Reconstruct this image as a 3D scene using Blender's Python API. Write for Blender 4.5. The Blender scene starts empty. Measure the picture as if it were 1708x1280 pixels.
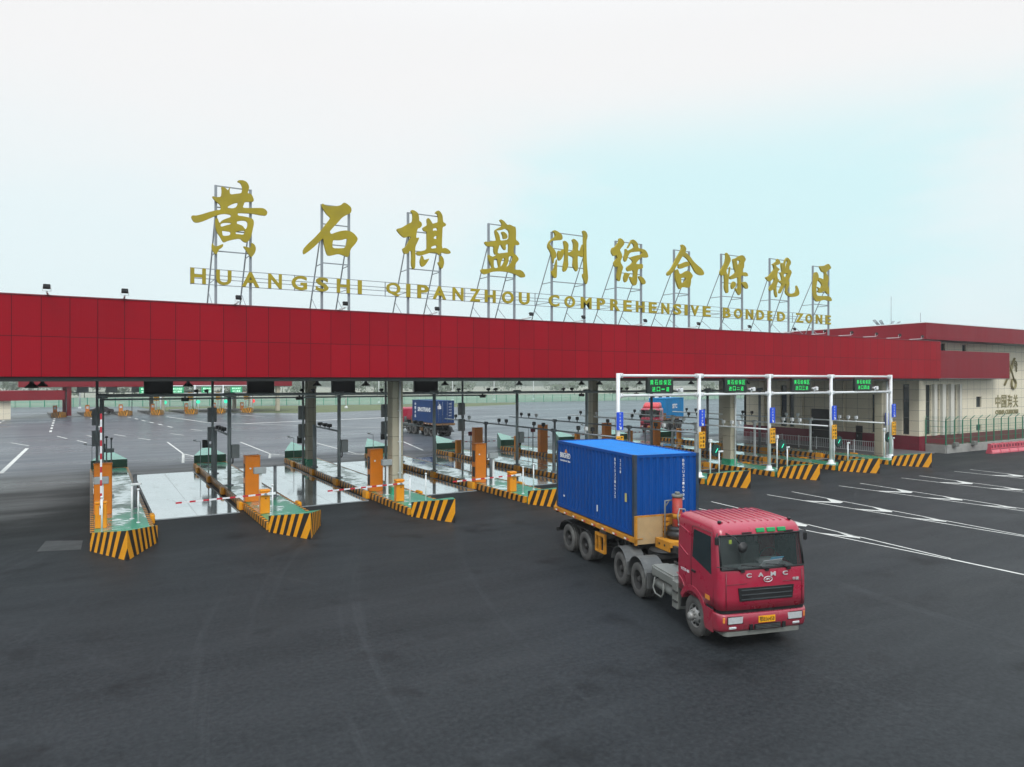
import bpy, bmesh, math, random
from mathutils import Vector, Matrix
R = math.radians
PI = math.pi
SC = bpy.context.scene
COL = SC.collection
random.seed(7)

# ------------------------------------------------------------------ camera
YAW = math.atan(704 / 1175)
cam = bpy.data.cameras.new('camera')
cam.sensor_width = 36
cam.lens = 36 * 1175 / 1708
cam.shift_y = -6 / 1708
cam.clip_start = 0.1
cam.clip_end = 12000
camo = bpy.data.objects.new('camera', cam)
camo.location = (0, 0, 6.6)
camo.rotation_euler = (R(90), 0, -YAW)
COL.objects.link(camo)
SC.camera = camo

# ------------------------------------------------------------------ light
SUN_EL, SUN_AZ = R(46), R(205)          # azimuth from +Y, clockwise
W = bpy.data.worlds.new('World')
SC.world = W
W.use_nodes = True
nt = W.node_tree
nt.nodes.clear()
wo = nt.nodes.new('ShaderNodeOutputWorld')
bg = nt.nodes.new('ShaderNodeBackground')
bg.inputs['Strength'].default_value = 0.1
sky = nt.nodes.new('ShaderNodeTexSky')
sky.sky_type = 'NISHITA'
sky.sun_disc = False
sky.sun_elevation = SUN_EL
sky.sun_rotation = SUN_AZ
sky.dust_density = 4
tc = nt.nodes.new('ShaderNodeTexCoord')
sep = nt.nodes.new('ShaderNodeSeparateXYZ')
nt.links.new(tc.outputs['Generated'], sep.inputs[0])
# overcast: a white cloud sheet, paler cyan low down, thinnest towards one side of the sky
dot = nt.nodes.new('ShaderNodeVectorMath'); dot.operation = 'DOT_PRODUCT'
d0 = Vector((math.sin(R(47)) * math.cos(R(13)), math.cos(R(47)) * math.cos(R(13)), math.sin(R(13))))
dot.inputs[1].default_value = d0
nt.links.new(tc.outputs['Generated'], dot.inputs[0])
nz = nt.nodes.new('ShaderNodeTexNoise')
nz.inputs['Scale'].default_value = 3.2
nz.inputs['Detail'].default_value = 8
nz.inputs['Roughness'].default_value = 0.58
mp = nt.nodes.new('ShaderNodeMapping')
mp.inputs['Scale'].default_value = (1, 1, 3.0)
mp.inputs['Location'].default_value = (0.4, 0.1, 0.3)
nt.links.new(tc.outputs['Generated'], mp.inputs[0])
nt.links.new(mp.outputs[0], nz.inputs['Vector'])


def wm(op, a, b, c=None):
    x = nt.nodes.new('ShaderNodeMath'); x.operation = op
    for i, v in enumerate((a, b, c)):
        if v is None:
            continue
        if isinstance(v, (int, float)):
            x.inputs[i].default_value = v
        else:
            nt.links.new(v, x.inputs[i])
    return x.outputs[0]


def wr(v, a, b, c, d):
    x = nt.nodes.new('ShaderNodeMapRange'); x.interpolation_type = 'SMOOTHSTEP'
    for k, q in (('From Min', a), ('From Max', b), ('To Min', c), ('To Max', d)):
        x.inputs[k].default_value = q
    nt.links.new(v, x.inputs['Value'])
    return x.outputs['Result']


cld = wm('SUBTRACT', nz.outputs['Fac'], 0.5)
low = nt.nodes.new('ShaderNodeMix'); low.data_type = 'RGBA'
low.inputs['A'].default_value = (8.75, 8.75, 8.75, 1)
low.inputs['B'].default_value = (7.35, 8.75, 9.05, 1)
nt.links.new(wr(wm('MULTIPLY_ADD', cld, 0.16, sep.outputs['Z']), 0.10, 0.40, 0.85, 0.0), low.inputs['Factor'])
cl = nt.nodes.new('ShaderNodeMix'); cl.data_type = 'RGBA'
nt.links.new(low.outputs['Result'], cl.inputs['A'])
cl.inputs['B'].default_value = (6.0, 8.65, 8.95, 1)
nt.links.new(wm('MULTIPLY', wr(wm('MULTIPLY_ADD', cld, 0.20, dot.outputs['Value']), 0.905, 1.0, 0.0, 0.85), wr(sep.outputs['Z'], 0.26, 0.40, 1.0, 0.0)), cl.inputs['Factor'])
mx = nt.nodes.new('ShaderNodeMix'); mx.data_type = 'RGBA'
mx.inputs['Factor'].default_value = 0.96
nt.links.new(sky.outputs[0], mx.inputs['A'])
# an overcast sky is brighter overhead than near the horizon
zr = nt.nodes.new('ShaderNodeMapRange'); zr.interpolation_type = 'SMOOTHSTEP'
zr.inputs['From Min'].default_value = 0.42
zr.inputs['From Max'].default_value = 0.95
nt.links.new(sep.outputs['Z'], zr.inputs['Value'])
ov = nt.nodes.new('ShaderNodeMix'); ov.data_type = 'RGBA'
ov.inputs['B'].default_value = (16.0, 18.0, 19.6, 1)
nt.links.new(zr.outputs[0], ov.inputs['Factor'])
nt.links.new(cl.outputs['Result'], ov.inputs['A'])
nt.links.new(ov.outputs['Result'], mx.inputs['B'])
nt.links.new(mx.outputs['Result'], bg.inputs['Color'])
nt.links.new(bg.outputs[0], wo.inputs['Surface'])

sun = bpy.data.lights.new('sun', 'SUN')
sun.energy = 1.3
sun.angle = R(24)
sun.color = (1, 0.985, 0.965)
suno = bpy.data.objects.new('sun', sun)
sd = Vector((math.sin(SUN_AZ) * math.cos(SUN_EL), math.cos(SUN_AZ) * math.cos(SUN_EL), math.sin(SUN_EL)))
suno.rotation_euler = sd.to_track_quat('Z', 'Y').to_euler()
suno.location = sd * 100
COL.objects.link(suno)

SC.view_settings.view_transform = 'Standard'
SC.view_settings.look = 'None'
SC.view_settings.exposure = 0.12
SC.view_settings.gamma = 1
SC.view_settings.use_curve_mapping = False
SC.cycles.max_bounces = 6
SC.cycles.diffuse_bounces = 3
SC.cycles.glossy_bounces = 4
SC.cycles.transparent_max_bounces = 24
SC.cycles.volume_bounces = 0
SC.cycles.use_denoising = True

# ------------------------------------------------------------------ materials
MATS = {}


def _new(name):
    m = bpy.data.materials.new(name)
    m.use_nodes = True
    n = m.node_tree
    b = n.nodes['Principled BSDF']
    return m, n, b


def noise(n, scale, detail=4, rough=0.55, mapping=None, rot=0.0, coord='Object'):
    t = n.nodes.new('ShaderNodeTexCoord')
    z = n.nodes.new('ShaderNodeTexNoise')
    z.inputs['Scale'].default_value = scale
    z.inputs['Detail'].default_value = detail
    z.inputs['Roughness'].default_value = rough
    src = t.outputs[coord]
    if mapping:
        m = n.nodes.new('ShaderNodeMapping')
        m.inputs['Scale'].default_value = mapping
        m.inputs['Rotation'].default_value = (0, 0, rot)
        n.links.new(src, m.inputs[0])
        src = m.outputs[0]
    n.links.new(src, z.inputs['Vector'])
    return z.outputs['Fac']


def mrange(n, val, a, b, c, d, smooth=False):
    r = n.nodes.new('ShaderNodeMapRange')
    if smooth:
        r.interpolation_type = 'SMOOTHSTEP'
    r.inputs['From Min'].default_value = a
    r.inputs['From Max'].default_value = b
    r.inputs['To Min'].default_value = c
    r.inputs['To Max'].default_value = d
    n.links.new(val, r.inputs['Value'])
    return r.outputs['Result']


def math_(n, op, a, b=None, c=None):
    x = n.nodes.new('ShaderNodeMath')
    x.operation = op
    for i, v in enumerate((a, b, c)):
        if v is None:
            continue
        if isinstance(v, (int, float)):
            x.inputs[i].default_value = v
        else:
            n.links.new(v, x.inputs[i])
    return x.outputs[0]


def mixc(n, fac, a, b):
    x = n.nodes.new('ShaderNodeMix')
    x.data_type = 'RGBA'
    for k, v in (('Factor', fac), ('A', a), ('B', b)):
        if isinstance(v, (int, float)):
            x.inputs[k].default_value = v
        elif isinstance(v, tuple):
            x.inputs[k].default_value = (*v[:3], 1)
        else:
            n.links.new(v, x.inputs[k])
    return x.outputs['Result']


def bump(n, b, h, strength, dist=0.02):
    u = n.nodes.new('ShaderNodeBump')
    u.inputs['Strength'].default_value = strength
    u.inputs['Distance'].default_value = dist
    n.links.new(h, u.inputs['Height'])
    n.links.new(u.outputs[0], b.inputs['Normal'])


def pm(name, col, rough=0.5, metal=0.0, var=0.14, scale=3.0, spec=0.5, dirt=None, dirt_amt=0.45, bmp=0.0, alpha=None, emit=None, es=0.0):
    """painted / plain surface: base colour with soft uneven tone, optional blotchy dirt"""
    if name in MATS:
        return MATS[name]
    m, n, b = _new(name)
    f = noise(n, scale, 5, 0.6)
    lo = tuple(c * (1 - var) for c in col)
    hi = tuple(min(1, c * (1 + var)) for c in col)
    c = mixc(n, mrange(n, f, 0.3, 0.7, 0, 1), lo, hi)
    if dirt:
        g = noise(n, scale * 0.7, 7, 0.7)
        c = mixc(n, mrange(n, g, 0.45, 0.75, 0, dirt_amt, True), c, dirt)
    n.links.new(c, b.inputs['Base Color'])
    n.links.new(mrange(n, f, 0.25, 0.75, max(0.02, rough - 0.09), min(1, rough + 0.09)), b.inputs['Roughness'])
    b.inputs['Metallic'].default_value = metal
    b.inputs['Specular IOR Level'].default_value = spec
    if bmp:
        bump(n, b, noise(n, 60, 3), bmp, 0.01)
    if alpha is not None:
        b.inputs['Alpha'].default_value = alpha
    if emit:
        b.inputs['Emission Color'].default_value = (*emit, 1)
        b.inputs['Emission Strength'].default_value = es
    MATS[name] = m
    return m


GOLD = pm('gold_paint', (0.39, 0.305, 0.016), 0.5, 0.0, 0.12, 1.2, spec=0.3, dirt=(0.26, 0.22, 0.05), dirt_amt=0.5)
STEEL = pm('galvanised_steel', (0.27, 0.30, 0.33), 0.45, 0.35, 0.12, 2)
STEELD = pm('mid_grey_steel', (0.36, 0.41, 0.43), 0.45, 0.2, 0.12, 2)
STEELK = pm('dark_grey_steel', (0.07, 0.08, 0.085), 0.45, 0.2, 0.15, 2)
BLACK = pm('black_plastic', (0.014, 0.015, 0.016), 0.45, 0, 0.2, 4)
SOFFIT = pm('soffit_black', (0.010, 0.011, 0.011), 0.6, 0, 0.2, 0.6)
WHITE = pm('white_enamel', (0.80, 0.83, 0.84), 0.35, 0, 0.05, 2, dirt=(0.55, 0.56, 0.54), dirt_amt=0.25)
GREYBOX = pm('grey_box_paint', (0.33, 0.36, 0.37), 0.5, 0, 0.08, 3)
ORANGE = pm('orange_enamel', (0.82, 0.235, 0.010), 0.38, 0, 0.07, 1.5, dirt=(0.40, 0.13, 0.02), dirt_amt=0.35)
ORANGEY = pm('amber_enamel', (0.86, 0.31, 0.012), 0.36, 0, 0.06, 1.5)
REDARM = pm('red_reflective', (0.55, 0.03, 0.05), 0.4, 0, 0.08)
YEL = pm('stripe_yellow', (0.90, 0.385, 0.008), 0.5, 0, 0.08, 3, dirt=(0.42, 0.19, 0.02), dirt_amt=0.4)
BLK = pm('stripe_black', (0.018, 0.016, 0.015), 0.5, 0, 0.25, 3)
BLUE = pm('sign_blue', (0.006, 0.08, 0.72), 0.4, 0, 0.04)
SIGNY = pm('sign_yellow', (0.85, 0.40, 0.01), 0.4, 0, 0.04)
SIGNW = pm('sign_white', (0.8, 0.82, 0.84), 0.45, 0, 0.03)
MAROON = pm('maroon_board', (0.20, 0.01, 0.035), 0.45, 0, 0.1)
GLASS = pm('dark_glass', (0.02, 0.035, 0.04), 0.06, 0, 0.3, 0.4, spec=0.7)
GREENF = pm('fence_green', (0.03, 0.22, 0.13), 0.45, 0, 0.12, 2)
CREAM = None
CONC = pm('pale_concrete', (0.34, 0.34, 0.32), 0.75, 0, 0.14, 1.2, dirt=(0.18, 0.18, 0.17), dirt_amt=0.5, bmp=0.2)
PAVE = pm('footway_paving', (0.17, 0.17, 0.18), 0.45, 0, 0.15, 0.8, dirt=(0.09, 0.09, 0.10), dirt_amt=0.6)
LINE = pm('road_paint', (0.62, 0.62, 0.58), 0.6, 0, 0.10, 2, dirt=(0.28, 0.28, 0.27), dirt_amt=0.6)
REDLED = pm('red_lamp', (0.6, 0.02, 0.02), 0.4, emit=(1, 0.03, 0.04), es=1.2)
GRNLED = pm('green_led', (0.02, 0.5, 0.12), 0.4, emit=(0.02, 1.0, 0.16), es=0.75)
TEALLED = pm('teal_led', (0.02, 0.6, 0.4), 0.4, emit=(0.05, 0.9, 0.5), es=0.9)
LEDBACK = pm('led_panel', (0.012, 0.02, 0.018), 0.35, 0, 0.2)


def grid_panels(name, col, sx, sz, line, w=0.02, var=0.10, rough=0.35, axis='XZ', off=(0, 0), rib=0.0, spec=0.5):
    """cladding sheets: joint grid + per sheet tone + faint ribs, in object space"""
    m, n, b = _new(name)
    t = n.nodes.new('ShaderNodeTexCoord')
    s = n.nodes.new('ShaderNodeSeparateXYZ')
    n.links.new(t.outputs['Object'], s.inputs[0])
    if axis == 'XZ':
        u, v = s.outputs['X'], s.outputs['Z']
    elif axis == 'YZ':
        u, v = s.outputs['Y'], s.outputs['Z']
    else:                                     # whichever way the wall runs
        u = math_(n, 'ADD', s.outputs['X'], s.outputs['Y'])
        v = s.outputs['Z']
    uu = math_(n, 'DIVIDE', math_(n, 'SUBTRACT', u, off[0]), sx)
    vv = math_(n, 'DIVIDE', math_(n, 'SUBTRACT', v, off[1]), sz)

    def edge(x, size):
        fr = math_(n, 'FRACT', x)
        d = math_(n, 'MINIMUM', fr, math_(n, 'SUBTRACT', 1.0, fr))
        return math_(n, 'LESS_THAN', d, w / size / 2)
    ln = math_(n, 'MAXIMUM', edge(uu, sx), edge(vv, sz))
    cb = n.nodes.new('ShaderNodeCombineXYZ')
    n.links.new(math_(n, 'FLOOR', uu), cb.inputs[0])
    n.links.new(math_(n, 'FLOOR', vv), cb.inputs[1])
    wn = n.nodes.new('ShaderNodeTexWhiteNoise')
    wn.noise_dimensions = '2D'
    n.links.new(cb.outputs[0], wn.inputs['Vector'])
    ns = noise(n, 1.1, 7, 0.65, (1, 1, 0.16))
    k = math_(n, 'ADD', math_(n, 'MULTIPLY', wn.outputs['Value'], 0.6), math_(n, 'MULTIPLY', ns, 0.4))
    c = mixc(n, k, tuple(x * (1 - var) for x in col), tuple(x * (1 + var) for x in col))
    c = mixc(n, ln, c, line)
    n.links.new(c, b.inputs['Base Color'])
    n.links.new(mrange(n, ns, 0.3, 0.7, rough - 0.06, rough + 0.08), b.inputs['Roughness'])
    b.inputs['Specular IOR Level'].default_value = spec
    if rib:
        wv = math_(n, 'SINE', math_(n, 'MULTIPLY', u, 2 * PI / rib))
        buck = noise(n, 0.9, 2, 0.5)
        h = math_(n, 'ADD', math_(n, 'SUBTRACT', math_(n, 'MULTIPLY', wv, 0.15), ln), math_(n, 'MULTIPLY', buck, 2.0))
        bump(n, b, h, 0.3, 0.012)
    else:
        bump(n, b, math_(n, 'SUBTRACT', 1.0, ln), 0.4, 0.01)
    MATS[name] = m
    return m


REDP = grid_panels('red_cladding', (0.315, 0.0028, 0.013), 0.98, 1.63, (0.07, 0.004, 0.008), 0.026, 0.13, 0.5, 'XZ', (0.28, 6.72), 0.09, 0.10)
REDPS = grid_panels('red_cladding_fine', (0.22, 0.0040, 0.014), 1.2, 1.5, (0.14, 0.004, 0.010), 0.015, 0.06, 0.45, 'UZ', (0.1, 7.2), 0, 0.2)
REDBASE = grid_panels('maroon_tiles', (0.20, 0.010, 0.028), 0.8, 0.7, (0.10, 0.008, 0.015), 0.012, 0.08, 0.35, 'UZ')
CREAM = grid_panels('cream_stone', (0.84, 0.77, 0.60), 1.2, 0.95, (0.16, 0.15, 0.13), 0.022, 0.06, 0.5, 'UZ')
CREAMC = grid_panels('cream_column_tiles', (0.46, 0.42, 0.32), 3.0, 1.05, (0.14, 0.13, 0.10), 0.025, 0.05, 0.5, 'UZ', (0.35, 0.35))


def stripe_mat():
    """yellow and black kerb blocks along the kerb, leaning slightly"""
    m, n, b = _new('striped_kerb_paint')
    t = n.nodes.new('ShaderNodeTexCoord')
    s = n.nodes.new('ShaderNodeSeparateXYZ')
    n.links.new(t.outputs['Object'], s.inputs[0])
    u = math_(n, 'ADD', s.outputs['Y'], math_(n, 'MULTIPLY', s.outputs['Z'], 0.35))
    fr = math_(n, 'FRACT', math_(n, 'DIVIDE', u, 0.5))
    k = math_(n, 'LESS_THAN', fr, 0.5)
    d = noise(n, 1.3, 6, 0.65)
    y = mixc(n, mrange(n, d, 0.4, 0.75, 0, 0.6), (0.86, 0.36, 0.010), (0.32, 0.14, 0.02))
    c = mixc(n, k, (0.02, 0.018, 0.016), y)
    n.links.new(c, b.inputs['Base Color'])
    b.inputs['Roughness'].default_value = 0.4
    MATS['kerb'] = m
    return m


KERB = stripe_mat()


def wet_deck():
    """green floor paint, standing water in patches"""
    m, n, b = _new('wet_green_paint')
    g = mixc(n, noise(n, 0.9, 5), (0.02, 0.25, 0.13), (0.045, 0.40, 0.25))
    w = noise(n, 0.55, 5, 0.6, (1.5, 0.8, 1))
    rip = noise(n, 1.9, 4, 0.6, (0.6, 2.6, 1))
    k = math_(n, 'ADD', w, math_(n, 'MULTIPLY', math_(n, 'SUBTRACT', rip, 0.5), 0.75))
    t = n.nodes.new('ShaderNodeTexCoord')
    s = n.nodes.new('ShaderNodeSeparateXYZ')
    n.links.new(t.outputs['Object'], s.inputs[0])
    dry = mrange(n, s.outputs['Y'], 32.5, 39.0, -0.12, 0.035)
    k = mrange(n, math_(n, 'ADD', k, dry), 0.47, 0.55, 0, 1, True)
    c = mixc(n, k, g, (0.74, 0.80, 0.80))  # pale metallic colour in the puddles stands in for reflected sky
    n.links.new(math_(n, 'MULTIPLY', k, 0.72), b.inputs['Metallic'])
    n.links.new(c, b.inputs['Base Color'])
    n.links.new(mrange(n, k, 0, 1, 0.30, 0.05), b.inputs['Roughness'])
    n.links.new(mrange(n, k, 0, 1, 1.5, 2.0), b.inputs['IOR'])
    bump(n, b, rip, 0.05, 0.01)
    MATS['deck'] = m
    return m


DECK = wet_deck()
GREENP = pm('green_floor_paint', (0.03, 0.33, 0.18), 0.28, 0, 0.2, 1.2)


def plate_mat():
    """wet checker plate of the weighbridges"""
    m, n, b = _new('wet_steel_plate')
    f = noise(n, 0.7, 6, 0.6, (1, 0.5, 1))
    c = mixc(n, mrange(n, f, 0.3, 0.7, 0, 1), (0.62, 0.66, 0.67), (0.80, 0.83, 0.84))
    # grimy wheel lines, drying in places
    dr = noise(n, 0.8, 6, 0.65, (2.2, 0.35, 1))
    c = mixc(n, mrange(n, dr, 0.56, 0.72, 0, 0.55), c, (0.25, 0.27, 0.27))
    n.links.new(c, b.inputs['Base Color'])
    b.inputs['Metallic'].default_value = 0.85
    n.links.new(mrange(n, f, 0.3, 0.7, 0.05, 0.13), b.inputs['Roughness'])
    bump(n, b, noise(n, 6, 3, 0.5, (1, 0.3, 1)), 0.02, 0.01)
    return m


PLATE = plate_mat()


def asphalt():
    m, n, b = _new('damp_asphalt')
    big = noise(n, 0.035, 6, 0.6, (0.55, 2.6, 1), YAW)
    mid = noise(n, 0.22, 6, 0.62, (0.5, 2.2, 1), YAW)
    fine = noise(n, 30, 3, 0.6)
    gr = noise(n, 140, 2, 0.6)
    k = math_(n, 'ADD', math_(n, 'MULTIPLY', big, 0.55), math_(n, 'MULTIPLY', mid, 0.45))
    c = mixc(n, mrange(n, k, 0.34, 0.66, 0, 1), (0.0085, 0.0105, 0.0122), (0.0255, 0.0295, 0.033))
    c = mixc(n, mrange(n, gr, 0.52, 0.8, 0, 0.5), c, (0.05, 0.053, 0.058))
    t = n.nodes.new('ShaderNodeTexCoord')
    sy = n.nodes.new('ShaderNodeSeparateXYZ')
    n.links.new(t.outputs['Object'], sy.inputs[0])
    mot = noise(n, 8.0, 7, 0.74)
    c = mixc(n, mrange(n, mot, 0.38, 0.68, 0, 0.52), c, (0.052, 0.058, 0.062))
    # worn wheel paths: thin streaks sweeping round along the turning lines
    for cx, cy, fr, lo, amt in ((48.0, 8.0, 0.9, 0.565, 0.46), (-34.0, 2.0, 0.7, 0.60, 0.22), (14.0, -60.0, 0.5, 0.59, 0.28)):
        dx = math_(n, 'SUBTRACT', sy.outputs['X'], cx)
        dy = math_(n, 'SUBTRACT', sy.outputs['Y'], cy)
        rr = math_(n, 'SQRT', math_(n, 'ADD', math_(n, 'MULTIPLY', dx, dx), math_(n, 'MULTIPLY', dy, dy)))
        th = math_(n, 'ARCTAN2', dy, dx)
        cb = n.nodes.new('ShaderNodeCombineXYZ')
        n.links.new(math_(n, 'MULTIPLY', rr, fr), cb.inputs[0])
        n.links.new(math_(n, 'MULTIPLY', th, 0.9), cb.inputs[1])
        z = n.nodes.new('ShaderNodeTexNoise')
        z.inputs['Scale'].default_value = 1.0
        z.inputs['Detail'].default_value = 6
        z.inputs['Roughness'].default_value = 0.7
        n.links.new(cb.outputs[0], z.inputs['Vector'])
        msk = mrange(n, noise(n, 0.06, 3, 0.5), 0.4, 0.6, 0.15, 1.0)
        c = mixc(n, math_(n, 'MULTIPLY', mrange(n, z.outputs['Fac'], lo, lo + 0.16, 0, amt), msk), c, (0.082, 0.090, 0.097))
    # oil spots and dark damp blots
    oil = noise(n, 0.45, 5, 0.6)
    c = mixc(n, mrange(n, oil, 0.57, 0.72, 0, 0.7), c, (0.006, 0.007, 0.008))
    # yard behind the gate coloured paler, standing in for its wet sheen
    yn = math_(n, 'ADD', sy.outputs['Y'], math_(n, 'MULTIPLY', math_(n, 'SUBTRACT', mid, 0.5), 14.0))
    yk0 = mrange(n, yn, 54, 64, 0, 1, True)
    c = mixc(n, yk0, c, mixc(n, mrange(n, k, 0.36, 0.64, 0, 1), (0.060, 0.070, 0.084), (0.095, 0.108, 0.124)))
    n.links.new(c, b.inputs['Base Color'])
    wet = noise(n, 0.05, 6, 0.65, (0.7, 2.8, 1), YAW)
    # the apron in front has nearly dried; the open yard behind the gate is still wet
    yv = math_(n, 'ADD', sy.outputs['Y'], math_(n, 'MULTIPLY', math_(n, 'SUBTRACT', wet, 0.5), 40.0))
    yv = math_(n, 'ADD', yv, mrange(n, sy.outputs['X'], 0.0, -2.5, 0, 11))
    wk = mrange(n, math_(n, 'ADD', math_(n, 'MULTIPLY', wet, 0.6), math_(n, 'MULTIPLY', mid, 0.4)), 0.36, 0.64, 0, 1)
    ra = math_(n, 'MULTIPLY_ADD', wk, -0.14, 0.62)
    rb = math_(n, 'MULTIPLY_ADD', wk, -0.20, 0.42)
    yk = mrange(n, yv, 42, 66, 0, 1, True)
    ro = math_(n, 'ADD', math_(n, 'MULTIPLY', ra, math_(n, 'SUBTRACT', 1.0, yk)), math_(n, 'MULTIPLY', rb, yk))
    n.links.new(ro, b.inputs['Roughness'])
    b.inputs['Specular IOR Level'].default_value = 0.12
    h = math_(n, 'ADD', math_(n, 'ADD', math_(n, 'MULTIPLY', fine, 0.6), gr), math_(n, 'MULTIPLY', mot, 0.5))
    u = n.nodes.new('ShaderNodeBump')
    u.inputs['Distance'].default_value = 0.012
    n.links.new(h, u.inputs['Height'])
    n.links.new(mrange(n, yv, 40, 75, 0.22, 0.02), u.inputs['Strength'])
    n.links.new(u.outputs[0], b.inputs['Normal'])
    return m


ASPH = asphalt()


def carpaint(name, col, dusty=0.0):
    m, n, b = _new(name)
    f = noise(n, 2.0, 6, 0.65)
    c = mixc(n, mrange(n, f, 0.4, 0.8, 0, dusty), col, tuple(0.5 * x + 0.12 for x in col))
    # road film thrown up on the lower panels
    t = n.nodes.new('ShaderNodeTexCoord')
    s = n.nodes.new('ShaderNodeSeparateXYZ')
    n.links.new(t.outputs['Object'], s.inputs[0])
    g2 = noise(n, 5.0, 6, 0.7, (1, 1, 0.5))
    c = mixc(n, math_(n, 'MULTIPLY', mrange(n, s.outputs['Z'], 0.45, 1.5, 0.55, 0.0), mrange(n, g2, 0.35, 0.7, 0.1, 1.0)), c, (0.11, 0.085, 0.075))
    n.links.new(c, b.inputs['Base Color'])
    n.links.new(mrange(n, f, 0.3, 0.7, 0.22, 0.42), b.inputs['Roughness'])
    b.inputs['Coat Weight'].default_value = 0.8
    b.inputs['Coat Roughness'].default_value = 0.22
    MATS[name] = m
    return m


CABRED = carpaint('cab_red', (0.38, 0.010, 0.042), 0.15)
CABDARK = carpaint('cab_dark_red', (0.12, 0.012, 0.02), 0.3)
RUBBER = pm('tyre_rubber', (0.085, 0.084, 0.080), 0.8, 0, 0.2, 3, dirt=(0.19, 0.19, 0.175), dirt_amt=0.85)
RIM = pm('wheel_rim', (0.34, 0.34, 0.33), 0.45, 0.4, 0.2, 6, dirt=(0.12, 0.115, 0.10), dirt_amt=0.8)
RIMD = pm('wheel_rim_dark', (0.03, 0.03, 0.029), 0.7, 0.1, 0.2, 5, dirt=(0.07, 0.065, 0.06), dirt_amt=0.5)
DUSTG = pm('dusty_grey_metal', (0.085, 0.09, 0.09), 0.6, 0.1, 0.18, 4, dirt=(0.17, 0.17, 0.16), dirt_amt=0.7)
DUSTL = pm('dusty_pale_metal', (0.19, 0.20, 0.185), 0.6, 0.05, 0.12, 4, dirt=(0.17, 0.17, 0.15), dirt_amt=0.6)
CHASS = pm('chassis_black', (0.022, 0.023, 0.024), 0.6, 0, 0.3, 4, dirt=(0.08, 0.078, 0.07), dirt_amt=0.6)
TYEL = pm('trailer_yellow', (0.58, 0.25, 0.02), 0.55, 0, 0.2, 3.5, dirt=(0.13, 0.07, 0.025), dirt_amt=0.85)
TBEIGE = pm('bulkhead_beige', (0.46, 0.32, 0.16), 0.6, 0, 0.12, 2.0, dirt=(0.30, 0.27, 0.20), dirt_amt=0.7)
CHROME = pm('chrome', (0.66, 0.67, 0.68), 0.3, 0.35, 0.05)
REFL = pm('lamp_reflector', (0.85, 0.86, 0.87), 0.12, 0.9, 0.05)
LAMP = pm('headlamp_glass', (0.72, 0.75, 0.76), 0.12, 0.4, 0.12, 12)
AMBER = pm('amber_lens', (0.75, 0.28, 0.05), 0.2, 0, 0.1)
GREENL = pm('green_marker_lens', (0.01, 0.30, 0.09), 0.2, 0, 0.1)
INTER = pm('cab_interior', (0.13, 0.15, 0.15), 0.7, 0, 0.2)
INTERL = pm('cab_curtain', (0.45, 0.48, 0.48), 0.8, 0, 0.15)
REDCYL = pm('red_cylinder_paint', (0.42, 0.035, 0.022), 0.5, 0, 0.15, 4, dirt=(0.20, 0.075, 0.04), dirt_amt=0.85)
HOSE = pm('grey_hose', (0.30, 0.31, 0.31), 0.5)


def container_paint(name, col, top, rust=0.5):
    m, n, b = _new(name)
    g = n.nodes.new('ShaderNodeNewGeometry')
    f = noise(n, 1.1, 6, 0.65, (1, 1, 0.4))
    c = mixc(n, mrange(n, f, 0.3, 0.7, 0, 1), tuple(x * 0.86 for x in col), tuple(x * 1.12 for x in col))
    r = noise(n, 2.2, 8, 0.72)
    c = mixc(n, mrange(n, r, 0.64, 0.78, 0, rust, True), c, (0.07, 0.055, 0.05))
    n.links.new(c, b.inputs['Base Color'])
    n.links.new(mrange(n, f, 0.3, 0.7, 0.42, 0.56), b.inputs['Roughness'])
    bump(n, b, noise(n, 1.7, 3, 0.5), 0.35, 0.03)
    st = noise(n, 3.0, 5, 0.7, (2.2, 2.2, 0.18))
    c = mixc(n, mrange(n, st, 0.58, 0.74, 0, 0.30), c, (0.10, 0.11, 0.13))
    n.links.new(c, b.inputs['Base Color'])
    b.inputs['Specular IOR Level'].default_value = 0.2
    MATS[name] = m
    return m


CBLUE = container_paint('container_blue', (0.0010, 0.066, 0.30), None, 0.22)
CBLUE_LIT = container_paint('container_blue_lit_roof', (0.005, 0.185, 0.56), None, 0.15)  # same blue made lighter: light from above put into the roof colour
CNAVY = container_paint('container_navy', (0.018, 0.055, 0.17), None)
CSKY = container_paint('container_sky_blue', (0.01, 0.22, 0.50), None)
CPOST = pm('container_corner_steel', (0.025, 0.055, 0.095), 0.5, 0.2, 0.3, 3, dirt=(0.10, 0.07, 0.05), dirt_amt=0.7)


def glass_clear(name, tint, a):
    m, n, b = _new(name)
    b.inputs['Base Color'].default_value = (*tint, 1)
    b.inputs['Roughness'].default_value = 0.04
    b.inputs['Alpha'].default_value = a
    b.inputs['Specular IOR Level'].default_value = 0.75
    MATS[name] = m
    return m


SCREEN = glass_clear('windscreen_glass', (0.06, 0.09, 0.09), 0.25)


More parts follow.
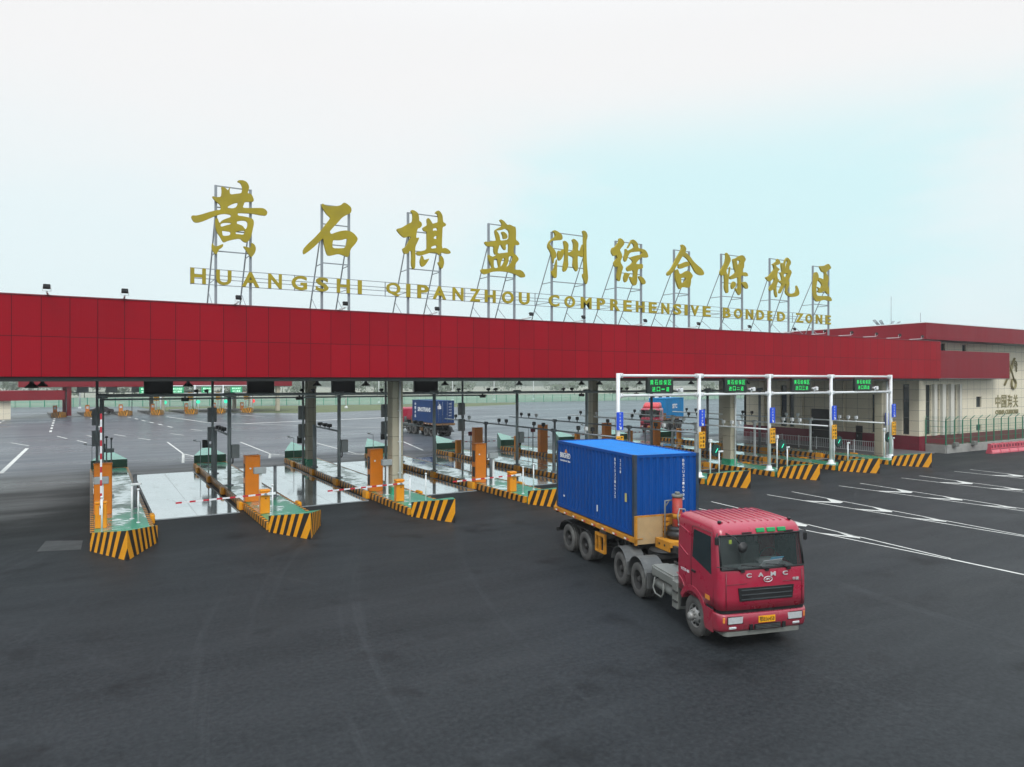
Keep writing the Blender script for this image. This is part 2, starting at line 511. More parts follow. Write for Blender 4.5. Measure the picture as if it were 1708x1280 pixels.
# ------------------------------------------------------------------ mesh builder
class MB:
    def __init__(self):
        self.v, self.f, self.m, self.s = [], [], [], []

    def add(self, vs, fs, mi=0, smooth=False, M=None):
        o = len(self.v)
        if M is not None:
            vs = [M @ Vector(p) for p in vs]
        self.v += [tuple(p) for p in vs]
        for f in fs:
            self.f.append([o + i for i in f])
            self.m.append(mi)
            self.s.append(smooth)
        return self

    def loft(self, loops, mi=0, cap0=True, cap1=True, smooth=False, M=None, closed=True, skip=None):
        n = len(loops[0])
        vs = [p for l in loops for p in l]
        fs = []
        for i in range(len(loops) - 1):
            for j in range(n if closed else n - 1):
                if skip and (i, j) in skip:
                    continue
                k = (j + 1) % n
                fs.append([i * n + j, i * n + k, (i + 1) * n + k, (i + 1) * n + j])
        self.add(vs, fs, mi, smooth, M)
        o = len(self.v) - len(vs)
        if cap0:
            self.f.append([o + j for j in range(n)][::-1]); self.m.append(mi); self.s.append(False)
        if cap1:
            self.f.append([o + (len(loops) - 1) * n + j for j in range(n)]); self.m.append(mi); self.s.append(False)
        return self

    def box(self, x0, x1, y0, y1, z0, z1, mi=0, c=0.0, M=None):
        if c <= 0:
            vs = [(x0, y0, z0), (x1, y0, z0), (x1, y1, z0), (x0, y1, z0), (x0, y0, z1), (x1, y0, z1), (x1, y1, z1), (x0, y1, z1)]
            fs = [[3, 2, 1, 0], [4, 5, 6, 7], [0, 1, 5, 4], [1, 2, 6, 5], [2, 3, 7, 6], [3, 0, 4, 7]]
            return self.add(vs, fs, mi, False, M)

        def ring(i, z):
            a, b_, p, q = x0 + i, x1 - i, y0 + i, y1 - i
            return [(a + c, p, z), (b_ - c, p, z), (b_, p + c, z), (b_, q - c, z), (b_ - c, q, z), (a + c, q, z), (a, q - c, z), (a, p + c, z)]
        return self.loft([ring(c, z0), ring(0, z0 + c), ring(0, z1 - c), ring(c, z1)], mi, M=M)

    def cyl(self, p0, p1, r0, r1=None, seg=12, mi=0, smooth=True, M=None, caps=True):
        r1 = r0 if r1 is None else r1
        p0, p1 = Vector(p0), Vector(p1)
        z = (p1 - p0).normalized()
        a = z.orthogonal().normalized()
        b = z.cross(a)
        l0 = [p0 + (a * math.cos(2 * PI * i / seg) + b * math.sin(2 * PI * i / seg)) * r0 for i in range(seg)]
        l1 = [p1 + (a * math.cos(2 * PI * i / seg) + b * math.sin(2 * PI * i / seg)) * r1 for i in range(seg)]
        return self.loft([l0, l1], mi, caps, caps, smooth, M)

    def tube(self, pts, r, seg=8, mi=0, M=None, smooth=True):
        pts = [Vector(p) for p in pts]
        loops = []
        a = None
        for i, p in enumerate(pts):
            d = ((pts[min(i + 1, len(pts) - 1)] - p).normalized() + (p - pts[max(i - 1, 0)]).normalized()).normalized()
            if a is None:
                a = d.orthogonal().normalized()
            a = (a - d * a.dot(d)).normalized()
            b = d.cross(a)
            loops.append([p + (a * math.cos(2 * PI * k / seg) + b * math.sin(2 * PI * k / seg)) * r for k in range(seg)])
        return self.loft(loops, mi, True, True, smooth, M)

    def prism(self, poly, ax, lo, hi, mi=0, M=None):
        """poly in the two axes other than ax, extruded along ax"""
        def pt(p, h):
            return {'x': (h, p[0], p[1]), 'y': (p[0], h, p[1]), 'z': (p[0], p[1], h)}[ax]
        n = len(poly)
        vs = [pt(p, lo) for p in poly] + [pt(p, hi) for p in poly]
        fs = [list(range(n)), list(range(n, 2 * n))] + [[i, (i + 1) % n, n + (i + 1) % n, n + i] for i in range(n)]
        return self.add(vs, fs, mi, False, M)

    def lathe(self, prof, seg=16, axis='z', c=(0, 0, 0), mi=0, M=None, smooth=True, caps=True):
        """prof: list of (r, h)"""
        loops = []
        for r, h in prof:
            l = []
            for i in range(seg):
                u, w = r * math.cos(2 * PI * i / seg), r * math.sin(2 * PI * i / seg)
                p = {'z': (u, w, h), 'y': (u, h, w), 'x': (h, u, w)}[axis]
                l.append((p[0] + c[0], p[1] + c[1], p[2] + c[2]))
            loops.append(l)
        return self.loft(loops, mi, caps, caps, smooth, M)

    def build(self, name, mats, parent=None, normals=True):
        me = bpy.data.meshes.new(name)
        me.from_pydata(self.v, [], self.f)
        for m in (mats if isinstance(mats, (list, tuple)) else [mats]):
            me.materials.append(m)
        me.polygons.foreach_set('material_index', self.m)
        me.polygons.foreach_set('use_smooth', self.s)
        me.update()
        if normals:
            bm = bmesh.new()
            bm.from_mesh(me)
            bmesh.ops.recalc_face_normals(bm, faces=bm.faces)
            bm.to_mesh(me)
            bm.free()
        o = bpy.data.objects.new(name, me)
        COL.objects.link(o)
        if parent:
            o.parent = parent
        return o


def tag(o, label=None, cat=None, group=None, kind=None):
    if label:
        o['label'] = label
    if cat:
        o['category'] = cat
    if group:
        o['group'] = group
    if kind:
        o['kind'] = kind
    return o


def thing(name, label, cat, loc=(0, 0, 0), rz=0.0, group=None):
    o = bpy.data.objects.new(name, None)
    o.empty_display_size = 0.3
    COL.objects.link(o)
    o.location = loc
    o.rotation_euler = (0, 0, rz)
    return tag(o, label, cat, group)


def copy_tree(o, parent=None):
    c = o.copy()
    COL.objects.link(c)
    if parent:
        c.parent = parent
    for ch in [x for x in bpy.data.objects if x.parent == o]:
        copy_tree(ch, c)
    return c


def again(proto, first, loc, rz, label, scale=None):
    """first call moves the prototype itself, later calls copy it with its parts"""
    o = proto if first else copy_tree(proto)
    o.location = loc
    o.rotation_euler = (0, 0, rz)
    if scale:
        o.scale = scale
    o['label'] = label
    return o


_TXT = {}


def text_mesh(body, depth=0.0, bold=0.0, space=1.0):
    key = (body, depth, bold, space)
    if key not in _TXT:
        c = bpy.data.curves.new('lettering_curve', 'FONT')
        c.body = body
        c.extrude = depth
        c.offset = bold
        c.align_x = 'CENTER'
        c.space_line = space
        c.resolution_u = 3
        o = bpy.data.objects.new('lettering_curve', c)
        me = bpy.data.meshes.new_from_object(o)
        vs = [tuple(v.co) for v in me.vertices]
        fs = [list(p.vertices) for p in me.polygons]
        bpy.data.objects.remove(o)
        bpy.data.curves.remove(c)
        bpy.data.meshes.remove(me)
        _TXT[key] = (vs, fs)
    return _TXT[key]


def put_text(mb, body, w, h, M, depth=0.004, bold=0.0, mi=0, keep=False, space=1.0):
    """lettering fitted into w x h, centred, in the local XZ plane facing -Y, then moved by M"""
    vs, fs = text_mesh(body, 1.0, bold, space)
    xs = [p[0] for p in vs]
    ys = [p[1] for p in vs]
    sx = w / (max(xs) - min(xs))
    sy = h / (max(ys) - min(ys))
    if keep:
        sx = sy = min(sx, sy)
    cx, cy = (max(xs) + min(xs)) / 2, (max(ys) + min(ys)) / 2
    mb.add([((x - cx) * sx, -z * depth, (y - cy) * sy) for x, y, z in vs], fs, mi, False, M)
    return mb


def T(x=0, y=0, z=0):
    return Matrix.Translation((x, y, z))


def RZ(a):
    return Matrix.Rotation(a, 4, 'Z')


ORD = ['first', 'second', 'third', 'fourth', 'fifth', 'sixth', 'seventh', 'eighth', 'ninth', 'tenth', 'eleventh', 'twelfth', 'thirteenth', 'fourteenth', 'fifteenth', 'sixteenth']
PITCH = 6.65
IZ = 0.35          # island height
HAZE = 0.0006

GLYPHS = [
  (5.76, 1.53, 15.61, 38.35, [[(-0.53,15.55),(-0.36,15.5),(-0.26,15.39),(-0.2,15.54),(-0.15,15.59),(-0.19,15.43),(-0.17,15.22),(0.1,15.29),(0.35,15.36),(0.38,15.62),(0.3,15.82),(0.14,15.87),(0.22,15.95),(0.42,15.97),(0.58,15.91),(0.68,15.72),(0.66,15.56),(0.6,15.39),(0.76,15.38),(0.85,15.25),(0.9,15.05),(0.77,15.01),(0.48,14.97),(0.42,14.79),(0.39,14.68),(0.6,14.69),(0.98,14.74),(1.28,14.78),(1.42,14.73),(1.52,14.6),(1.45,14.43),(1.19,14.43),(0.8,14.46),(0.22,14.42),(0.17,14.39),(0.17,14.28),(0.45,14.28),(0.76,14.24),(0.86,14.18),(0.9,14.01),(0.83,13.66),(0.77,13.37),(0.67,13.16),(0.55,13.05),(0.42,13.09),(0.27,13.23),(-0.02,13.15),(-0.25,13.07),(-0.42,12.97),(-0.49,13.0),(-0.59,13.2),(-0.73,13.4),(-0.79,13.6),(-0.82,13.87),(-0.79,14.07),(-0.7,14.05),(-0.65,13.88),(-0.61,13.85),(-0.55,13.95),(-0.39,14.06),(-0.13,14.18),(-0.13,14.29),(-0.36,14.31),(-0.56,14.27),(-0.76,14.18),(-1.07,14.0),(-1.35,13.84),(-1.58,13.75),(-1.73,13.78),(-1.83,13.98),(-1.79,14.06),(-1.6,14.07),(-1.35,14.17),(-1.07,14.3),(-0.79,14.41),(-0.56,14.47),(-0.59,14.69),(-0.79,14.83),(-0.93,14.98),(-0.93,15.05),(-0.76,15.02),(-0.56,15.06),(-0.53,15.34),(-0.55,15.52)],[(-0.28,14.65),(-0.02,14.83),(0.19,14.9),(0.13,14.72),(0.04,14.62),(-0.25,14.55)],[(-0.59,13.78),(-0.48,13.88),(-0.13,13.92),(-0.13,13.85),(-0.36,13.76),(-0.56,13.67)],[(0.13,14.01),(0.33,14.08),(0.51,14.09),(0.61,14.02),(0.6,13.82),(0.52,13.67),(0.45,13.74),(0.39,13.83),(0.22,13.88),(0.13,13.89)],[(-0.52,13.51),(-0.36,13.51),(-0.13,13.49),(-0.17,13.32),(-0.48,13.26),(-0.51,13.39)],[(0.09,13.53),(0.3,13.59),(0.49,13.62),(0.45,13.45),(0.39,13.41),(0.22,13.42),(0.07,13.41)],[(-0.94,12.91),(-0.87,12.78),(-0.79,12.74),(-0.62,12.82),(-0.46,12.91),(-0.48,12.75),(-0.65,12.62),(-0.72,12.46),(-0.77,12.38),(-0.84,12.42),(-0.93,12.56),(-0.97,12.71)],[(0.39,12.88),(0.57,12.86),(0.73,12.82),(0.77,12.94),(0.76,13.09),(0.92,13.01),(0.99,12.83),(0.94,12.61),(0.82,12.43),(0.77,12.38),(0.66,12.51),(0.51,12.73)]]),
  (10.61, 1.38, 15.36, 37.71, [[(-0.74,15.3),(-0.69,15.37),(-0.58,15.29),(-0.35,15.27),(-0.03,15.31),(0.23,15.39),(0.34,15.52),(0.42,15.55),(0.55,15.5),(0.74,15.37),(0.78,15.23),(0.74,15.06),(0.5,14.93),(0.28,14.77),(0.1,14.54),(-0.09,14.32),(-0.3,14.07),(-0.34,13.98),(-0.27,13.88),(-0.01,14.01),(0.26,14.11),(0.52,14.16),(0.74,14.13),(0.92,14.03),(1.09,13.84),(1.09,13.71),(0.95,13.49),(0.74,13.25),(0.68,13.04),(0.63,12.84),(0.52,12.82),(0.34,12.89),(0.12,12.94),(-0.14,12.86),(-0.32,12.8),(-0.45,12.81),(-0.53,12.98),(-0.61,13.28),(-0.65,13.53),(-0.66,13.65),(-0.84,13.46),(-1.1,13.18),(-1.37,12.93),(-1.6,12.75),(-1.66,12.81),(-1.65,13.0),(-1.42,13.29),(-1.12,13.59),(-0.81,13.95),(-0.56,14.32),(-0.3,14.68),(-0.35,14.75),(-0.5,14.86),(-0.63,15.04),(-0.71,15.15)],[(-0.17,13.61),(0.04,13.62),(0.26,13.65),(0.55,13.76),(0.56,13.66),(0.5,13.41),(0.42,13.26),(0.2,13.22),(-0.19,13.19),(-0.21,13.37)]]),
  (15.46, 1.87, 15.52, 37.67, [[(-0.85,15.57),(-0.78,15.64),(-0.6,15.61),(-0.42,15.5),(-0.37,15.28),(-0.37,15.1),(-0.24,15.04),(-0.19,14.89),(-0.29,14.74),(-0.42,14.7),(-0.49,14.58),(-0.54,14.26),(-0.54,14.17),(-0.35,14.22),(-0.45,13.98),(-0.58,13.72),(-0.6,13.52),(-0.58,13.25),(-0.59,12.61),(-0.66,12.5),(-0.76,12.54),(-0.82,12.76),(-0.8,13.2),(-0.82,13.47),(-0.92,13.44),(-1.01,13.29),(-1.22,13.26),(-1.29,13.4),(-1.32,13.52),(-1.13,13.64),(-0.98,13.92),(-0.83,14.19),(-0.98,14.21),(-1.1,14.14),(-1.24,14.12),(-1.45,14.26),(-1.68,14.52),(-1.36,14.62),(-1.01,14.87),(-0.76,14.99),(-0.73,15.24),(-0.75,15.46)],[(-0.17,14.74),(-0.06,14.83),(0.12,14.92),(0.08,15.22),(0.14,15.32),(0.24,15.29),(0.36,15.12),(0.41,15.03),(0.61,15.11),(0.75,15.15),(0.76,15.39),(0.71,15.61),(0.56,15.62),(0.64,15.74),(0.76,15.8),(0.88,15.74),(1.01,15.56),(1.04,15.2),(1.16,15.15),(1.24,15.08),(1.15,14.97),(1.01,14.94),(0.99,14.49),(0.96,13.75),(1.16,13.81),(1.35,13.75),(1.51,13.61),(1.47,13.52),(1.29,13.49),(0.96,13.54),(0.85,13.43),(0.79,13.37),(0.7,13.48),(0.36,13.49),(0.09,13.38),(-0.27,13.25),(-0.45,13.25),(-0.55,13.36),(-0.48,13.45),(-0.21,13.5),(0.09,13.61),(0.09,14.0),(0.08,14.34),(0.09,14.57),(-0.09,14.58)],[(0.45,14.79),(0.71,14.86),(0.7,14.65),(0.58,14.7),(0.42,14.65)],[(0.48,14.31),(0.68,14.46),(0.68,14.22),(0.48,14.24)],[(0.33,13.78),(0.67,13.92),(0.68,13.75),(0.33,13.68)],[(-0.23,13.27),(-0.14,13.23),(-0.09,13.04),(0.06,13.08),(0.23,13.15),(0.14,12.98),(-0.03,12.74),(-0.17,12.65),(-0.29,12.75),(-0.32,12.97),(-0.26,13.14)],[(0.85,13.32),(0.96,13.36),(1.07,13.2),(1.11,12.98),(1.04,12.72),(0.96,12.64),(0.85,12.73),(0.71,12.99),(0.87,13.0)]]),
  (20.28, 1.71, 15.49, 37.75, [[(-0.22,15.71),(-0.15,15.78),(0.05,15.71),(0.23,15.55),(0.28,15.5),(0.47,15.54),(0.68,15.47),(0.85,15.42),(0.87,15.09),(0.85,14.7),(0.99,14.65),(1.09,14.53),(1.09,14.43),(0.85,14.41),(0.73,14.33),(0.69,13.91),(0.88,13.83),(1.05,13.64),(1.02,13.52),(0.88,13.39),(0.78,13.14),(0.73,13.0),(0.95,12.97),(1.13,13.0),(1.34,12.91),(1.5,12.72),(1.48,12.59),(1.24,12.55),(0.99,12.66),(0.71,12.74),(0.26,12.81),(-0.22,12.81),(-0.69,12.74),(-0.96,12.62),(-1.19,12.54),(-1.36,12.6),(-1.44,12.71),(-1.42,12.83),(-1.16,12.85),(-0.72,12.93),(-0.82,13.18),(-0.94,13.44),(-0.99,13.61),(-0.93,13.7),(-0.82,13.62),(-0.67,13.59),(-0.49,13.67),(-0.37,13.77),(-0.49,13.71),(-0.57,13.79),(-0.61,13.96),(-0.59,14.17),(-0.82,14.16),(-1.03,14.14),(-1.16,14.26),(-1.21,14.37),(-1.12,14.41),(-0.96,14.4),(-0.72,14.47),(-0.42,14.53),(-0.46,14.71),(-0.52,14.91),(-0.54,15.09),(-0.46,15.17),(-0.25,15.29),(-0.08,15.39),(-0.05,15.46),(-0.1,15.58)],[(-0.46,15.11),(-0.15,15.16),(0.05,15.22),(0.16,15.29),(0.42,15.16),(0.4,14.68),(-0.01,14.58),(-0.19,14.56),(-0.22,14.8),(-0.32,14.99)],[(-0.12,15.06),(0.05,15.09),(0.23,14.99),(0.31,14.82),(0.24,14.7),(0.02,14.66),(-0.01,14.85)],[(-0.24,14.29),(-0.13,14.33),(-0.08,14.22),(0.05,14.06),(0.16,14.04),(0.19,14.16),(0.16,14.33),(0.36,14.44),(0.38,14.29),(0.36,14.03),(0.38,13.94),(0.02,13.87),(-0.35,13.8),(-0.35,13.96),(-0.3,14.11)],[(-0.59,13.47),(-0.39,13.51),(-0.35,13.31),(-0.27,12.99),(-0.59,12.95),(-0.62,13.23)],[(-0.05,13.54),(0.12,13.59),(0.11,13.41),(-0.01,13.19),(-0.18,13.03),(-0.15,13.3)],[(0.38,13.71),(0.66,13.75),(0.61,13.42),(0.4,13.2),(0.19,13.03),(0.36,13.4)]]),
  (24.97, 2.43, 15.48, 37.73, [[(-1.23,15.52),(-1.12,15.57),(-0.92,15.52),(-0.75,15.44),(-0.59,15.35),(-0.53,15.15),(-0.59,15.03),(-0.82,15.0),(-1.12,14.94),(-1.33,14.9),(-1.44,14.78),(-1.48,14.68),(-1.33,14.54),(-1.12,14.39),(-1.0,14.2),(-0.99,14.04),(-1.02,13.92),(-1.16,13.85),(-1.19,13.54),(-1.26,13.7),(-1.31,13.98),(-1.46,14.3),(-1.61,14.46),(-1.61,14.65),(-1.5,14.86),(-1.29,15.03),(-1.12,15.14),(-1.07,15.24),(-1.12,15.4),(-1.21,15.45)],[(-0.95,13.87),(-0.94,13.56),(-0.95,13.11),(-0.97,12.72),(-1.12,12.69),(-1.26,12.83),(-1.34,13.02),(-1.34,13.11),(-1.21,13.12),(-1.12,13.35),(-1.02,13.67)],[(-0.85,14.36),(-0.77,14.37),(-0.73,14.29),(-0.58,14.44),(-0.42,14.51),(-0.42,14.27),(-0.51,14.05),(-0.65,13.84),(-0.75,13.76),(-0.85,13.82),(-0.9,14.02),(-0.9,14.19)],[(-0.47,14.96),(-0.4,15.01),(-0.23,14.96),(-0.09,14.8),(-0.13,14.51),(-0.14,14.3),(0.08,14.39),(0.26,14.49),(0.28,14.75),(0.26,14.95),(0.17,15.1),(0.26,15.19),(0.4,15.16),(0.61,15.01),(0.65,14.87),(0.59,14.5),(0.79,14.51),(0.86,14.72),(0.97,14.96),(1.02,14.13),(0.79,14.17),(0.59,14.21),(0.58,13.86),(0.61,13.46),(0.56,13.26),(0.47,13.21),(0.33,13.36),(0.22,13.55),(0.26,13.89),(0.26,14.06),(0.08,14.11),(-0.11,14.16),(-0.14,14.14),(-0.14,13.77),(-0.11,13.58),(-0.2,13.31),(-0.33,13.15),(-0.44,13.12),(-0.52,13.23),(-0.47,13.55),(-0.39,13.84),(-0.37,14.18),(-0.39,14.49),(-0.41,14.68)],[(0.95,15.73),(1.04,15.78),(1.22,15.73),(1.34,15.52),(1.31,15.34),(1.25,15.17),(1.25,14.7),(1.27,13.98),(1.32,13.41),(1.38,12.89),(1.32,12.6),(1.23,12.46),(1.11,12.64),(0.97,12.95),(0.97,13.12),(1.07,13.1),(1.06,13.53),(1.04,14.13),(1.03,14.83),(1.03,15.26),(1.04,15.46)]]),
  (29.71, 2.12, 15.44, 37.82, [[(-0.93,15.55),(-0.83,15.61),(-0.62,15.54),(-0.47,15.38),(-0.51,15.22),(-0.72,15.01),(-0.86,14.85),(-0.72,14.66),(-0.65,14.48),(-0.72,14.28),(-0.81,14.14),(-0.72,13.96),(-0.62,13.86),(-0.58,13.75),(-0.69,13.48),(-0.76,13.2),(-0.84,12.87),(-0.96,12.87),(-1.07,12.99),(-1.08,13.21),(-1.01,13.56),(-1.0,13.81),(-1.2,13.72),(-1.32,13.85),(-1.34,14.01),(-1.2,14.19),(-1.03,14.33),(-1.08,14.41),(-1.12,14.54),(-1.22,14.45),(-1.37,14.42),(-1.49,14.56),(-1.54,14.72),(-1.46,14.94),(-1.27,14.98),(-1.07,15.19),(-0.91,15.39)],[(-0.41,14.96),(-0.34,14.98),(-0.2,14.85),(-0.03,14.94),(0.25,15.07),(0.34,15.16),(0.29,15.3),(0.15,15.39),(0.1,15.41),(-0.17,15.01),(-0.24,15.05),(0.04,15.49),(0.1,15.59),(0.24,15.63),(0.43,15.58),(0.64,15.41),(0.68,15.11),(1.0,15.1),(1.25,15.06),(1.43,14.91),(1.54,14.67),(1.47,14.57),(1.25,14.55),(1.04,14.57),(0.82,14.44),(0.61,14.26),(0.47,14.09),(0.64,14.07),(1.07,14.14),(1.07,13.81),(0.64,13.77),(0.61,13.5),(0.59,13.22),(0.59,12.95),(0.5,12.73),(0.36,12.66),(0.18,12.76),(0.04,12.97),(-0.06,13.23),(0.11,13.19),(0.27,13.17),(0.29,13.66),(0.04,13.59),(-0.2,13.54),(-0.31,13.7),(-0.24,13.84),(0.04,14.0),(0.22,14.17),(0.18,14.28),(-0.06,14.42),(0.18,14.52),(0.54,14.64),(0.86,14.69),(1.0,14.79),(1.0,14.9),(0.82,14.92),(0.33,14.84),(-0.03,14.75),(-0.17,14.52),(-0.27,14.27),(-0.38,14.12),(-0.51,14.22),(-0.51,14.43),(-0.41,14.71)],[(-0.41,13.46),(-0.27,13.43),(-0.17,13.38),(0.01,13.46),(-0.06,13.31),(-0.17,13.14),(-0.24,12.95),(-0.38,12.81),(-0.5,12.9),(-0.53,13.14),(-0.46,13.31)],[(0.7,13.31),(0.86,13.31),(1.11,13.23),(1.29,13.03),(1.31,12.89),(1.15,12.79),(1.0,12.84),(0.86,13.02),(0.75,13.18)]]),
  (34.36, 1.38, 15.36, 37.76, [[(-0.22,15.68),(-0.11,15.74),(0.13,15.67),(0.28,15.49),(0.24,15.37),(0.17,15.25),(0.36,15.15),(0.64,14.98),(0.91,14.71),(1.27,14.48),(1.71,14.26),(1.91,14.07),(1.96,13.9),(1.83,13.8),(1.55,13.79),(1.27,13.86),(1.07,14.0),(0.87,14.28),(0.64,14.54),(0.36,14.81),(0.13,14.92),(-0.07,14.96),(-0.26,14.7),(-0.45,14.42),(-0.68,14.15),(-0.91,13.85),(-1.14,13.63),(-1.33,13.53),(-1.44,13.54),(-1.48,13.66),(-1.41,13.78),(-1.18,13.94),(-0.91,14.3),(-0.68,14.69),(-0.38,15.11),(-0.18,15.39),(-0.15,15.56)],[(-0.42,14.38),(-0.18,14.43),(0.13,14.57),(0.32,14.62),(0.5,14.58),(0.6,14.47),(0.56,14.34),(0.24,14.25),(-0.18,14.09),(-0.38,14.09),(-0.47,14.19)],[(-0.74,13.97),(-0.61,13.96),(-0.51,14.05),(-0.45,13.94),(-0.34,13.72),(-0.03,13.8),(0.24,13.97),(0.44,14.0),(0.68,13.92),(0.89,13.7),(0.83,13.58),(0.72,13.46),(0.7,13.17),(0.6,12.88),(0.44,12.85),(0.17,12.88),(-0.15,12.84),(-0.22,12.72),(-0.38,12.72),(-0.49,12.86),(-0.61,13.13),(-0.72,13.41),(-0.74,13.69)],[(-0.22,13.48),(0.26,13.53),(0.2,13.31),(0.07,13.2),(-0.15,13.1),(-0.2,13.25)]]),
  (39.23, 2.14, 15.49, 37.64, [[(-0.78,15.54),(-0.7,15.58),(-0.52,15.48),(-0.31,15.22),(-0.29,15.05),(-0.44,14.78),(-0.64,14.48),(-0.74,14.28),(-0.68,14.14),(-0.58,13.95),(-0.44,14.16),(-0.39,14.59),(-0.33,14.62),(-0.35,14.34),(-0.44,13.94),(-0.52,13.65),(-0.54,13.22),(-0.51,12.83),(-0.6,12.73),(-0.72,12.72),(-0.84,12.89),(-0.92,13.11),(-0.88,13.48),(-0.92,13.9),(-0.96,14.06),(-1.12,13.91),(-1.27,13.93),(-1.37,14.09),(-1.31,14.29),(-1.08,14.53),(-0.88,14.83),(-0.76,15.18)],[(-0.09,15.15),(0.03,15.22),(0.21,15.25),(0.5,15.42),(0.83,15.55),(1.08,15.51),(1.27,15.3),(1.2,15.15),(1.1,15.06),(1.08,14.68),(0.95,14.53),(0.91,14.32),(1.2,14.35),(1.41,14.31),(1.52,14.11),(1.37,14.06),(1.16,14.08),(0.79,14.09),(0.75,13.85),(0.79,13.31),(0.77,12.83),(0.62,12.65),(0.5,12.69),(0.3,12.91),(0.13,13.13),(0.34,13.11),(0.48,13.15),(0.48,13.58),(0.46,13.95),(0.09,13.8),(-0.23,13.72),(-0.35,13.77),(-0.37,13.91),(-0.11,14.04),(0.21,14.24),(0.17,14.38),(0.05,14.57),(-0.01,14.88)],[(0.32,15.12),(0.69,15.13),(0.64,14.96),(0.52,14.81),(0.42,14.8),(0.36,14.93)],[(-0.03,13.6),(0.07,13.59),(0.21,13.53),(0.25,13.36),(0.09,13.15),(-0.11,13.03),(-0.21,13.13),(-0.23,13.33),(-0.15,13.48)],[(0.77,13.57),(1.04,13.65),(1.29,13.65),(1.45,13.5),(1.52,13.31),(1.45,13.17),(1.29,13.16),(1.12,13.26),(0.95,13.44)]]),
  (44.33, 2.14, 15.63, 37.17, [[(-0.5,15.56),(-0.38,15.63),(-0.16,15.52),(-0.05,15.35),(-0.25,15.2),(-0.56,15.13),(-0.56,15.07),(-0.34,14.94),(-0.12,14.87),(-0.38,14.67),(-0.43,14.42),(-0.38,14.16),(-0.25,14.08),(-0.16,14.09),(-0.38,13.86),(-0.52,13.56),(-0.52,13.23),(-0.43,12.97),(-0.43,12.76),(-0.56,12.74),(-0.7,12.98),(-0.74,13.33),(-0.87,13.3),(-1.18,13.16),(-1.31,13.24),(-1.27,13.45),(-1.01,13.67),(-0.76,13.92),(-0.74,14.19),(-1.01,14.0),(-1.27,13.86),(-1.49,13.93),(-1.75,14.15),(-1.4,14.23),(-1.09,14.49),(-0.74,14.81),(-0.83,15.02),(-0.87,15.13),(-1.01,15.15),(-0.74,15.29),(-0.47,15.43)],[(-0.0,15.32),(0.15,15.38),(0.34,15.23),(0.4,15.51),(0.56,15.73),(0.7,15.83),(0.88,15.76),(1.13,15.57),(1.11,15.36),(0.93,15.16),(0.86,14.97),(1.11,14.9),(1.23,14.73),(1.11,14.54),(0.97,14.26),(0.79,14.1),(0.97,13.93),(0.88,13.71),(0.74,13.43),(0.74,13.25),(0.93,13.11),(1.34,13.14),(1.67,13.25),(1.78,13.47),(1.74,13.77),(1.83,13.79),(2.04,13.49),(2.13,13.19),(1.99,13.03),(1.62,12.91),(1.16,12.87),(0.74,12.95),(0.49,13.18),(0.56,13.48),(0.61,13.84),(0.43,13.71),(0.2,13.43),(0.02,13.14),(-0.16,13.04),(-0.25,13.16),(-0.07,13.44),(0.15,13.75),(-0.05,13.86),(-0.23,13.93),(-0.12,14.03),(0.11,14.02),(0.06,14.34),(-0.12,14.6),(0.02,14.67),(0.15,14.65),(0.06,14.94)],[(0.56,15.55),(0.7,15.62),(0.77,15.48),(0.65,15.2),(0.43,14.97),(0.47,15.27)],[(0.29,14.52),(0.52,14.62),(0.74,14.63),(0.65,14.42),(0.52,14.29),(0.31,14.36)]]),
  (49.25, 1.94, 15.49, 37.54, [[(-0.38,15.49),(-0.12,15.52),(0.28,15.57),(0.54,15.7),(0.72,15.76),(0.89,15.69),(1.09,15.47),(0.98,15.38),(0.72,15.26),(0.45,15.06),(0.54,14.91),(0.76,14.7),(0.74,14.48),(0.67,14.28),(0.63,14.08),(0.8,13.85),(0.85,13.38),(0.67,13.34),(0.5,13.44),(0.36,13.57),(0.19,13.58),(0.01,13.49),(-0.2,13.39),(-0.46,13.43),(-0.64,13.56),(-0.42,13.6),(-0.59,13.81),(-0.64,13.86),(-0.51,13.81),(-0.29,13.75),(-0.12,13.87),(-0.07,14.04),(-0.2,14.19),(-0.42,14.31),(-0.49,14.45),(-0.44,14.59),(-0.2,14.56),(0.21,14.44),(0.25,14.69),(0.25,15.04),(-0.03,15.06),(-0.18,15.18),(-0.29,15.34)],[(-0.94,14.95),(-0.77,15.0),(-0.64,14.96),(-0.53,14.83),(-0.47,14.64),(-0.55,14.39),(-0.68,14.27),(-0.77,13.85),(-0.77,13.17),(-0.2,13.16),(0.45,13.21),(0.94,13.19),(1.18,12.95),(1.11,12.84),(0.8,12.82),(0.45,12.89),(0.1,12.87),(-0.29,12.77),(-0.64,12.69),(-0.85,12.75),(-1.07,13.01),(-1.15,13.42),(-1.13,13.96),(-1.07,14.57),(-1.02,14.79)]]),
]
LATIN = [
('H',4.23,0.66),('U',5.32,0.68),('A',6.50,0.81),('N',7.62,0.65),('G',8.77,0.76),('S',9.89,0.66),('H',10.96,0.68),('I',11.82,0.21),('Q',13.63,0.81),('I',14.47,0.23),('P',15.32,0.68),('A',16.28,0.81),('N',17.41,0.68),('Z',18.47,0.66),('H',19.44,0.71),('O',20.60,0.80),('U',21.71,0.74),('C',23.80,0.78),('O',24.96,0.80),('M',26.20,0.82),('P',27.35,0.64),('R',28.47,0.77),('E',29.49,0.67),('H',30.56,0.72),('E',31.63,0.67),('N',32.73,0.69),('S',33.80,0.74),('I',34.61,0.25),('V',35.43,0.79),('E',36.56,0.74),('B',38.54,0.74),('O',39.70,0.84),('N',40.89,0.78),('D',42.04,0.80),('E',43.08,0.50),('D',44.34,0.87),('Z',46.47,0.90),('O',47.58,0.80),('N',48.81,0.76),('E',49.94,0.65)
]

